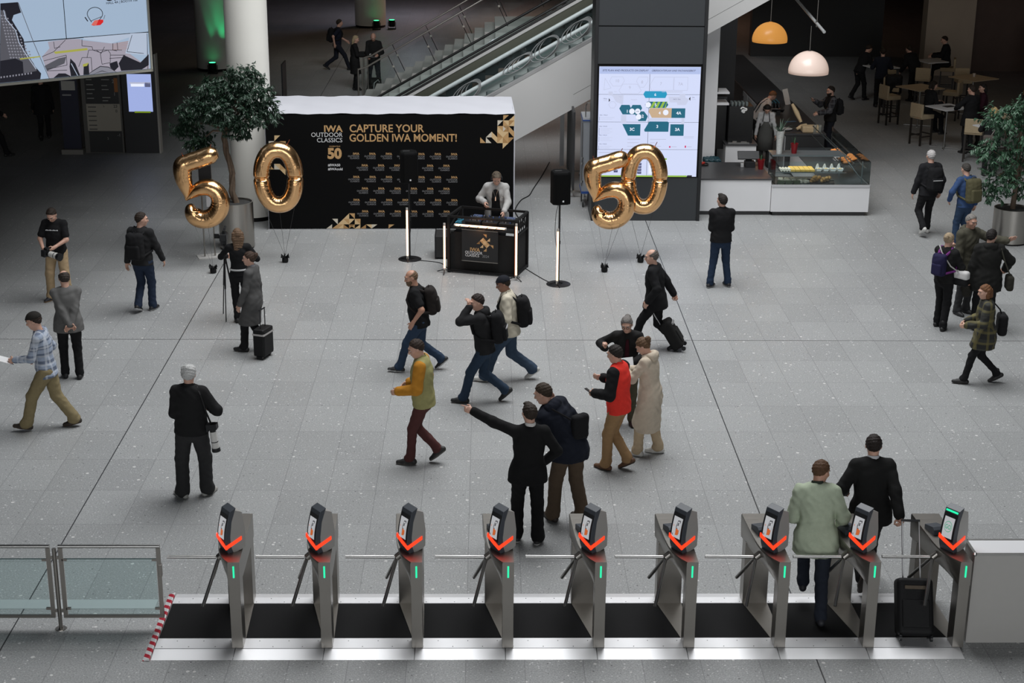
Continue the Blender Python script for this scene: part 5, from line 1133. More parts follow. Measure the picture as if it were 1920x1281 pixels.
def pot(t, r, h, zin=.04):
    mb = MB(); mb.lathe([(r*.97, 0.03), (r*.97, 0.031), (r, .035), (r, h), (r-.02, h), (r-.025, h-zin-.02)], 40); mb.lathe([(r*.9, 0), (r*.9, .035)], 32, 1); mb.build('planter', [brushed('planter_steel', (.42, .40, .37), .3, (30, 30, 1)), M_BLACK], t, smooth=35)
    MB().lathe([(r-.022, h-zin-.01), (r-.022, h-zin), (.02, h-zin+.02)], 32).build('gravel', mat('clay_gravel', (.07, .07, .068), .85, noise=.7, nscale=60, bump=1.0), t)
def trunk(pts, r0, r1, twist=True):
    mb = MB(); pts = [Vector(p) for p in pts]; n = 40; cur = []
    for i in range(n+1):
        u = i/n*(len(pts)-1); k = min(int(u), len(pts)-2); cur.append(pts[k].lerp(pts[k+1], u-k))
    for s0 in ((0, 2.1, 4.2) if twist else (0,)):
        mb.tube([p+Vector((math.cos(s0+i*.22), math.sin(s0+i*.22), 0))*(r0*.55 if twist else 0) for i, p in enumerate(cur)], [(r0+(r1-r0)*i/n)*(.72 if twist else 1) for i in range(n+1)], 8)
    return mb
t = thing('potted_tree', 'ficus tree with umbrella crown and braided trunk in steel planter, by the column', 'tree', (-4.93, 30.75, 0))
pot(t, .345, .94)
T0 = [(.02, 0, .9), (-.06, 0, 1.15), (-.03, .02, 1.5), (-.12, 0, 1.9), (-.16, 0, 2.2), (-.05, 0, 2.6)]
trunk(T0, .055, .04).build('trunk', M_BARK, t, smooth=60)
blobs = [((-.05, 0, 2.95), .62, .36, 3.2), ((.12, 0, 3.36), .34, .24, 1.1), ((-.32, .1, 3.2), .36, .22, 1.), ((.52, 0, 3.05), .42, .32, 1.5), ((.72, -.05, 2.72), .30, .28, .8), ((-.68, 0, 2.74), .36, .26, 1.2), ((-.92, .1, 2.42), .28, .20, .7), ((-.62, -.1, 2.15), .28, .20, .8), ((.15, -.15, 2.42), .24, .24, .6), ((.4, -.3, 2.62), .3, .2, .6), ((-.2, -.3, 2.7), .4, .25, 1.), ((.35, .1, 3.5), .15, .12, .25), ((.48, .1, 3.42), .14, .12, .2)]
mb = MB()
for b in blobs: mb.tube([(-.1, 0, 2.35), tuple((Vector((-.1, 0, 2.5))+Vector(b[0]))/2+Vector((0, 0, .03))), b[0]], [.03, .02, .006], 6)
mb.build('branches', M_BARK, t, smooth=60)
leaf_mass(blobs, 800, 13, .10, .55, 3).build('foliage', [M_LEAF, M_LEAF2], t)
t = thing('potted_tree', 'dense bushy ficus tree in steel planter at the right edge', 'tree', (10.72, 31.35, 0))
pot(t, .36, .72)
trunk([(0, 0, .7), (.02, 0, 1.2), (0, 0, 2.4)], .06, .03, False).build('trunk', M_BARK, t, smooth=60)
M_LEAF3 = mat('ficus_green_leaf', (.040, .095, .052), .4, noise=.45, nscale=4)
blobs = [((.1, 0, 2.3), .66, .5, 3.5), ((-.45, 0, 2.55), .42, .30, 1.2), ((-.1, 0, 2.8), .36, .22, 1.), ((.45, 0, 2.9), .45, .3, 1.2), ((-.55, -.1, 1.9), .40, .32, 1.3), ((-.4, -.1, 1.4), .46, .32, 1.4), ((-.55, -.1, 1.05), .34, .18, .9), ((.2, -.1, 1.5), .55, .4, 1.8), ((.3, -.1, 1.05), .42, .2, .9), ((.75, 0, 2.2), .4, .7, 1.5)]
mb = MB()
for b in blobs: mb.tube([(0, 0, 1.2), tuple((Vector((0, 0, 1.6))+Vector(b[0]))/2), b[0]], [.022, .014, .004], 6)
mb.build('branches', M_BARK, t, smooth=60)
leaf_mass(blobs, 560, 12, .10, .7, 9, .02).build('foliage', [M_LEAF3, M_LEAF2], t)

# ---------------------------------------------------------------- DJ corner
DJ = (-.68, 29.01, 0); DZ = -17.5
t = thing('dj_booth', 'black truss booth with IWA OUTDOOR CLASSICS 2024 sign and glowing tubes', 'booth', DJ, DZ)
Wd, Dp, Hh = 1.31, .78, 1.09
mb = MB()
for x in (0, Wd):
    for y in (0, Dp): mb.box((x-.025, y-.025, 0), (x+.025, y+.025, Hh))
for z in (.02, Hh-.025): mb.box((0, -.02, z), (Wd, .02, z+.04)); mb.box((0, Dp-.02, z), (Wd, Dp+.02, z+.04)); [mb.box((x-.02, 0, z), (x+.02, Dp, z+.04)) for x in (0, Wd)]
for x in (0, Wd): mb.tube([(x, 0, Hh-.25), (x, Dp, Hh+.0)], .018, 6)
for k in range(6): mb.tube([(Wd, .13*k, Hh-.30), (Wd, .13*(k+.5), Hh)], .008, 5); mb.tube([(Wd, .13*(k+.5), Hh), (Wd, .13*(k+1), Hh-.30)], .008, 5)
mb.box((Wd-.02, 0, Hh-.32), (Wd+.02, Dp, Hh-.29)); mb.build('truss_frame', M_BLACK, t)
mb = MB(); mb.box((.02, .06, .04), (Wd-.02, .075, .78)); mb.box((Wd-.03, .05, .04), (Wd-.015, Dp-.05, .74)); mb.box((.015, .05, .04), (.03, Dp-.05, .74)); mb.build('black_drape', mat('drape', (.008, .008, .008), .9, noise=.4, nscale=20), t)
MB().box((.03, .03, .84), (Wd-.03, Dp-.03, .88)).build('table_top', M_BLACKG, t)
mb = MB(); mb.box((.27, -.035, .27), (.98, -.028, .86)); mb.build('sign_panel', mat('sign_black', (.013, .013, .014), .5), t)
mb = MB(); text(mb, 'IWA', .10, up(.43, -.037, .455), 0, .03, 'LEFT'); text(mb, 'OUTDOOR', .072, up(.335, -.037, .405), 3, .012, 'LEFT', .92); text(mb, 'CLASSICS', .072, up(.335, -.037, .35), 3, .012, 'LEFT', .92); text(mb, '2024', .072, up(.67, -.037, .35), 2, 0, 'LEFT', .95)
def tr(pts, mi): mb.add([(x, -.037, z) for x, z in pts], [(0, 1, 2)], mi)
for cx_, cz_, q, mi in ((2, 0, 0, 0), (1, 1, 1, 1), (2, 1, 2, 0), (3, 1, 1, 1), (1, 2, 0, 0), (2, 2, 1, 2), (2, 2, 3, 1), (0, 2, 1, 1), (3, 2, 2, 0), (1, 3, 1, 1), (2, 3, 0, 0), (3, 3, 3, 1), (2, 4, 1, 0), (4, 3, 0, 0), (0, 2, 1, 0)):
    s5 = .066; c4 = [(0, 0), (1, 0), (1, 1), (0, 1)]; pp = [c4[(q+1) % 4], c4[(q+2) % 4], c4[q]]; tr([(.56+(cx_+a)*s5, .80-(cz_+b)*s5) for a, b in pp], (0, 1, 1)[mi])
mb.build('sign_print', [GOLD[0], GOLD[1], M_PGREY, M_PWHITE], t)
mb = MB(); mb.box((.27, -.045, .255), (.98, -.03, .27)); mb.box((.27, -.045, .86), (.98, -.03, .872)); [mb.ball((x, -.045, z), .009, 8) for x in (.29, .62, .96) for z in (.262, .866)]; mb.ball((.62, -.03, .04), .012, 8); mb.build('sign_rail', M_STEEL, t)
M_TUBE = mat('tube_glow', (1, .8, .6), .4, emit=(1.0, .56, .33), estr=2.4); M_TCAP = mat('tube_cap', (.5, .47, .44), .4); M_TBACK = mat('tube_back', (.16, .035, .015), .5, emit=(.30, .05, .01), estr=.6)
mb = MB(); mb.tube([(.16, -.06, .945), (1.12, -.06, .945)], .02, 12, 0); mb.tube([(.13, -.06, .945), (.16, -.06, .945)], .022, 12, 1); mb.tube([(1.12, -.06, .945), (1.15, -.06, .945)], .022, 12, 1); mb.build('light_tube', [M_TUBE, M_TCAP], t, smooth=40)
mb = MB(); pts = [(.1+.9*i/40, -.075+.03*math.sin(i*.8), .92+.03*math.cos(i*.8)) for i in range(41)]; mb.tube(pts, .006, 5); mb.build('cable', M_BLACK, t)
# equipment on the booth
def onbooth(x, y, z): return tuple(Vector(DJ)+Matrix.Rotation(R(DZ), 3, 'Z') @ Vector((x, y, z)))
def deck(x, label, kind):
    t = thing('media_deck' if kind else 'mixer', label, 'dj deck' if kind else 'mixer', onbooth(x, .42, .88), DZ); M = rot(-8)
    M = rot(6, 0, 0, (0, 0, .03))
    mb = MB(); mb.box((-.15, -.19, -.0), (.15, .19, .07), 0, M); mb.build('case', M_BLACKG, t, bevel=.006)
    if kind:
        mb = MB(); mb.lathe([(.10, .07), (.10, .085), (.09, .088)], 28, 0, M, (0, -.03)); mb.build('jog_wheel', mat('jog', (.05, .05, .055), .3), t, smooth=40); MB().box((-.08, .09, .07), (.08, .17, .085), 0, M).build('display', mat('deck_display', (.01, .01, .02), .2, emit=(.10, .14, .26), estr=.6), t)
    mb = MB(); r_ = random.Random(int(x*100))
    for k in range(26): a, b = r_.uniform(-.13, .13), r_.uniform(-.17, .17); mb.lathe([(.008, .07), (.007, .092)], 8, k % 3, M, (a, b))
    mb.build('knobs', [mat('knob_grey', (.25, .25, .26), .4), mat('knob_blue', (.02, .05, .15), .4, emit=(.02, .06, .25), estr=.4), M_BLACK], t)
deck(.40, 'black media deck, left of the mixer on the booth', 1); deck(.73, 'black mixer with many knobs in the middle of the booth', 0); deck(1.06, 'black media deck under the DJ hand, right of the mixer', 1)
t = tag(smesh('toy_figure', solid([ell((0, 0, .07), np.eye(3), (.045, .035, .05), .02), ell((0, 0, .15), np.eye(3), (.04, .035, .038), .02), cone((-.03, 0, .09), (-.07, -.02, .06), .016, .014, .02), cone((.03, 0, .09), (.07, -.02, .12), .016, .014, .02), cone((-.02, 0, .04), (-.025, 0, .01), .02, .02, .02), cone((.02, 0, .04), (.025, 0, .01), .02, .02, .02)], .006), mat('cyan_plush', (.02, .17, .28), .8), None, onbooth(.16, .16, .88), R(DZ)), 'small cyan plush figure at the left end of the booth', 'toy')
def tube_stand(label, loc, tall=1.03, rz=0):
    t = thing('light_tube_stand', label, 'light', loc, rz, 'glowing light tubes')
    mb = MB(); mb.tube([(0, 0, .10), (0, 0, tall)], .019, 12, 0); mb.tube([(0, 0, tall), (0, 0, tall+.05)], .022, 12, 1); mb.tube([(0, 0, .03), (0, 0, .10)], .023, 12, 1); mb.build('light_tube', [M_TUBE, M_TCAP], t, smooth=40)
    MB().box((-.012, .02, .05), (.012, .03, tall)).build('back_channel', M_TBACK, t)
    mb = MB()
    for a in (25, 145, 265): mb.tube([(0, 0, .07), (.17*math.cos(R(a)), .17*math.sin(R(a)), .012)], .009, 6)
    mb.build('tripod_foot', M_BLACKG, t)
    return t
tube_stand('glowing tube on a small tripod at the left corner of the booth', (-.76, 28.93, 0), .92); tube_stand('glowing tube on a small tripod at the right corner of the booth', (.58, 28.46, 0), 1.03, 40)
def speaker_stand(label, loc, h):
    t = thing('speaker_stand', label, 'speaker stand', loc, 0, 'round based speaker stands')
    MB().lathe([(.225, 0), (.225, .008), (.21, .016), (.03, .02)], 40).build('base_plate', M_BLACKG, t, smooth=30); MB().tube([(0, 0, .01), (0, 0, h)], .0175, 12).build('pole', M_BLACKG, t, smooth=40); MB().tube([(0, 0, h*.5), (0, 0, h*.5+.06)], .026, 10).build('collar', M_BLACKG, t, smooth=40)
    return t
def speaker(label, loc, rz):
    t = thing('loudspeaker', label, 'loudspeaker', loc, rz, 'black loudspeakers')
    pl = [(-.165, -.14), (-.10, -.185), (.10, -.185), (.165, -.14), (.165, .06), (.09, .16), (-.09, .16), (-.165, .06)]
    mb = MB(); mb.loft([[(x, y, 0) for x, y in pl], [(x, y, .56) for x, y in pl], [(x*.93, y*.93, .60) for x, y in pl]]); mb.build('cabinet', mat('speaker_black', (.004, .004, .0042), .65, spec=.12), t, bevel=.012)
    mb = MB(); mb.prism([(-.15, -.15), (-.095, -.19), (.095, -.19), (.15, -.15)], 'z', .03, .55); mb.build('grille', mat('grille', (.004, .004, .004), .75, noise=.4, nscale=200, spec=.1), t)
    MB().box((-.11, -.06, .598), (.02, .0, .607)).build('handle_recess', mat('recess', (.03, .03, .03), .5), t); MB().box((.0, -.193, .055), (.03, -.19, .085)).build('badge', M_PWHITE, t)
S1 = (1.36, 28.2, 0); S2 = (-1.46, 29.9, 0)
speaker_stand('round based black speaker stand right of the booth', S1, 1.54); speaker('black loudspeaker on the stand right of the booth', (S1[0], S1[1], 1.54), 12)
speaker_stand('round based black speaker stand in front of the black wall', S2, 1.54); speaker('black loudspeaker on the stand in front of the black wall', (S2[0], S2[1], 1.54), 8)
tube_stand('tall glowing tube fixed in front of the right speaker stand', (S1[0]-.03, S1[1]-.09, .0), 1.03, 20); tube_stand('tall glowing tube fixed in front of the left speaker stand', (S2[0]-.04, S2[1]-.09, .0), 1.0, 10)
for p, r_ in ((onbooth(.6, -.14, .95), .5),): 
    l = bpy.data.lights.new('tube_warmth', 'POINT'); l.energy = 2.5; l.color = (1, .5, .25); l.shadow_soft_size = .1; o = bpy.data.objects.new('tube_warmth', l); COL.objects.link(o); o.location = p
def cable(label, pts, r_=.007, cat='cable'):
    mb = MB(); P_ = [Vector(p) for p in pts]; out = []
    for i in range(len(P_)-1):
        p0, p1, p2, p3 = P_[max(0, i-1)], P_[i], P_[i+1], P_[min(len(P_)-1, i+2)]
        for k in range(8): tt = k/8; out.append(.5*((2*p1)+(p2-p0)*tt+(2*p0-5*p1+4*p2-p3)*tt*tt+(3*p1-p0-3*p2+p3)*tt**3))
    out.append(P_[-1]); mb.tube(out, r_, 6); return tag(mb.build('cable', M_BLACK, smooth=60), label, cat)
cable('black cable across the floor from the backdrop to under the escalator', [(.72, 33.2, .01), (.66, 33.9, .01), (.8, 34.8, .01), (1.0, 35.3, .01), (1.12, 36.0, .01), (1.35, 37.3, .01), (1.6, 38.9, .01)], .012)
cable('thin cable on the floor from the booth to the right speaker', [(.75, 29.3, .008), (1.0, 28.7, .008), (1.2, 28.3, .008), (1.32, 28.2, .02)]); cable('thin cable on the floor from the left speaker to the booth', [(-1.42, 29.8, .02), (-1.15, 29.75, .008), (-.85, 29.6, .008), (-.7, 29.2, .008)])
cable('cable hanging beside the right speaker pole', [(1.36, 28.28, 1.56), (1.30, 28.3, 1.3), (1.29, 28.28, .9), (1.34, 28.24, .55)], .005); cable('cable hanging beside the left speaker pole', [(-1.46, 29.96, 1.56), (-1.44, 30.0, 1.2), (-1.42, 29.96, .8), (-1.45, 29.93, .5)], .005)
t = thing('flight_case', 'black flight case on the floor behind the left light tube', 'case', (-.80, 30.15, 0)); MB().box((-.16, -.25, .03), (.30, .3, .46)).build('box', mat('case_black', (.02, .02, .02), .6), t, bevel=.01); mb = MB(); [mb.box((-.17+.47*i-.005, -.26, .02), (-.155+.47*i, .31, .47)) for i in (0, 1)]; mb.build('edge_trim', M_BLACKG, t); mb = MB(); [mb.ball((x, y, .02), .022, 8) for x in (-.14, .28) for y in (-.23, .28)]; mb.build('foot', M_BLACK, t)

# things behind the right hand balloons
t = thing('mobile_board', 'tall dark mobile board on castors standing edge-on under the escalator', 'board', (2.0, 35.8, 0))
MB().box((-.03, -.6, .18), (.015, 1.95, 1.93)).build('panel', mat('board_dark', (.03, .03, .032), .5), t); MB().box((-.20, 2.0, .15), (-.10, 2.05, 2.0)).build('white_edge', mat('board_white', (.60, .60, .60), .5), t)
mb = MB(); mb.box((-.02, -.65, .1), (.02, 2.0, .16)); mb.box((-.35, -.62, .1), (.28, -.56, .14)); mb.box((-.35, 1.6, .1), (.28, 1.66, .14)); mb.box((-.035, 1.94, .1), (.06, 2.0, 2.62)); mb.build('frame', M_STEEL, t)
for x in (-.33, .26):
    for y in (-.59, 1.63): MB().tube([(x-.012, y, .05), (x+.012, y, .05)], .05, 12).build('castor', M_CHROME_B, t, smooth=40)
t = thing('transport_cart', 'grey cart with blue edges standing left of the information pillar', 'cart', (2.24, 34.15, 0))
MB().box((-.12, .02, .36), (.10, .75, 1.95)).build('panel', mat('cart_grey', (.34, .36, .39), .5, .3), t, bevel=.01); MB().box((-.125, .0, .32), (.105, .77, .37)).build('bottom_edge', mat('cart_blue', (.02, .07, .28), .5), t)
MB().box((-.125, .0, 1.93), (.105, .77, 1.96)).build('top_edge', MATS['cart_blue'], t); MB().box((-.12, .0, 1.96), (.10, .77, 2.0)).build('top_tray', mat('cart_top', (.5, .52, .55), .4, .3), t)
mb = MB(); mb.tube([(-.06, .1, 2.0), (-.06, .1, 2.25), (-.03, .1, 2.31), (.08, .1, 2.31)], .012, 8); mb.tube([(-.13, -.02, .5), (-.13, -.02, 1.9)], .012, 8); [mb.ball((-.12, -.02, z), .03, 8) for z in (1.0, 1.12, .6)]; mb.build('handle', M_CHROME_B, t)
for x in (-.08, .07):
    for y in (.1, .65): MB().tube([(x-.012, y, .09), (x+.012, y, .09)], .09, 12).build('wheel', M_BLACKG, t, smooth=40)
mb = MB(); [mb.box((x-.02, y-.02, .1), (x+.02, y+.02, .36)) for x in (-.08, .07) for y in (.1, .65)]; mb.build('leg', M_CHROME_B, t)
t = thing('floor_stand', 'slim two-post floor stand with white foot plate, behind the left number 5', 'sign stand', (-5.36, 30.05, 0), 20)
MB().box((-.24, -.16, 0), (.24, .16, .012)).build('foot_plate', mat('plate_white', (.6, .59, .57), .5), t); mb = MB(); [mb.tube([(x, 0, .01), (x, 0, 1.86)], .015, 10) for x in (-.1, .1)]; mb.build('post', M_STEEL, t); MB().box((-.14, -.03, 1.3), (.10, -.015, 1.85)).build('sign_panel', M_BLACK, t); MB().box((-.02, -.035, 1.0), (.14, -.02, 1.28)).build('leaflet_holder', mat('holder_grey', (.45, .46, .48), .4), t)
t = thing('pedestal_barrier', 'low dark glass panel stand beyond the backdrop, left of the staircase', 'barrier', (-6.0, 47.5, 0)); MB().box((-.02, -.4, .1), (.02, .5, 1.15)).build('panel', M_BLACKG, t); MB().box((-.5, -.1, .0), (.05, .1, .1)).build('foot', M_STEEL, t)
# ---------------------------------------------------------------- cafe island
M_CAB = mat('cabinet_grey', (.34, .345, .35), .5, noise=.04, nscale=4); M_PLINTH = mat('plinth', (.06, .06, .062), .6); M_CFR = mat('case_frame', (.16, .19, .20), .35, .8)
t = thing('service_counter', 'white fronted counter with dark worktop beside the information pillar', 'counter', (4.62, 33.55, 0))
MB().box((0, 0, .09), (1.56, 1.65, .775)).build('white_front', M_WHITE, t); MB().box((-.02, -.02, .775), (1.57, 1.68, .81)).build('worktop', M_TOP, t); MB().box((.02, .05, 0), (1.56, 1.6, .09)).build('plinth', M_PLINTH, t)
t = thing('display_case', 'glass pastry display case on a white base, at the cafe corner', 'display case', (6.19, 33.50, 0))
mb = MB(); mb.box((0, 0, .09), (2.12, .9, .66)); mb.box((1.15, .9, .09), (2.12, 4.1, .66)); mb.build('white_base', M_WHITE, t)
mb = MB(); mb.box((-.0, -.015, .64), (2.13, 0, .69)); mb.box((2.12, -.015, .64), (2.135, 4.1, .69)); mb.build('front_ledge', mat('ledge', (.5, .5, .51), .45), t)
mb = MB(); mb.box((.05, .06, 0), (2.06, .85, .09)); mb.box((1.2, .85, 0), (2.06, 4.0, .09)); mb.build('plinth', M_PLINTH, t)
mb = MB(); mb.box((.02, .01, .66), (2.10, .88, .675)); mb.box((1.15, .88, .66), (2.10, 4.08, .675)); mb.build('case_floor', mat('case_floor', (.07, .08, .085), .3), t)
mb = MB(); mb.box((.06, .02, .69), (2.11, .028, 1.19)); mb.build('glass_front', M_GLASS, t)
mb = MB(); mb.box((2.10, .02, .69), (2.108, 4.05, 1.19)); mb.build('glass_side', M_GLASS, t)
mb = MB(); mb.box((.05, .03, .69), (.06, .85, 1.19)); mb.build('glass_end', M_GLASS, t)
mb = MB(); mb.box((.2, .15, .925), (1.6, .62, .933)); mb.build('glass_shelf', M_GLASS, t)
mb = MB(); mb.box((.04, .40, 1.235), (1.62, .95, 1.25)); mb.build('top_shelf', mat('shelf_grey', (.15, .17, .18), .3, .4), t)
mb = MB()
for x in (.06, 1.62): mb.box((x-.012, .82, .68), (x+.012, .845, 1.24))
mb.tube([(1.6, .43, 1.24), (2.0, .1, .72)], .012, 6); mb.box((1.93, .06, .68), (1.95, .08, 1.19)); mb.box((.04, .39, 1.225), (1.64, .405, 1.255)); mb.box((1.62, .4, 1.2), (1.64, 4.0, 1.22)); mb.box((2.08, .4, .96), (2.1, 4.0, .98)); mb.box((1.62, .4, .96), (1.635, 4.0, .98)); mb.box((1.84, .5, 1.05), (1.86, 3.6, 1.07)); mb.box((.06, .62, .915), (1.62, .635, .94)); mb.box((.06, .14, .915), (1.62, .15, .93))
mb.build('metal_frame', M_CFR, t)
OX, OY = 6.19, 33.50
area('case_light', (OX+.85, OY+.55, 1.21), (1.4, .08), 3.0, (1.0, .88, .72), (OX+.85, OY+.25, .7)); area('case_light', (OX+1.75, OY+1.9, 1.23), (.08, 2.4), 3.0, (1.0, .82, .62), (OX+1.85, OY+1.9, .7))
M_BREAD = mat('bread_crust', (.50, .27, .09), .6, noise=.4, nscale=30); M_PALEB = mat('bread_pale', (.62, .47, .28), .7, noise=.2, nscale=30); M_CAKE = mat('cake_yellow', (.62, .40, .07), .6, noise=.3, nscale=40); M_CREAM = mat('cream', (.66, .62, .54), .6, noise=.15, nscale=40); M_FILL = mat('filling_dark', (.08, .03, .02), .6); M_ORG = mat('pastry_orange', (.52, .20, .05), .5, noise=.4, nscale=30); M_TRAY = mat('black_tray', (.02, .02, .021), .4); M_PORC = mat('porcelain', (.68, .69, .68), .3)
def tray(label, p, w_, d, rz=0, c=None):
    t = thing('serving_tray', label, 'tray', p, rz); mb = MB(); mb.box((-w_/2, -d/2, 0), (w_/2, d/2, .008)); mb.box((-w_/2, -d/2, 0), (w_/2, -d/2+.01, .02)); mb.box((-w_/2, d/2-.01, 0), (w_/2, d/2, .02)); mb.build('dish', c or M_TRAY, t); return t
tray('black tray of croissants on the case floor', (OX+1.1, OY+.30, .68), .60, .36, -10)
def croissant(p, rz, group, label, sc=1.0, m=None):
    mb = MB(); rings = []
    for i in range(13):
        u = i/12*2-1; r_ = .034*(1-abs(u)**2.2)*(1+.12*math.sin(i*2.6))+.006; a = u*1.1; c = Vector((math.sin(a)*.085, -math.cos(a)*.055+.055, .034)); d = Vector((math.cos(a), math.sin(a), 0)); n_ = Vector((-d.y, d.x, 0))
        rings.append([c*sc+(n_*math.cos(b)+Vector((0, 0, 1))*math.sin(b))*r_*sc for b in (2*math.pi*k/10 for k in range(10))])
    mb.loft(rings); o = mb.build('croissant', m or M_BREAD, None, p, (0, 0, R(rz)), 50); return tag(o, label, 'pastry', group)
src = croissant((OX+.9, OY+.22, .692), 10, 'croissants on the black tray', 'croissant heaped on the black tray in the case')
for k in range(13):
    if k: o = src.copy(); COL.objects.link(o)
    else: o = src
    r_ = k % 6; l_ = k//6; o.location = (OX+.90+.075*r_+.03*l_, OY+.24+.07*(k % 3)-.02*l_, .690+.045*l_); o.rotation_euler = (0, 0, R(70+25*math.sin(k*3)))
g_ = 'yellow cakes on the glass shelf'
cake = MB().box((-.05, -.06, 0), (.05, .06, .05)).build('cake_slice', M_CAKE, None, bevel=.01); tag(cake, 'yellow cake slice in the block on the glass shelf', 'cake', g_)
for k in range(15):
    o = cake if k == 0 else cake.copy()
    if k: COL.objects.link(o)
    o.location = (OX+.47+.105*(k % 5), OY+.22+.13*(k//5), .934)
roll = MB().tube([(0, -.1, .03), (0, .1, .03)], .03, 10).build('filled_roll', [M_CREAM], None, smooth=50); tag(roll, 'cream and chocolate roll at the left of the glass shelf', 'pastry', 'cream rolls at the left of the shelf')
for k in range(4):
    o = roll if k == 0 else roll.copy()
    if k: COL.objects.link(o)
    o.location = (OX+.22+.062*k, OY+.30, .934)
cup = thing('dessert_bowl', 'square white dessert bowl with yellow filling on the glass shelf', 'bowl', (OX+1.05, OY+.3, .934), 0, 'white dessert bowls on the shelf')
mb = MB(); mb.loft([[(a*r_, b*r_, z) for a, b in ((-1, -1), (1, -1), (1, 1), (-1, 1))] for r_, z in ((.045, 0), (.062, .055), (.055, .055), (.045, .03))]); mb.build('bowl', M_PORC, cup); mb = MB(); mb.lathe([(.036, .03), (.03, .052)], 12); mb.build('filling', M_CAKE, cup)
for k in range(1, 4): o = copy_tree(cup); o.location = (OX+1.05+.155*k, OY+.3, .934)
bag = MB().prism([(-.05, 0), (.05, 0), (.012, .12), (-.012, .12)], 'y', -.015, .015).build('paper_cone', M_PORC, None); tag(bag, 'small white card stand behind the dessert bowls', 'card', 'white cards behind the bowls')
for k in range(4):
    o = bag if k == 0 else bag.copy()
    if k: COL.objects.link(o)
    o.location = (OX+1.05+.155*k, OY+.46, .934)
sand = MB().prism([(-.06, 0), (.06, 0), (.05, .07), (-.05, .07)], 'y', -.07, .07).build('sandwich', [M_CREAM], None, bevel=.015); tag(sand, 'pale filled sandwich at the lower left of the case', 'sandwich', 'sandwiches at the left of the case floor')
for k in range(10):
    o = sand if k == 0 else sand.copy()
    if k: COL.objects.link(o)
    o.location = (OX+.25+.13*(k % 5), OY+.24+.17*(k//5), .68); o.rotation_euler = (0, 0, R(20*math.sin(k*2)))
box = thing('salad_box', 'clear salad box of green leaves at the left end of the case', 'box', (OX+.20, OY+.10, .68), 0, 'salad boxes at the left of the case'); mb = MB(); mb.box((-.07, -.05, 0), (.07, .05, .07)); mb.build('greens', mat('salad', (.10, .14, .05), .7, noise=.6, nscale=60), box); MB().box((-.075, -.055, 0), (.075, .055, .085)).build('lid', glass('lid_clear', (.9, .9, .9), .1), box)
for k in (1, 2): o = copy_tree(box); o.location = (OX+.20+.17*k, OY+.10, .68)
# pastries on the long right wing
for j, (yy, xx, lab) in enumerate(((1.0, 1.78, 'near'), (1.9, 1.78, 'far'), (1.3, 1.98, 'outer'))):
    tray('black pastry tray in the right wing of the case, %s one' % ['nearest', 'farthest', 'outermost'][j], (OX+xx, OY+yy, .985), .18 if j == 2 else .26, .75, 0)
bun = MB().ball((0, 0, .03), (.05, .075, .035), 12).build('sweet_bun', M_ORG, None, smooth=60); tag(bun, 'orange glazed bun on the trays in the right wing of the case', 'pastry', 'glazed buns in the right wing')
for k in range(18):
    o = bun if k == 0 else bun.copy()
    if k: COL.objects.link(o)
    c = [(1.78, 1.0), (1.78, 1.9), (1.98, 1.3)][k % 3]; i_ = k//3; o.location = (OX+c[0]+.05*((i_ % 2)*2-1)*(1 if k % 3 < 2 else .5), OY+c[1]-.25+.10*i_, .995); o.rotation_euler = (0, 0, R(90+40*math.sin(k)))
tag(MB().box((-.08, -.1, 0), (.08, .1, .10)).build('napkin_box', M_PORC, None, (OX+1.95, OY+2.6, .68), bevel=.01), 'white napkin box seen through the side glass of the case', 'box')
# plants and pots on the case and worktop
def spiky(t, z0, n, L, w_, seed, spread=.7, m=None):
    r_ = random.Random(seed); mb = MB()
    for k in range(n):
        a = r_.uniform(0, 6.28); s_ = r_.uniform(.15, 1)*spread; l = L*r_.uniform(.6, 1.1); d = Vector((math.cos(a)*s_, math.sin(a)*s_, 1)).normalized(); sd = d.cross(Vector((0, 0, 1))).normalized() if d.z < .999 else Vector((1, 0, 0)); pts = [Vector((0, 0, z0))+d*l*u+Vector((math.cos(a), math.sin(a), -.9))*s_*l*.30*u*u for u in (0, .3, .6, .85, 1)]; ws = [w_*.6, w_, w_*.8, w_*.4, .001]
        for i in range(4): mb.quad(pts[i]-sd*ws[i], pts[i]+sd*ws[i], pts[i+1]+sd*ws[i+1], pts[i+1]-sd*ws[i+1])
    return mb.build('leaves', m or mat('agave_leaf', (.05, .09, .06), .5, noise=.3), t)
t = thing('vase_plant', 'tall patterned white vase with spiky plant on top of the case', 'plant', (OX+.22, OY+.6, 1.25)); 
mv = mat('vase_relief', (.55, .56, .54), .35, bump=.8, nscale=30); MB().lathe([(.06, 0), (.065, .1), (.075, .3), (.10, .5), (.09, .5), (.07, .45)], 28).build('vase', mv, t, smooth=40); spiky(t, .45, 26, .42, .012, 4, 1.3)
def redpot(label, p, n, L):
    t = thing('potted_plant', label, 'plant', p); MB().lathe([(.055, 0), (.085, .22), (.075, .22), (.07, .19)], 24).build('red_pot', mat('red_ceramic', (.20, .008, .012), .3), t, smooth=40); MB().lathe([(.07, .185), (.02, .195)], 16).build('white_pebbles', M_PORC, t); spiky(t, .19, n, L, .012, 8, .35, mat('aloe_leaf', (.05, .11, .05), .5)); return t
redpot('small red pot with succulent on the dark worktop', (OX-.09, 34.5, .81), 7, .20); redpot('small red pot with succulent on top of the case', (OX+.55, OY+.62, 1.25), 7, .24)
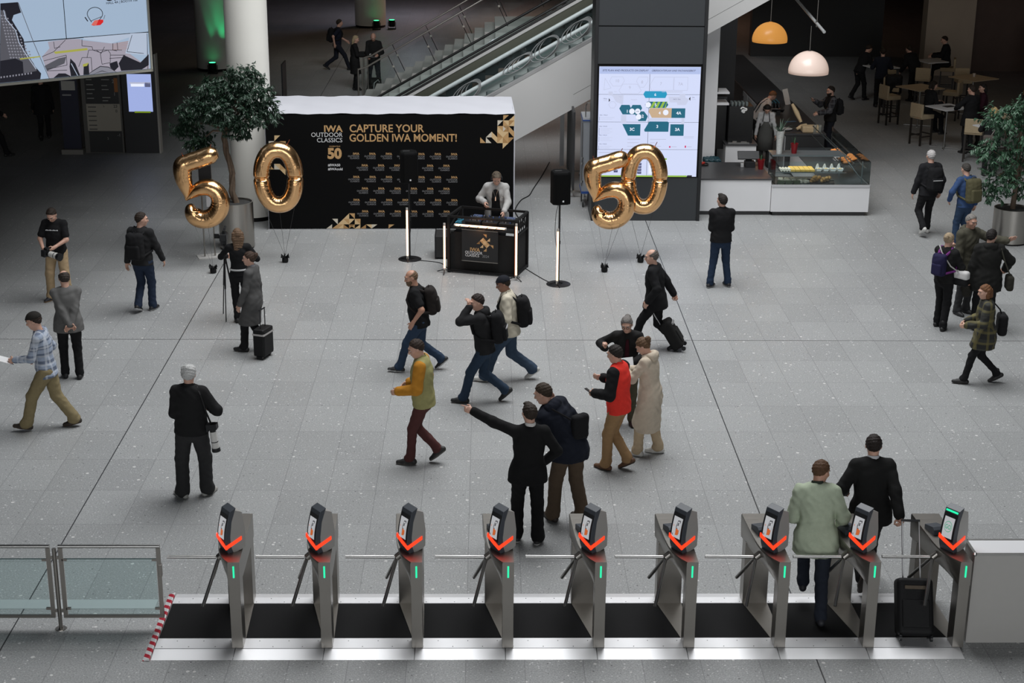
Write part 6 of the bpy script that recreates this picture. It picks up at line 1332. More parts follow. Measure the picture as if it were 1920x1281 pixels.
t = thing('cash_register', 'black touchscreen cash register on the dark worktop', 'cash register', (5.88, 34.75, .81)); MB().box((-.10, -.1, 0), (.12, .12, .13)).build('base', M_BLACKG, t, bevel=.01); MB().box((-.24, -.02, 0), (.24, .02, .20), 0, rot(-35, 0, 0, (-.02, -.02, .17))).build('display', M_BLACKG, t, bevel=.006); MB().box((-.2, -.08, 0), (-.13, -.02, .09)).build('printer', mat('printer_grey', (.45, .45, .45), .5), t, bevel=.01); MB().box((-.08, .0, .1), (.06, .05, .22)).build('neck', M_BLACK, t)
t = thing('round_tray', 'round black tray with crumpled red cloth on the worktop edge', 'tray', (4.86, 34.95, .81)); MB().lathe([(.14, 0), (.15, .025), (.135, .025), (.13, .008)], 28).build('dish', M_TRAY, t, smooth=40); smesh('red_cloth', solid([ell((-.03, 0, .03), np.eye(3), (.07, .05, .03), .02), ell((.03, .03, .035), np.eye(3), (.04, .04, .03), .02)], .008, (), folds(.006, 90, 1)), mat('red_cloth', (.45, .03, .02), .8), t)
tag(MB().tube([(0, 0, .006), (.06, .03, .006)], .006, 6).build('white_pen', M_PORC, None, (6.22, 34.05, .81)), 'white pen lying beside the red pot on the worktop', 'pen')
t = thing('waste_bin', 'grey bin with teal liner beside the white end wall', 'bin', (5.20, 35.85, 0)); MB().loft([[(a*x, b*y, z) for a, b in ((-1, -1), (1, -1), (1, 1), (-1, 1))] for x, y, z in ((.15, .15, 0), (.19, .19, .72), (.18, .18, .72), (.16, .16, .6))]).build('body', mat('bin_grey', (.12, .12, .125), .5), t); smesh('liner', solid([rbox((0, 0, .73), np.eye(3), (.195, .195, .05), .04), ell((.02, 0, .77), np.eye(3), (.13, .11, .04), .03)], .014, (), folds(.018, 40, 2)), mat('liner_teal', (.012, .05, .065), .4), t)
t = thing('coffee_counter', 'white base unit with dark top carrying the black coffee machine', 'cabinet', (5.66, 36.85, 0)); MB().box((0, 0, .05), (.72, 1.4, .86)).build('body', M_WHITE, t); MB().box((-.02, -.02, .86), (.74, 1.42, .90)).build('worktop', M_TOP, t)
t = thing('coffee_machine', 'tall black coffee machine with white emblem on its front', 'coffee machine', (5.72, 37.0, .90)); MB().box((0, 0, 0), (.58, .75, .86)).build('body', mat('machine_black', (.006, .006, .007), .3), t, bevel=.01); MB().box((-.28, .25, -.2), (-.02, .9, 1.05)).build('side_unit', MATS['machine_black'], t)
mb = MB(); E1 = curve_poly([(.27, .80), (.31, .84), (.36, .82), (.41, .80), (.39, .77), (.33, .775), (.30, .75), (.34, .72), (.36, .735), (.33, .75)], 3); mb.tube([(x, -.004, z) for x, z in E1], .021, 6); mb.build('emblem', M_PORC, t)
mb = MB(); mb.box((.0, -.11, .0), (.50, -.02, .03)); mb.box((.1, -.1, .03), (.2, -.03, .06)); mb.box((.3, -.1, .03), (.44, -.03, .05)); mb.build('drip_tray', M_CHROME_B, t)
gl = MB().lathe([(.03, 0), (.035, .09), (.032, .09), (.028, .01)], 14).build('glass_tumbler', glass('tumbler', (.75, .78, .78), .2, .15), None, smooth=40); tag(gl, 'glass tumbler upside down on the coffee machine', 'glass', 'tumblers on the coffee machine')
for k in range(14):
    o = gl if k == 0 else gl.copy()
    if k: COL.objects.link(o)
    o.location = (5.80+.085*(k % 5), 37.05+.09*(k//5), 1.765)
t = thing('wall_shelf', 'white wall shelf with two tiers beside the white end wall', 'shelf', (5.37, 36.6, 0))
for z in (1.86, 2.12): MB().box((0, .0, z), (.28, .6, z+.04)).build('shelf_board', M_WHITE, t)
mb = MB(); mb.box((0, .02, 2.16), (.02, .58, 2.45)); mb.build('back_panel', M_BLACK, t)
t = thing('bar_counter', 'long dark bar counter running back behind the display case', 'counter', (7.2, 37.65, 0)); MB().box((0.02, 0, .06), (.95, 13, .96)).build('body', mat('bar_dark', (.03, .03, .031), .5), t); MB().box((0, -.02, .96), (.98, 13, 1.0)).build('worktop', M_TOP, t)
for k in range(8): MB().box((-.005, .02+k*.82, .1), (.02, .80+k*.82, .93)).build('door', M_CAB, t, bevel=.004); MB().box((-.02, .7+k*.82, .6), (-.004, .74+k*.82, .8)).build('handle', M_BLACKG, t)
t = thing('back_counter', 'grey drawer counter along the left side of the cafe', 'counter', (5.45, 40.2, 0)); MB().box((0, 0, .06), (.75, 8.5, .96)).build('body', M_CAB, t); MB().box((-.02, -.02, .96), (.78, 8.52, 1.0)).build('worktop', M_TOP, t)
for k in range(5):
    for z in (.12, .42, .70): MB().box((.75, .05+k*1.6, z), (.765, 1.55+k*1.6, z+.25)).build('drawer', mat('drawer_grey', (.22, .215, .205), .5), t)
# bread and bottles on the bar
loaf = lambda p, a, b, r_, lab, g_=None: tag(MB().tube([Vector(a), (Vector(a)+Vector(b))/2+Vector((0, 0, .012)), Vector(b)], [r_*.6, r_, r_*.6], 10).build('bread_loaf', M_PALEB, None, p, smooth=60), lab, 'bread', g_)
loaf((7.62, 37.95, 1.22), (0, 0, 0), (-.22, .12, .42), .06, 'long pale baguette leaning upright beside the spiky plant'); tag(MB().box((-.2, -.14, 0), (.24, .14, .16)).build('bread_box', M_PALEB, None, (7.82, 37.85, 1.0), bevel=.03), 'pale block of bread on the bar end behind the case', 'bread')
loaf((7.52, 37.95, 1.05), (0, 0, 0), (.25, .05, .1), .055, 'short pale loaf at the foot of the baguette')
t = thing('glass_jar_holder', 'steel stand of jars on the bar end behind the case', 'stand', (8.0, 37.72, 1.0)); mb = MB(); [mb.lathe([(.04, 0), (.04, .18), (.035, .2)], 12, 0, None, (x, 0)) for x in (-.08, .04)]; mb.build('jar', glass('jar', (.8, .8, .75), .2, .2), t, smooth=40); MB().box((-.14, -.06, -.0), (.1, .06, .02)).build('base', M_STEEL, t)
bt = thing('water_bottle', 'small bottle with blue cap crowded on the bar beside the till', 'bottle', (7.35, 41.3, 1.0), 0, 'blue capped bottles on the bar'); MB().lathe([(.03, 0), (.03, .15), (.013, .2), (.013, .22)], 10).build('bottle', mat('bottle_dark', (.02, .022, .025), .2), bt, smooth=40); MB().lathe([(.015, .215), (.015, .24)], 10).build('cap', mat('cap_blue', (.05, .22, .32), .4), bt)
for k in range(1, 24): o = copy_tree(bt); o.location = (7.3+.085*(k % 4), 40.6+.10*(k//4), 1.0)
t = thing('till_screen', 'black till screen on the bar under the hand of the leaning waiter', 'till', (7.45, 40.1, 1.0)); MB().box((-.15, -.12, .1), (.15, .12, .12), 0, rot(-25, 0, 0)).build('display', M_BLACKG, t); MB().box((-.05, -.05, 0), (.05, .05, .12)).build('base', M_BLACKG, t)
tag(MB().box((-.07, -.008, 0), (.07, .008, .42), 0, rot(-8, -14, 0)).build('price_board', mat('board_ivory', (.5, .5, .47), .5), None, (7.98, 41.6, 1.0)), 'upright white price board on the bar', 'sign')
tag(MB().box((-.14, -.06, 0), (.14, .06, .004)).build('blue_folder', mat('folder_blue', (.08, .17, .28), .4), None, (7.6, 39.2, 1.0), (0, 0, R(20))), 'pale blue folder lying on the bar', 'folder')
tag(MB().lathe([(.02, 0), (.16, .02), (.17, .035), (.02, .03)], 20).build('white_plate', M_PORC, None, (7.28, 38.1, 1.0)), 'white plate on the bar end behind the case', 'plate')
for k, p in enumerate(((5.75, 45.6, 1.0), (5.85, 47.2, 1.0))):
    t = thing('vase_plant', ['dim spiky plant in dark vase on the back counter, nearer one', 'dim spiky plant in dark vase on the back counter, farther one'][k], 'plant', p); MB().lathe([(.10, 0), (.12, .3), (.15, .55), (.13, .55)], 20).build('vase', mat('vase_dim', (.10, .10, .10), .4), t, smooth=40); spiky(t, .5, 18, .75, .016, 20+k, .5, mat('dim_leaf', (.03, .045, .03), .6))
tag(MB().box((-.12, -.12, 0), (.12, .12, .28)).build('paper_carton', mat('carton', (.42, .36, .28), .7), None, (6.0, 43.6, 1.0), (0, 0, .3), bevel=.006), 'pale carton on the back counter', 'box'); tag(MB().box((-.15, -.12, 0), (.15, .12, .22)).build('brown_box', mat('carton_brown', (.22, .15, .09), .7), None, (6.0, 44.4, 1.0), (0, 0, .2), bevel=.006), 'brown box on the back counter behind the carton', 'box')
t = thing('espresso_grinder', 'dark appliance on the back counter', 'appliance', (5.9, 42.0, 1.0)); MB().box((-.2, -.3, 0), (.25, .3, .16)).build('base', M_BLACKG, t, bevel=.02); MB().box((-.15, -.25, .16), (.1, .0, .36)).build('body', M_BLACKG, t, bevel=.02); MB().ball((.18, -.2, .2), .05, 10).build('red_knob', mat('knob_red', (.25, .01, .02), .4), t)
# pendant lamps on a rail
M_LW = mat('shade_white', (.62, .52, .47), .25, emit=(1.0, .72, .58), estr=.30); M_LO = mat('shade_orange', (.55, .28, .08), .3, emit=(1.0, .42, .08), estr=.42)
t = thing('lamp_rail', 'pale metal rail that carries the two pendant lamps', 'rail', (7.35, 36, 3.82)); mb = MB(); mb.tube([(.12, -.7, -.10), (-.12, 5.5, .75)], .035, 10); mb.build('bar', mat('rail_pale', (.55, .56, .56), .4, .4), t, smooth=40); mb = MB(); mb.tube([(.09, 0, .0), (.09, .0, 1.9)], .008, 6); mb.build('suspension_wire', M_STEEL, t); MB().tube([(.09, 0, -.08), (.09, 0, .06)], .03, 8).build('clamp', M_STEEL, t)
def lamp(label, p, r_, m, lcol, e, wire):
    t = thing('pendant_lamp', label, 'lamp', p, 0, None); pr = [(r_*math.sin(a), r_*1.02*math.cos(a)) for a in np.linspace(.08, 1.50, 14)]; pr = [(a, b) for a, b in pr][::-1]; mb = MB(); rings = [[(a*math.cos(2*math.pi*k/40), a*math.sin(2*math.pi*k/40), b) for k in range(40)] for a, b in [(r_*.985, -.04)]+pr]; mb.loft(rings, 0, False); mb.add([(r_*.08*math.cos(2*math.pi*k/40), r_*.08*math.sin(2*math.pi*k/40), r_*1.02) for k in range(40)], [tuple(range(40))]); o = mb.build('shade', m, t, smooth=60); sd = o.modifiers.new('wall', 'SOLIDIFY'); sd.thickness = .012
    mb = MB(); mb.tube([(0, 0, r_), (.0, 0, wire)], .008, 6); mb.build('wire', M_STEEL, t); mb = MB(); mb.tube([(0, 0, r_*.55), (0, 0, r_*1.05)], .035, 10); mb.ball((0, 0, r_*.42), .05, 10); mb.build('socket', M_BLACKG, t)
    l = bpy.data.lights.new('lamp_light', 'POINT'); l.energy = e; l.color = lcol; l.shadow_soft_size = .05; lo = bpy.data.objects.new('lamp_light', l); COL.objects.link(lo); lo.location = (p[0], p[1], p[2]-.02)
lamp('white dome pendant lamp over the cafe counter', (7.32, 36, 2.74), .455, M_LW, (1, .80, .66), 3, 1.02); lamp('orange dome pendant lamp further back over the cafe', (7.11, 40, 2.90), .44, M_LO, (1, .55, .2), 8, 1.25)
# ---------------------------------------------------------------- seating behind the cafe
M_TW = mat('table_wood', (.46, .36, .24), .5, noise=.08, nscale=6); M_TWH = mat('table_white', (.62, .62, .62), .45); M_STL = mat('stool_fabric', (.42, .33, .21), .85, noise=.1, nscale=20); M_LEGD = mat('stool_leg', (.02, .016, .013), .5)
def table(label, x, y, rz, m, s=.78, star=True):
    t = thing('bar_table', label, 'table', (x, y, 0), rz); MB().box((-s/2, -s/2, 1.06), (s/2, s/2, 1.085)).build('table_top', m, t); MB().tube([(0, 0, .03), (0, 0, 1.06)], .022, 10).build('column', M_CHROME_B, t, smooth=40)
    for k in range(4): a = R(45+90*k); MB().box((0, -.02, .012), (.36, .02, .032), 0, Matrix.Rotation(a, 4, 'Z')).build('foot', M_CHROME_B, t)
table('wooden bar table in the middle of the seating, empty', 12.1, 44.0, 28, M_TW, .95); table('wooden bar table with a white cup, further back right', 14.1, 45.75, 30, M_TW, 1.0); table('white bar table where three people talk', 12.0, 40.9, 25, M_TWH, .8); table('white bar table behind the bushy tree', 12.45, 38.2, 20, M_TWH, .8); table('white bar table where two standing people lean', 11.9, 47.8, 20, M_TWH, .8); table('pale bar table in front of the seated man in a suit', 13.75, 49.0, 20, M_TWH, .75)
def stool(label, x, y, rz):
    t = thing('bar_stool', label, 'stool', (x, y, 0), rz, 'beige bar stools')
    MB().box((-.22, -.22, .70), (.22, .22, .82)).build('seat', M_STL, t, bevel=.02); MB().box((-.22, -.24, .74), (.22, -.17, 1.10)).build('backrest', M_STL, t, bevel=.02)
    for a in (-.19, .19):
        for b in (-.19, .19): MB().box((a-.02, b-.02, 0), (a+.02, b+.02, .70)).build('leg', M_LEGD, t)
    mb = MB(); [mb.box((-.19, b-.012, .27), (.19, b+.012, .30)) for b in (-.19, .19)]; [mb.box((a-.012, -.19, .22), (a+.012, .19, .25)) for a in (-.19, .19)]; mb.build('stretcher', M_LEGD, t)
    return t
for lab, x, y, rz in (('beige bar stool left of the empty wooden table', 11.35, 44.3, -70), ('beige bar stool holding a dark coat, behind the empty wooden table', 11.75, 45.7, -110), ('beige bar stool behind the standing pair', 12.35, 48.9, -150), ('beige bar stool under the woman with white blouse', 11.5, 41.4, -60), ('beige bar stool right of the white table, empty', 13.0, 39.9, 110), ('beige bar stool between the two wooden tables', 13.3, 45.0, 60), ('dim bar stool under the dark figure at the back', 13.15, 47.6, -20), ('dim bar stool behind the table with the cup', 14.25, 47.2, 180), ('beige bar stool right of the table with the cup', 15.55, 44.9, 80), ('beige bar stool hidden behind the blonde woman', 12.25, 39.3, -20)): stool(lab, x, y, rz)
t = thing('paper_cup', 'white cup on the far wooden bar table', 'cup', (14.15, 45.9, 1.085)); MB().lathe([(.035, 0), (.045, .1), (.04, .1)], 14).build('cup', mat('cup_pale', (.55, .48, .42), .6), t, smooth=40)
tag(smesh('dark_coat', solid([rbox((0, -.1, .9), np.eye(3), (.25, .12, .28), .09, .03), rbox((0, .05, .84), np.eye(3), (.2, .18, .05), .04, .05)], .014, (), folds(.015, 24, 3)), M_BLACK, None, (11.75, 45.7, 0), R(-110)), 'dark coat thrown over a bar stool', 'coat')
tag(MB().box((-.14, -.1, 0), (.14, .1, .01)).build('menu_card', M_BLACKG, None, (12.05, 40.95, 1.085), (0, 0, .4)), 'dark menu lying on the white table between the three people', 'menu')
t = thing('red_banner', 'red lit banner hanging at the top right corner', 'banner', (18.6, 50.5, 0)); MB().box((0, 0, 2.4), (2.6, .12, 5.2)).build('panel', mat('banner_red', (.20, .004, .006), .6, emit=(.5, .01, .012), estr=.10), t); MB().box((-.05, .02, 2.3), (2.7, .1, 2.42)).build('frame', M_BLACK, t)
MB().box((17.8, 50, 0), (22, 50.4, 2.0)).build('wall_kiosk', M_WALLD, kind='structure')
# ---------------------------------------------------------------- the people
BK = (.011, .011, .012); BK2 = (.018, .018, .019); NAVY = (.012, .016, .03); JEAN = (.028, .048, .085); JEAN2 = (.045, .07, .11); KHAKI = (.36, .26, .15); DG = (.035, .035, .037); GREY = (.11, .108, .105)
SHB = dict(c=(.012, .012, .013), sole=(.02, .02, .02)); SHBW = dict(c=(.013, .013, .015), sole=(.5, .5, .5)); SHW = dict(c=(.58, .57, .54), sole=(.66, .65, .62)); SHBR = dict(c=(.05, .026, .015), sole=(.02, .015, .012), boot=.05)
HB = lambda **k: dict(dict(style='short', c=(.025, .016, .011)), **k)
def walk(step, side=.08, lead='R', pit=32, ty=0):
    f = (side if lead == 'R' else -side)
    a = (-side, -step*.5, 0, ty, pit) if lead == 'R' else (-side, step*.5, 0, ty, -4); b = (side, step*.5, 0, ty, -4) if lead == 'R' else (side, -step*.5, 0, ty, pit)
    return (a, b)
sc_ = .0
# 1 photographer in T-shirt
K = person('man in black T-shirt and khaki trousers looking down at his camera', -7.52, 27.15, 172, 1.74, top=dict(c=BK, th=.022, hem=-.10, sleeve=.36, name='t_shirt', flare=.02), bottom=dict(c=(.40, .29, .17), w=(.10, .078, .07)), shoes=dict(c=(.015, .016, .022), sole=(.3, .18, .08)), hair=HB(), head=(0, 42, 0), LA=dict(w=(.10, .30, 1.06), style='hold', pole=(.8, -.5, -.4)), RA=dict(w=(.13, .27, 1.02), style='hold', pole=(.8, -.5, -.4)), feet=((-.16, 0, 0, -14, 0), (.16, .04, 0, 16, 0)))
photo_camera(K, 'camera with white lens held by the man in black T-shirt', mid(K, .10, (0, .03, -.01)), (-.9, .42, -.1), lens=.15, sc=1.25)
mb = MB(); text(mb, 'OUTFITTER', .045, Matrix.Translation((0, .152, 1.305)) @ Matrix.Rotation(math.pi, 4, 'Z') @ Matrix.Rotation(R(98), 4, 'X'), 0, .015, 'CENTER', 1.05) if False else [mb.box((-.11+.021*i, .150, 1.30+.002*(i % 2)), (-.094+.021*i-.004*(i % 3 == 1), .158, 1.319-.003*(i % 3))) for i in range(11)]; mb.build('shirt_print', M_PWHITE, K['body'])
# 2 man with backpack walking away
K = person('man in dark jacket and jeans with black backpack, walking away at the left', -5.90, 26.45, -14, 1.78, top=dict(c=BK2, th=.026), bottom=dict(c=(.02, .03, .055)), shoes=SHBW, hair=HB(), head=(-55, 8, 0), feet=((-.07, -.1, 0, -4, 22), (.09, .12, 0, 6, 0)), LA=dict(w=(.27, -.02, .86)), RA=dict(w=(.30, .20, .86), style='relax'))
backpack(K, 'black backpack on the man walking away at the left', BK)
# 3 balding man, hands behind the back
K = person('balding man in grey blazer with his hands clasped behind him', -6.30, 23.05, 14, 1.70, top=dict(c=(.125, .123, .12), th=.026, hem=-.13, flare=.03, name='blazer'), bottom=dict(c=BK), shoes=SHB, hair=HB(style='fringe', c=(.04, .03, .025)), head=(12, 10, 0), lean=4, belly=.02, g=1.04, LA=dict(w=(-.02, -.22, .92), pole=(.9, -.6, -.1), d=(-.7, -.1, -.5), style='hold', t=(0, 0, 1)), RA=dict(w=(.03, -.22, .90), pole=(.9, -.6, -.1), d=(-.6, -.1, -.5), style='hold', t=(0, 0, 1)), feet=((-.12, 0.05, 0, -8, 0), (.10, -.05, 0, 6, 0)))
# 4 plaid shirt, striding left
K = person('man in blue and white plaid shirt and khaki trousers striding left with papers', -6.16, 20.95, 92, 1.77, top=dict(c=plaid('plaid_blue', (.28, .33, .42), (.06, .08, .13), (.58, .61, .66), 9), th=.02, hem=-.1, name='shirt', flare=.02), bottom=dict(c=(.23, .185, .10), w=(.105, .08, .075)), shoes=dict(c=(.03, .022, .016), sole=(.05, .03, .02)), hair=HB(hat=True, hatc=(.02, .018, .016)), lean=6, head=(0, 16, 0), feet=((-.08, .24, .02, 0, -10), (.08, -.38, 0, 0, 12)) , LA=dict(w=(.14, .38, 1.06), style='hold'), RA=dict(w=(.24, .18, .98), style='hold'))
sheet(K, 'white papers held by the man in the plaid shirt', hc(K, 0, .16, (.03, 0, .02)), (0, -.3, 1), .2, .26)
# 5 photographer with grey hair
K = person('photographer with white hair and black jacket, standing with his back to us', -3.67, 18.62, -8, 1.76, top=dict(c=(.013, .013, .0135), th=.034, hem=-.06, flare=.02, collar=(.012, .012, .012), fold=.008), bottom=dict(c=(.028, .028, .029), w=(.105, .085, .085)), shoes=dict(c=(.36, .35, .33), sole=(.45, .44, .42)), hair=HB(style='curly', c=(.50, .50, .49), t=.016), head=(10, 14, 0), belly=.03, g=1.05, LA=dict(w=(.17, .24, 1.10), style='hold', pole=(.2, -.8, -.7)), RA=dict(w=(.20, .22, 1.12), style='hold', pole=(.75, -.6, -.3)), feet=((-.14, -.06, 0, -52, 0), (.13, .06, 0, 22, 0)))
photo_camera(K, 'camera with white telephoto lens hanging at the hip of the white haired photographer', (.275, -.03, .98), (.1, .05, -1), (0, 1, 0), lens=.22, strap=[(.27, -.03, 1.0), (.235, -.11, 1.2), (.17, -.10, 1.42), (.11, -.03, 1.50), (.0, .10, 1.43)])
# 6 woman filming
K = person('woman with long brown hair in black filming with a camera on a tripod', -4.16, 25.85, 8, 1.65, g=.88, top=dict(c=BK, th=.018, hem=-.03, name='sweater'), bottom=dict(c=BK, belt=(.55, .55, .55), w=(.094, .066, .055)), shoes=SHB, hair=HB(style='long', c=(.14, .085, .05), len=.26), head=(6, 4, 0), LA=dict(w=(.22, .36, 1.15), style='hold', pole=(.9, -.4, -.5)), RA=dict(w=(.16, .22, 1.12), style='hold', pole=(.9, -.4, -.5)), feet=((-.05, .02, 0, -5, 0), (.10, -.03, 0, 10, 0)))
t = thing('video_tripod', 'thin black tripod holding the camera of the filming woman', 'tripod', (-4.42, 26.15, 0))
for dx, dy in ((.02, -.30), (-.10, .16), (.14, .14)): mb = MB(); mb.tube([(0, 0, 1.12), (dx*.55, dy*.55, .55)], .014, 8); mb.tube([(dx*.5, dy*.5, .6), (dx, dy, .01)], .009, 8); mb.build('leg', M_BLACKG, t, smooth=40)
MB().tube([(0, 0, .95), (0, 0, 1.32)], .016, 8).build('centre_column', M_BLACKG, t); mb = MB(); mb.box((-.05, -.05, 1.28), (.05, .05, 1.36)); mb.tube([(0, -.05, 1.3), (.06, -.32, 1.2)], .009, 6); mb.build('fluid_head', M_BLACKG, t)
t = thing('video_camera', 'small black video camera on the tripod by the planter', 'camera', (-4.42, 26.15, 1.36)); MB().box((-.06, -.09, 0), (.06, .10, .12)).build('camera_body', M_BLACKG, t, bevel=.01); MB().tube([(0, .1, .06), (0, .22, .06)], .045, 14).build('lens', M_BLACK, t, smooth=40); mb = MB(); mb.box((-.15, -.06, .05), (-.065, -.05, .13)); mb.box((-.02, -.02, .12), (.02, .1, .17)); mb.tube([(0, .1, .16), (0, .22, .19)], .02, 8); mb.build('monitor_and_microphone', M_BLACK, t)
# 7 person in grey coat
K = person('person in long dark grey coat walking left behind the filming woman', -3.70, 24.35, 78, 1.68, g=.92, top=dict(c=(.08, .079, .078), th=.03, hem=-.42, flare=.03, name='coat', collar=(.2, .2, .21)), bottom=dict(c=BK), shoes=SHB, hair=HB(style='bun', c=(.05, .028, .018)), head=(10, 6, 0), feet=((-.07, .16, 0, 0, -4), (.07, -.16, 0, 0, 22)), LA=dict(w=(.25, .14, .88)), RA=dict(w=(.27, -.02, .82), style='grip'))
t = thing('trolley_bag', 'black trolley bag with pale trim beside the person in the grey coat', 'suitcase', (-3.52, 24.05, 0), 70); mb = MB(); mb.box((-.17, -.1, .05), (.17, .1, .50)); mb.build('shell', M_BLACK, t, bevel=.03); MB().box((-.172, -.102, .40), (.172, .102, .43)).build('trim_strip', mat('pale_trim', (.4, .38, .37), .6), t); mb = MB(); [mb.tube([(x, 0, .5), (x, 0, .80)], .008, 6) for x in (-.08, .08)]; mb.tube([(-.09, 0, .80), (.09, 0, .80)], .012, 6); mb.build('telescopic_handle', M_BLACKG, t)
for x in (-.13, .13): MB().tube([(x, -.05, .03), (x, .05, .03)], .03, 10).build('wheel', M_BLACKG, t)
# 8 DJ
dx, dy, _ = onbooth(.60, 1.12, 0)
K = person('DJ in light grey blazer and black T-shirt with headphones behind the booth', dx, dy, 172, 1.82, top=dict(c=(.37, .365, .355), th=.030, hem=-.14, open=.125, flare=.03, name='blazer', fold=.005), mids=[dict(c=BK, th=.012, hem=-.06, sleeve=.3, name='t_shirt')], bottom=dict(c=BK), hair=HB(c=(.085, .065, .045), quiff=True, t=.014), head=(12, 32, 0), lean=9, LA=dict(w=(.19, .42, 1.03), style='spread', d=(-.1, .6, -.75), pole=(.5, -.6, -.5)), RA=dict(w=(.19, .27, 1.16), style='hold', d=(-.2, .6, -.6), pole=(.6, -.6, -.4)))
t, sh, sv = carried(K, 'headphones', 'black headphones worn by the DJ', 'headphones', K['H']); H, hr, hu, hf = K['H'], K['hr'], K['hu'], K['hf']
sh(MB().tube([tuple(H+(hr*math.cos(a)*.093+hu*(.02+math.sin(a)*.105)-hf*.01)) for a in np.linspace(0, math.pi, 15)], .009, 6)).build('headband', M_BLACKG, t, smooth=60)
for q in (-1, 1): smesh('ear_cup', sv(solid([ell(H+hr*q*.093-hf*.006, (hr, hf, hu), (.02, .036, .042), .01)], .007)), M_BLACKG, t)
mb = MB(); c_ = K['N']+K['fw']*.125; mb.tube([tuple(c_+K['sh']*.07-K['u']*.02), tuple(c_+K['fw']*.02-K['u']*.22), tuple(c_-K['sh']*.06-K['u']*.02)], .004, 5); mb.box(tuple(c_+K['fw']*.02-K['u']*.27-.012), tuple(c_+K['fw']*.025-K['u']*.21+.008)); mb.build('necklace', M_CHROME_B, K['body'])
mb = MB(); c_ = K['P']+K['u']*.34-K['sh']*.12+K['fw']*.13; mb.add([tuple(c_-K['sh']*.03), tuple(c_+K['sh']*.03), tuple(c_+K['sh']*.012+K['u']*.035+K['fw']*.004), tuple(c_-K['sh']*.012+K['u']*.025+K['fw']*.006)], [(0, 1, 2, 3)]); mb.build('pocket_square', M_PORC, K['body'])
# 9 bald bearded man
K = person('bald bearded man in black T-shirt striding left with a backpack', -1.02, 23.42, 88, 1.71, skin=(.47, .25, .17), top=dict(c=BK, th=.022, sleeve=.34, name='t_shirt', hem=-.1), bottom=dict(c=JEAN), shoes=dict(c=(.02, .02, .021), sole=(.5, .5, .5)), hair=dict(style='fringe', c=(.16, .10, .06), beard=True, t=.004), head=(14, 10, 0), lean=9, belly=.04, g=1.06, feet=((-.08, .30, 0, 0, -6), (.08, -.36, 0, 0, 40)), LA=dict(w=(.25, .10, .88)), RA=dict(w=(.25, -.05, .90)))
backpack(K, 'dark brown backpack on the bald man in black', (.022, .018, .017), size=.95)
# 10 mustard jacket
K = person('man in olive yellow jacket with orange sleeves and maroon trousers, walking left', -.93, 19.70, 84, 1.79, top=dict(c=(.33, .31, .135), th=.034, hem=-.08, name='jacket', sleevec=(.48, .21, .025), collar=(.33, .31, .135)), bottom=dict(c=(.085, .032, .03), w=(.092, .066, .056)), shoes=dict(c=(.018, .017, .016), sole=(.09, .085, .075)), hair=HB(c=(.03, .018, .012)), head=(16, 22, 0), lean=3, feet=((-.05, .05, 0, 2, 0), (.06, -.30, .02, 0, 38)), LA=dict(w=(.18, .30, 1.06), style='hold', pole=(.4, -.8, -.5)), RA=dict(w=(.22, .22, 1.04), style='hold'))
# 11 man on the phone
K = person('man in black jacket and jeans holding a hand to his face, with backpack', -.05, 22.02, 84, 1.74, top=dict(c=(.017, .017, .018), th=.032, hem=-.07, hood=True), bottom=dict(c=(.026, .045, .075)), shoes=dict(c=(.014, .014, .014), sole=(.03, .03, .03)), hair=HB(c=(.02, .012, .01)), head=(22, 12, 0), lean=7, feet=((-.06, .25, 0, 0, -4), (.08, -.36, 0, 0, 42)), LA=dict(w=(.10, .22, 1.50), style='hold', d=(-.1, .1, 1), pole=(.5, .6, -.8), t=(-.8, -.5, .2)), RA=dict(w=(.2, .25, 1.25), style='hold'))
backpack(K, 'black backpack with grey strip on the man holding his face', BK, stripe=(.35, .35, .36))
# 12 cream fleece
K = person('man in cream fleece and black cap with white sneakers striding left', .38, 22.98, 86, 1.76, top=dict(c=(.60, .55, .44), th=.036, hem=-.1, flare=.02, collar=(.60, .55, .44), name='fleece', fold=.009), bottom=dict(c=JEAN2, w=(.10, .08, .075)), shoes=SHW, skin=(.30, .15, .10), hair=HB(hat=True, hatc=(.012, .013, .018)), head=(10, 16, 0), lean=5, feet=((-.08, .36, 0, 0, -6), (.08, -.36, 0, 0, 34)), LA=dict(w=(.22, .26, .98)), RA=dict(w=(.24, -.1, .86)))
backpack(K, 'black tote backpack on the man in cream fleece', BK, size=1.0, low=.04)
# 13 man pointing
K = person('man in black suit pointing to the left with an outstretched arm', .50, 17.28, 6, 1.77, top=dict(c=(.0085, .0085, .009), th=.028, hem=-.13, flare=.035, name='suit_jacket', collar=(.62, .60, .58), fold=.004), bottom=dict(c=(.0085, .0085, .009), w=(.094, .074, .076)), shoes=dict(c=(.014, .014, .015), sole=(.55, .55, .53), soleh=.03), hair=HB(style='short', c=(.028, .019, .013), quiff=True), head=(18, 4, 0), side=2, LA=dict(w=(.64, .14, 1.64), style='point', d=(.95, .10, .30), t=(0, .2, 1), pole=(.2, -.4, -1), abs=True), RA=dict(w=(.20, .10, .98), style='hold', pole=(1, -.5, -.1)), feet=((-.11, .04, 0, -4, 0), (.13, -.06, 0, 22, 0)))
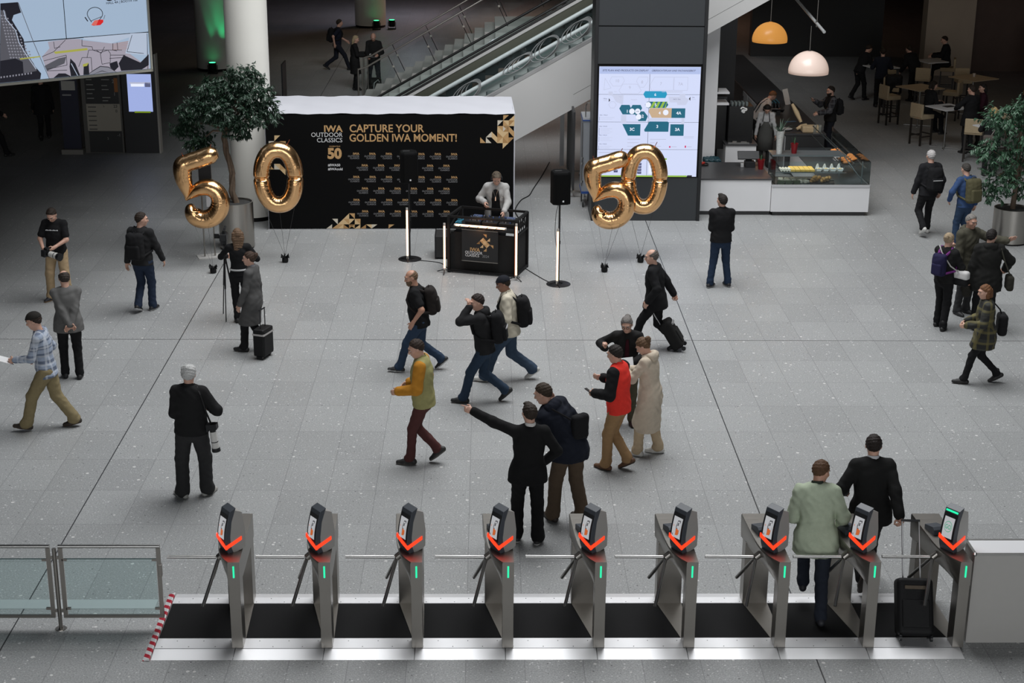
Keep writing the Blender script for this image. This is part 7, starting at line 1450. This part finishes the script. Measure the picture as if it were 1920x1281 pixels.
# 14 navy jacket leaning
K = person('tall man in navy jacket and brown trousers leaning over to listen', 1.02, 17.93, 38, 1.86, top=dict(c=(.011, .0135, .022), th=.046, hem=-.12, flare=.03, hood=True, fold=.009), bottom=dict(c=(.085, .06, .04), w=(.10, .08, .078)), shoes=dict(c=(.026, .018, .014), sole=(.012, .010, .009), boot=.05), hair=HB(c=(.04, .026, .016)), head=(22, 8, 6), lean=20, side=-18, twist=8, feet=((-.16, .06, 0, 8, 0), (.12, -.14, 0, -2, 0)), LA=dict(w=(.02, .32, 1.36), style='hold', d=(-.6, .3, .7), pole=(.8, -.4, -.5)), RA=dict(w=(.28, .10, .95)))
t = shoulder_bag(K, 'black sling bag on the back of the man in navy jacket', BK, K['P']+(K['u']*.20-K['fw']*.20+K['sh']*.12), (.12, .06, .16), [K['N']-K['sh']*.1-K['fw']*.12, K['P']+K['u']*.40-K['fw']*.185, K['P']+K['u']*.28-K['fw']*.20+K['sh']*.08], name='sling_bag')
# 15 red vest
K = person('man in bright red jacket with black sleeves and tan trousers', 1.69, 19.50, 62, 1.76, top=dict(c=(.80, .045, .032), th=.036, hem=-.08, flare=.012, sleevec=BK, collar=(.80, .045, .032), name='vest'), bottom=dict(c=(.32, .195, .095), w=(.096, .072, .064)), shoes=dict(c=(.11, .05, .022), sole=(.04, .025, .015), boot=.05), hair=HB(c=(.018, .013, .011)), head=(-4, 16, 0), lean=3, feet=((-.06, .05, 0, 10, 0), (.08, -.20, .0, 0, 30)), LA=dict(w=(.20, .26, 1.10), style='hold'), RA=dict(w=(.14, .30, 1.2), style='hold'))
t = sheet(K, 'small dark phone in the hand of the man in the red jacket', hc(K, 0, .10, (.0, .0, .025)), (.2, -.5, 1), .07, .14, (.02, .02, .02), 'mobile_phone', 'phone', thick=.008)
# 16 woman with glasses facing us
K = person('grey haired woman in glasses and black leather jacket facing the camera', 2.00, 21.15, 176, 1.66, g=.95, top=dict(c=(.016, .0155, .0155), th=.034, hem=-.06, name='leather_jacket', open=.05), mids=[dict(c=(.06, .012, .02), th=.014, hem=-.05, name='sweater', sleeve=.5)], bottom=dict(c=(.10, .09, .06)), shoes=dict(c=(.035, .012, .012), sole=(.02, .015, .01), boot=.05), hair=HB(style='bun', c=(.17, .155, .145), specs=True), head=(-10, 18, 4), lean=6, LA=dict(w=(.10, .34, 1.10), style='hold', pole=(.9, -.4, -.4)), RA=dict(w=(.33, .20, 1.26), style='fist', d=(-.1, .3, .95), pole=(.9, -.3, -.6)))
sheet(K, 'white leaflet held between the woman in glasses and the woman in beige', hc(K, 0, .14, (.0, .02, .03)), (.1, .75, .65), .16, .26)
# 17 woman in beige coat
K = person('woman in long beige coat and wide beige trousers writing with both hands', 2.22, 20.02, 64, 1.70, g=.90, top=dict(c=(.56, .48, .38), th=.034, hem=-.54, flare=.035, name='coat', hood=True, collar=(.56, .48, .38), fold=.008), bottom=dict(c=(.50, .39, .26), w=(.095, .074, .068)), shoes=SHW, hair=HB(style='bun', c=(.12, .068, .036)), head=(6, 34, 0), lean=5, LA=dict(w=(.06, .36, 1.22), style='hold', pole=(.8, -.5, -.5)), RA=dict(w=(.06, .38, 1.18), style='hold', pole=(.8, -.5, -.5)), feet=((-.12, .10, 0, 6, 0), (.12, -.12, 0, -14, 0)))
sheet(K, 'brown wallet in the hands of the woman in beige coat', mid(K, .11), (0, -.4, 1), .1, .16, (.06, .025, .02), 'wallet', 'wallet', thick=.015)
# 18 man with suitcase
K = person('man in black coat walking left and pulling a small suitcase', 2.76, 24.45, 72, 1.76, top=dict(c=(.010, .010, .011), th=.036, hem=-.13, flare=.04, name='coat'), bottom=dict(c=(.009, .009, .010)), shoes=SHB, hair=HB(style='fringe', c=(.10, .085, .075)), head=(14, 8, 0), lean=6, feet=((-.08, .34, 0, 0, -4), (.09, -.34, 0, -16, 26)), LA=dict(w=(.26, .08, .88)), RA=dict(w=(.29, -.22, .88), style='grip', pole=(.5, -.9, 0)))
suitcase('black cabin suitcase tilted behind the man in black coat', (3.20, 24.45, 0), 80, (.016, .013, .014), .50, -32, .33, .2, .42, (.3, .3, .3))
# 19 man standing
K = person('man in black jacket and jeans standing by the cafe counter, seen from behind', 4.32, 28.05, 4, 1.75, top=dict(c=(.010, .010, .0105), th=.034, hem=-.05, flare=.015, collar=(.01, .01, .01)), bottom=dict(c=(.018, .032, .062)), shoes=SHBW, hair=HB(c=(.018, .014, .012), quiff=True), head=(26, 0, 0), LA=dict(w=(.06, .24, 1.14), style='fist', d=(-1, .2, 0), pole=(.35, -.6, -.8)), RA=dict(w=(.06, .24, 1.10), style='fist', d=(-1, .2, 0), pole=(.35, -.6, -.8)), feet=((-.19, -.02, 0, 38, 0), (.16, .02, 0, -12, 0)))
# 20 man in green jacket
K = person('man in pale green jacket walking through the turnstile beside the suited man', 3.58, 15.38, -8, 1.80, top=dict(c=(.42, .48, .36), th=.038, hem=-.17, flare=.035, collar=(.03, .04, .03), name='jacket', fold=.009), bottom=dict(c=(.016, .020, .030)), shoes=dict(c=(.014, .015, .02), sole=(.02, .02, .025)), skin=(.48, .26, .18), hair=HB(c=(.10, .05, .025)), head=(-38, 22, 0), lean=10, side=-2, feet=((-.12, .26, .20, 0, -8), (.05, -.20, .024, -6, 6)), LA=dict(w=(.18, .28, 1.0)), RA=dict(w=(.26, .22, .98), style='relax'))
# 21 man in dark suit
K = person('man in dark suit walking through the turnstile, pulling a trolley case', 4.36, 16.22, 2, 1.83, top=dict(c=(.012, .013, .0145), th=.036, hem=-.13, flare=.04, name='suit_jacket', collar=(.5, .5, .52), fold=.006), bottom=dict(c=(.009, .009, .010)), shoes=dict(c=(.04, .026, .018), sole=(.02, .015, .012)), hair=HB(c=(.018, .012, .010)), head=(-6, 8, 0), lean=7, twist=-6, feet=((-.17, -.34, .03, -6, 62), (.06, .22, .02, 4, 0)), LA=dict(w=(.24, .22, 1.02), pole=(.7, -.8, -.3)), RA=dict(w=(.22, -.30, .96), style='grip', pole=(.45, -1, 0)))
suitcase('black trolley case rolling on the lane mat at the right', (4.53, 14.82, .026), -4, (.008, .008, .0085), .60, -30, .38, .24, .62, (.10, .08, .06))
# 22 woman with plaid shawl
K = person('auburn haired woman in dark coat and yellow checked shawl striding left', 7.64, 22.88, 84, 1.63, g=.9, top=dict(c=plaid('plaid_shawl', (.035, .036, .03), (.012, .012, .012), (.16, .135, .045), 6.5), th=.045, hem=-.24, flare=.05, name='shawl_coat', fold=.008), bottom=dict(c=BK, w=(.09, .062, .052)), shoes=dict(c=(.013, .012, .012), sole=(.02, .018, .016), boot=.06), hair=HB(style='bob', c=(.16, .07, .03)), head=(8, 10, 0), lean=4, feet=((-.07, .30, 0, 4, -4), (.07, -.26, 0, 0, 26)), LA=dict(w=(.16, .34, 1.04), style='hold'), RA=dict(w=(.2, .28, 1.0), style='hold'))
shoulder_bag(K, 'black shoulder bag on the back of the woman in the shawl', BK, (.14, -.24, .92), (.14, .07, .17), [K['S'][1]+V3(-.02, .05, .03), K['S'][1]+V3(-.02, 0, .085), K['S'][1]+V3(-.01, -.09, .04), (.13, -.19, 1.15), (.14, -.23, 1.05)])
# 23 woman with purple backpack
K = person('blonde woman in black fleece with purple backpack, one hand at her mouth', 7.74, 25.62, -48, 1.68, g=.95, top=dict(c=(.012, .012, .013), th=.03, hem=-.06, name='fleece', fold=.009), bottom=dict(c=(.010, .010, .011), w=(.098, .072, .064)), shoes=dict(c=(.012, .012, .012), sole=(.016, .016, .016), boot=.08), hair=HB(style='bun', c=(.34, .26, .17)), head=(4, 8, 0), LA=dict(w=(.05, .22, 1.42), style='fist', d=(-.3, .1, .9), pole=(.8, .2, -.8)), RA=dict(w=(.06, .26, 1.12), style='hold', pole=(.9, -.4, -.4)), feet=((-.10, .06, 0, 4, 0), (.12, -.10, 0, -16, 0)))
backpack(K, 'navy and purple backpack on the blonde woman', (.018, .016, .05), (.02, .018, .055), (.17, .035, .19), .85)
shoulder_bag(K, 'white and black shoulder bag at the side of the blonde woman', BK, (.27, .06, .93), (.14, .06, .13), [(-.12, -.05, 1.44), (.0, -.16, 1.36), (.17, -.13, 1.15), (.26, -.02, 1.05)], lid=(.58, .57, .56), strapc=(.36, .35, .34))
# 24 man in olive coat
K = person('grey haired man in olive coat talking with one hand raised', 8.33, 26.45, -150, 1.80, top=dict(c=(.072, .068, .050), th=.042, hem=-.12, flare=.03, hood=True, fold=.008), bottom=dict(c=DG), skin=(.46, .26, .19), hair=HB(c=(.20, .185, .17)), head=(-6, 12, 0), LA=dict(w=(.52, .38, 1.30), style='flat', d=(.75, .45, .35), t=(-.3, .2, 1), pole=(.3, -.6, -.9)), RA=dict(w=(.26, .1, .88)))
# 25 man in black parka
K = person('man in black hooded parka seen from behind, in the right hand group', 8.42, 25.52, -6, 1.76, top=dict(c=(.0135, .0135, .0125), th=.050, hem=-.22, flare=.03, hood=True, collar=(.35, .35, .34), fold=.010, name='parka'), bottom=dict(c=BK), shoes=SHB, hair=HB(c=(.014, .011, .010)), head=(-32, 4, 0), g=1.05, LA=dict(w=(.30, .02, .84), style='grip'), RA=dict(w=(.34, .22, 1.02), pole=(1, -.6, 0), style='fist'), feet=((-.13, 0, 0, -6, 0), (.13, 0, 0, 8, 0)))
shoulder_bag(K, 'dark olive shoulder bag hanging right of the man in black parka', (.030, .028, .022), (.37, -.03, .86), (.06, .13, .13), [(.17, -.08, 1.46), (.24, -.12, 1.25), (.36, -.06, 1.0)], strapc=(.06, .058, .045))
tag(smesh('knitted_cap', solid([ell((0, 0, 0), np.eye(3), (.09, .07, .10), .02), ell((.02, 0, -.08), np.eye(3), (.07, .05, .06), .04)], .01, (), folds(.006, 50, 1)), cloth((.028, .026, .022)), None, ctr(K, (-.32, .03, .70)), 0), 'dark cap held in the hand of the man in parka', 'cap')
# 26 white haired walker
K = person('white haired man in dark jacket and white sneakers walking away', 9.17, 31.95, 12, 1.82, top=dict(c=(.015, .015, .017), th=.03), bottom=dict(c=BK), shoes=SHW, hair=HB(style='short', c=(.48, .46, .45)), head=(0, 6, 0), feet=((-.20, -.26, .05, 0, 30), (.07, .12, 0, 4, 0)), LA=dict(w=(.26, .12, .86)), RA=dict(w=(.26, .02, .88)))
backpack(K, 'black backpack with pale strip on the white haired man', BK, stripe=(.3, .3, .3))
# 27 blue shirt
K = person('man in blue shirt and jeans walking away with an olive backpack', 9.62, 30.95, 22, 1.72, top=dict(c=(.035, .068, .16), th=.024, name='shirt'), bottom=dict(c=(.030, .055, .105)), shoes=dict(c=(.07, .035, .02), sole=(.03, .02, .015)), hair=HB(c=(.05, .045, .04)), head=(0, 14, 0), lean=4, feet=((-.08, .12, 0, 0, 0), (.09, -.12, 0, 0, 26)), LA=dict(w=(.28, .16, .98), pole=(1, -.6, -.2)), RA=dict(w=(.26, .02, .88)))
backpack(K, 'olive canvas backpack on the man in blue shirt', (.085, .078, .042), size=1.08)
# cafe staff and guest
K = person('waitress in white shirt and grey apron with head bowed, behind the coffee machine', 6.88, 38.55, 172, 1.62, g=.86, vox=.011, top=dict(c=(.55, .55, .55), th=.016, name='shirt'), bottom=dict(c=(.03, .03, .03)), shoes=SHB, hair=HB(style='bob', c=(.015, .012, .010)), head=(4, 48, 0), lean=5, LA=dict(w=(.28, .10, .84)), RA=dict(w=(.26, .10, .86)))
mb = MB(); c_ = K['P']; S_ = K['s']; rr = []
for zz, w_, d_ in ((.30, .09, .145), (.18, .12, .15), (.06, .165, .155), (-.1, .19, .16), (-.42, .20, .15)): rr.append([tuple(c_+(K['u']*zz if zz > 0 else V3(0, 0, zz))+K['sd']*math.sin(a)*w_+K['fw']*math.cos(a)*d_) for a in np.linspace(-1.45, 1.45, 13)])
mb.loft(rr, 0, False, False); [mb.tube([tuple(K['P']+K['u']*.30+K['sd']*q*.085+K['fw']*.142), tuple(K['N']+K['sd']*q*.06+K['fw']*.06), tuple(K['N']+K['sd']*q*.07-K['fw']*.06)], .010, 5, 1) for q in (-1, 1)]
o = mb.build('apron', [cloth((.10, .10, .095)), M_BLACK], K['body'], smooth=60); sm = o.modifiers.new('cloth', 'SOLIDIFY'); sm.thickness = .012
K = person('waiter in white shirt and braces leaning over the bar to the till', 6.92, 40.25, -82, 1.72, vox=.011, top=dict(c=(.50, .50, .49), th=.022, name='shirt'), bottom=dict(c=(.03, .03, .03)), shoes=SHB, hair=HB(style='short', c=(.15, .075, .035)), head=(0, 26, 0), lean=34, LA=dict(w=(.12, .60, 1.08), style='point', pole=(.6, -.4, -.8)), RA=dict(w=(.16, .46, 1.04), style='hold', pole=(.6, -.4, -.8)))
mb = MB(); [mb.tube([tuple(K['P']+K['u']*.10+K['sd']*q*.09-K['fw']*.128), tuple(K['P']+K['u']*.34+K['sd']*q*.085-K['fw']*.142), tuple(K['N']+K['sd']*q*.085-K['fw']*.07), tuple(K['N']+K['sd']*q*.09+K['fw']*.085), tuple(K['P']+K['u']*.1+K['sd']*q*.09+K['fw']*.14)], .011, 5) for q in (-1, 1)]; mb.build('braces', M_BLACK, K['body'], smooth=60)
K = person('bearded guest in dark vest and checked shirt at the bar, holding a phone', 8.78, 40.05, 96, 1.76, vox=.011, top=dict(c=(.012, .012, .014), th=.034, hem=-.06, name='vest', sleevec=plaid('plaid_dark', (.03, .03, .035), (.012, .012, .014), (.14, .14, .15), 10)), bottom=dict(c=(.012, .014, .02)), shoes=SHB, hair=HB(c=(.02, .014, .010), beard=True), head=(10, 12, 0), LA=dict(w=(.2, .36, 1.10), style='flat', d=(0, 1, -.3)), RA=dict(w=(.16, .38, 1.34), style='hold'))
backpack(K, 'black backpack on the guest at the bar', BK, size=.85)
sheet(K, 'dark phone in the hand of the guest at the bar', hc(K, 1, .10, (0, 0, .02)), (0, -.6, .8), .07, .15, (.02, .02, .02), 'mobile_phone', 'phone', thick=.008)
# pair by the stairs, and the walker
K = person('blonde woman in long black coat reading a paper by the stairs', -4.05, 49.6, -78, 1.70, g=.9, vox=.012, top=dict(c=(.012, .012, .013), th=.03, hem=-.40, flare=.04, name='coat'), bottom=dict(c=BK), shoes=dict(SHB, boot=.08), hair=HB(style='long', c=(.36, .28, .17), len=.30), head=(-14, 18, 0), LA=dict(w=(.08, .32, 1.16), style='hold'), RA=dict(w=(.10, .30, 1.10), style='hold'))
sheet(K, 'white sheet in the hands of the blonde woman by the stairs', mid(K, .14, (0, 0, .03)), (.4, -.5, .75), .16, .2)
K = person('bald man in black shirt reading a leaflet by the stairs', -3.46, 49.75, 172, 1.78, vox=.012, top=dict(c=(.012, .012, .012), th=.028, name='shirt'), bottom=dict(c=(.012, .013, .016)), shoes=SHB, skin=(.46, .26, .19), hair=HB(style='none', c=(.1, .06, .04)), head=(6, 30, 0), g=1.05, LA=dict(w=(.20, .30, 1.10), style='hold'), RA=dict(w=(.12, .32, 1.04), style='hold'), feet=((-.16, 0, 0, -12, 0), (.16, 0, 0, 12, 0)))
sheet(K, 'leaflet in the hands of the bald man by the stairs', mid(K, .12, (0, 0, .02)), (0, -.2, 1), .28, .14)
t = thing('rucksack', 'black and white rucksack on the floor at the feet of the bald man', 'bag', (-3.4, 49.25, 0)); smesh('bag_body', solid([rbox((0, 0, .22), np.eye(3), (.19, .14, .22), .09, .03)], .014, (), folds(.01, 30, 1)), M_BLACK, t); mb = MB(); mb.tube([(-.05, -.14, .05), (-.02, -.15, .3), (.1, -.13, .4), (.17, -.1, .25), (.17, -.1, .05)], .014, 6); mb.build('piping', M_PORC, t)
K = person('dim man in navy T-shirt with backpack walking right beyond the stairs', -4.95, 53.6, -80, 1.78, vox=.013, face=False, top=dict(c=(.010, .012, .022), th=.02, sleeve=.36, name='t_shirt'), bottom=dict(c=(.014, .016, .024)), hair=HB(), head=(10, 8, 0), lean=6, feet=walk(.75), LA=dict(w=(.24, .32, .92)), RA=dict(w=(.24, -.1, .88)))
backpack(K, 'dark backpack on the dim man beyond the stairs', BK, vox=.014)
# dim figures at the far left
K = person('dim figure in dark clothes walking away behind the video wall, by the totems', -11.55, 41.5, 10, 1.74, vox=.013, face=False, top=dict(c=BK, th=.04, hem=-.2, flare=.05, name='coat'), bottom=dict(c=BK), hair=HB(), feet=walk(.5))
K = person('dim figure in dark clothes at the left edge below the video wall', -12.25, 39.3, -60, 1.76, vox=.013, face=False, top=dict(c=BK, th=.03), bottom=dict(c=BK), hair=HB(), feet=walk(.6), LA=dict(w=(.3, .35, 1.0)))
# seating area
K = person('dim man in dark clothes bending over the far white table', 11.45, 48.2, -62, 1.76, vox=.013, face=False, top=dict(c=BK, th=.026), bottom=dict(c=BK), hair=HB(), head=(0, 20, 0), lean=24, feet=((-.10, -.30, 0, 0, 20), (.10, .05, 0, 0, 0)), LA=dict(w=(.16, .48, 1.13), style='flat'), RA=dict(w=(.16, .46, 1.13), style='flat'))
K = person('dim man in dark blue shirt, back turned, standing at the far white table', 11.72, 46.95, -8, 1.76, vox=.013, face=False, top=dict(c=(.014, .018, .026), th=.028), bottom=dict(c=BK), hair=HB(), LA=dict(w=(.2, .34, 1.13), style='flat'), RA=dict(w=(.22, .34, 1.13), style='flat'))
SEAT = dict(sit=True, hz=.93, feet=((-.14, .42, .26, 0, 0), (.14, .42, .26, 0, 0)), knees=((-.2, 1, .5), (.2, 1, .5)))
K = person('dim bending figure beside the far beige stools', 13.0, 48.0, 30, 1.74, vox=.014, face=False, top=dict(c=BK, th=.04), bottom=dict(c=BK), hair=HB(), lean=30, LA=dict(w=(.3, .3, .9)), RA=dict(w=(.2, .4, 1.0)))
K = person('seated man in dark suit in front of the beige wall pier', 14.35, 49.5, 74, 1.78, vox=.013, top=dict(c=BK, th=.03, hem=-.10, name='suit_jacket', collar=(.25, .24, .23)), bottom=dict(c=BK), shoes=SHB, hair=HB(), head=(10, 16, 0), LA=dict(w=(.18, .42, 1.14), style='flat'), RA=dict(w=(.18, .40, 1.14), style='flat'), lean=6, **SEAT)
stool('dim bar stool under the man in suit by the pier', 14.4, 49.48, 74)
K = person('seated woman in black blazer and white blouse at the white table', 11.62, 41.45, -70, 1.68, g=.9, vox=.012, top=dict(c=BK, th=.028, hem=-.1, open=.05, name='blazer'), mids=[dict(c=(.55, .55, .54), th=.012, hem=-.05, sleeve=.3, name='blouse')], bottom=dict(c=BK), shoes=SHB, hair=HB(style='bob', c=(.02, .014, .011)), head=(-10, 12, 0), lean=10, LA=dict(w=(.12, .40, 1.13), style='fist'), RA=dict(w=(.1, .40, 1.13), style='fist'), **SEAT)
K = person('man in black seen from behind at the white table', 12.42, 40.25, 28, 1.76, vox=.012, face=False, top=dict(c=BK, th=.034, hem=-.2, flare=.04, name='coat'), bottom=dict(c=BK), shoes=SHB, hair=HB(), head=(20, 6, 0), g=1.06, LA=dict(w=(.22, .30, 1.12), style='hold', pole=(1, -.4, -.2)), RA=dict(w=(.22, .26, 1.0)))
K = person('woman in dark maroon sweater beside the white table', 12.95, 41.05, 80, 1.68, g=.92, vox=.012, top=dict(c=(.030, .008, .014), th=.03, name='sweater'), bottom=dict(c=BK), shoes=SHB, hair=HB(style='long', c=(.015, .012, .010), len=.12), head=(16, 8, 0), LA=dict(w=(.2, .30, 1.1)), RA=dict(w=(.2, .3, 1.1)))
K = person('blonde woman in black seen from behind, standing at the table by the bushy tree', 12.15, 37.55, -14, 1.68, g=.95, vox=.011, face=False, top=dict(c=BK, th=.034, hem=-.14, flare=.03, name='coat'), bottom=dict(c=BK), shoes=SHB, hair=HB(style='bob', c=(.46, .33, .15)), head=(8, 4, 0), LA=dict(w=(.2, .32, 1.13), style='flat'), RA=dict(w=(.2, .32, 1.13), style='flat'))
shoulder_bag(K, 'taupe shoulder bag on the back of the blonde woman at the table', (.10, .085, .075), (-.08, -.22, .90), (.13, .06, .14), [(.16, -.02, 1.40), (.10, -.16, 1.25), (-.02, -.21, 1.04)], strapc=(.22, .20, .18))
K = person('dim figure in black standing at the right edge of the seating', 16.35, 45.6, 100, 1.78, vox=.014, face=False, top=dict(c=BK, th=.04), bottom=dict(c=BK), hair=HB(), LA=dict(w=(.2, .3, 1.1)), RA=dict(w=(.2, .3, 1.1)))
K = person('dim figure seated at the right edge beside the tree', 15.75, 43.6, 88, 1.72, vox=.014, face=False, top=dict(c=(.012, .011, .014), th=.034), bottom=dict(c=BK), hair=HB(), **SEAT)
stool('dim bar stool under the seated figure at the right edge', 15.8, 43.6, 88)
K = person('person with reddish hair in black mostly hidden behind the bushy tree', 13.35, 38.4, 60, 1.68, vox=.013, face=False, top=dict(c=BK, th=.034), bottom=dict(c=BK), hair=HB(c=(.36, .20, .11)), LA=dict(w=(.2, .3, 1.1)), RA=dict(w=(.2, .3, 1.1)))
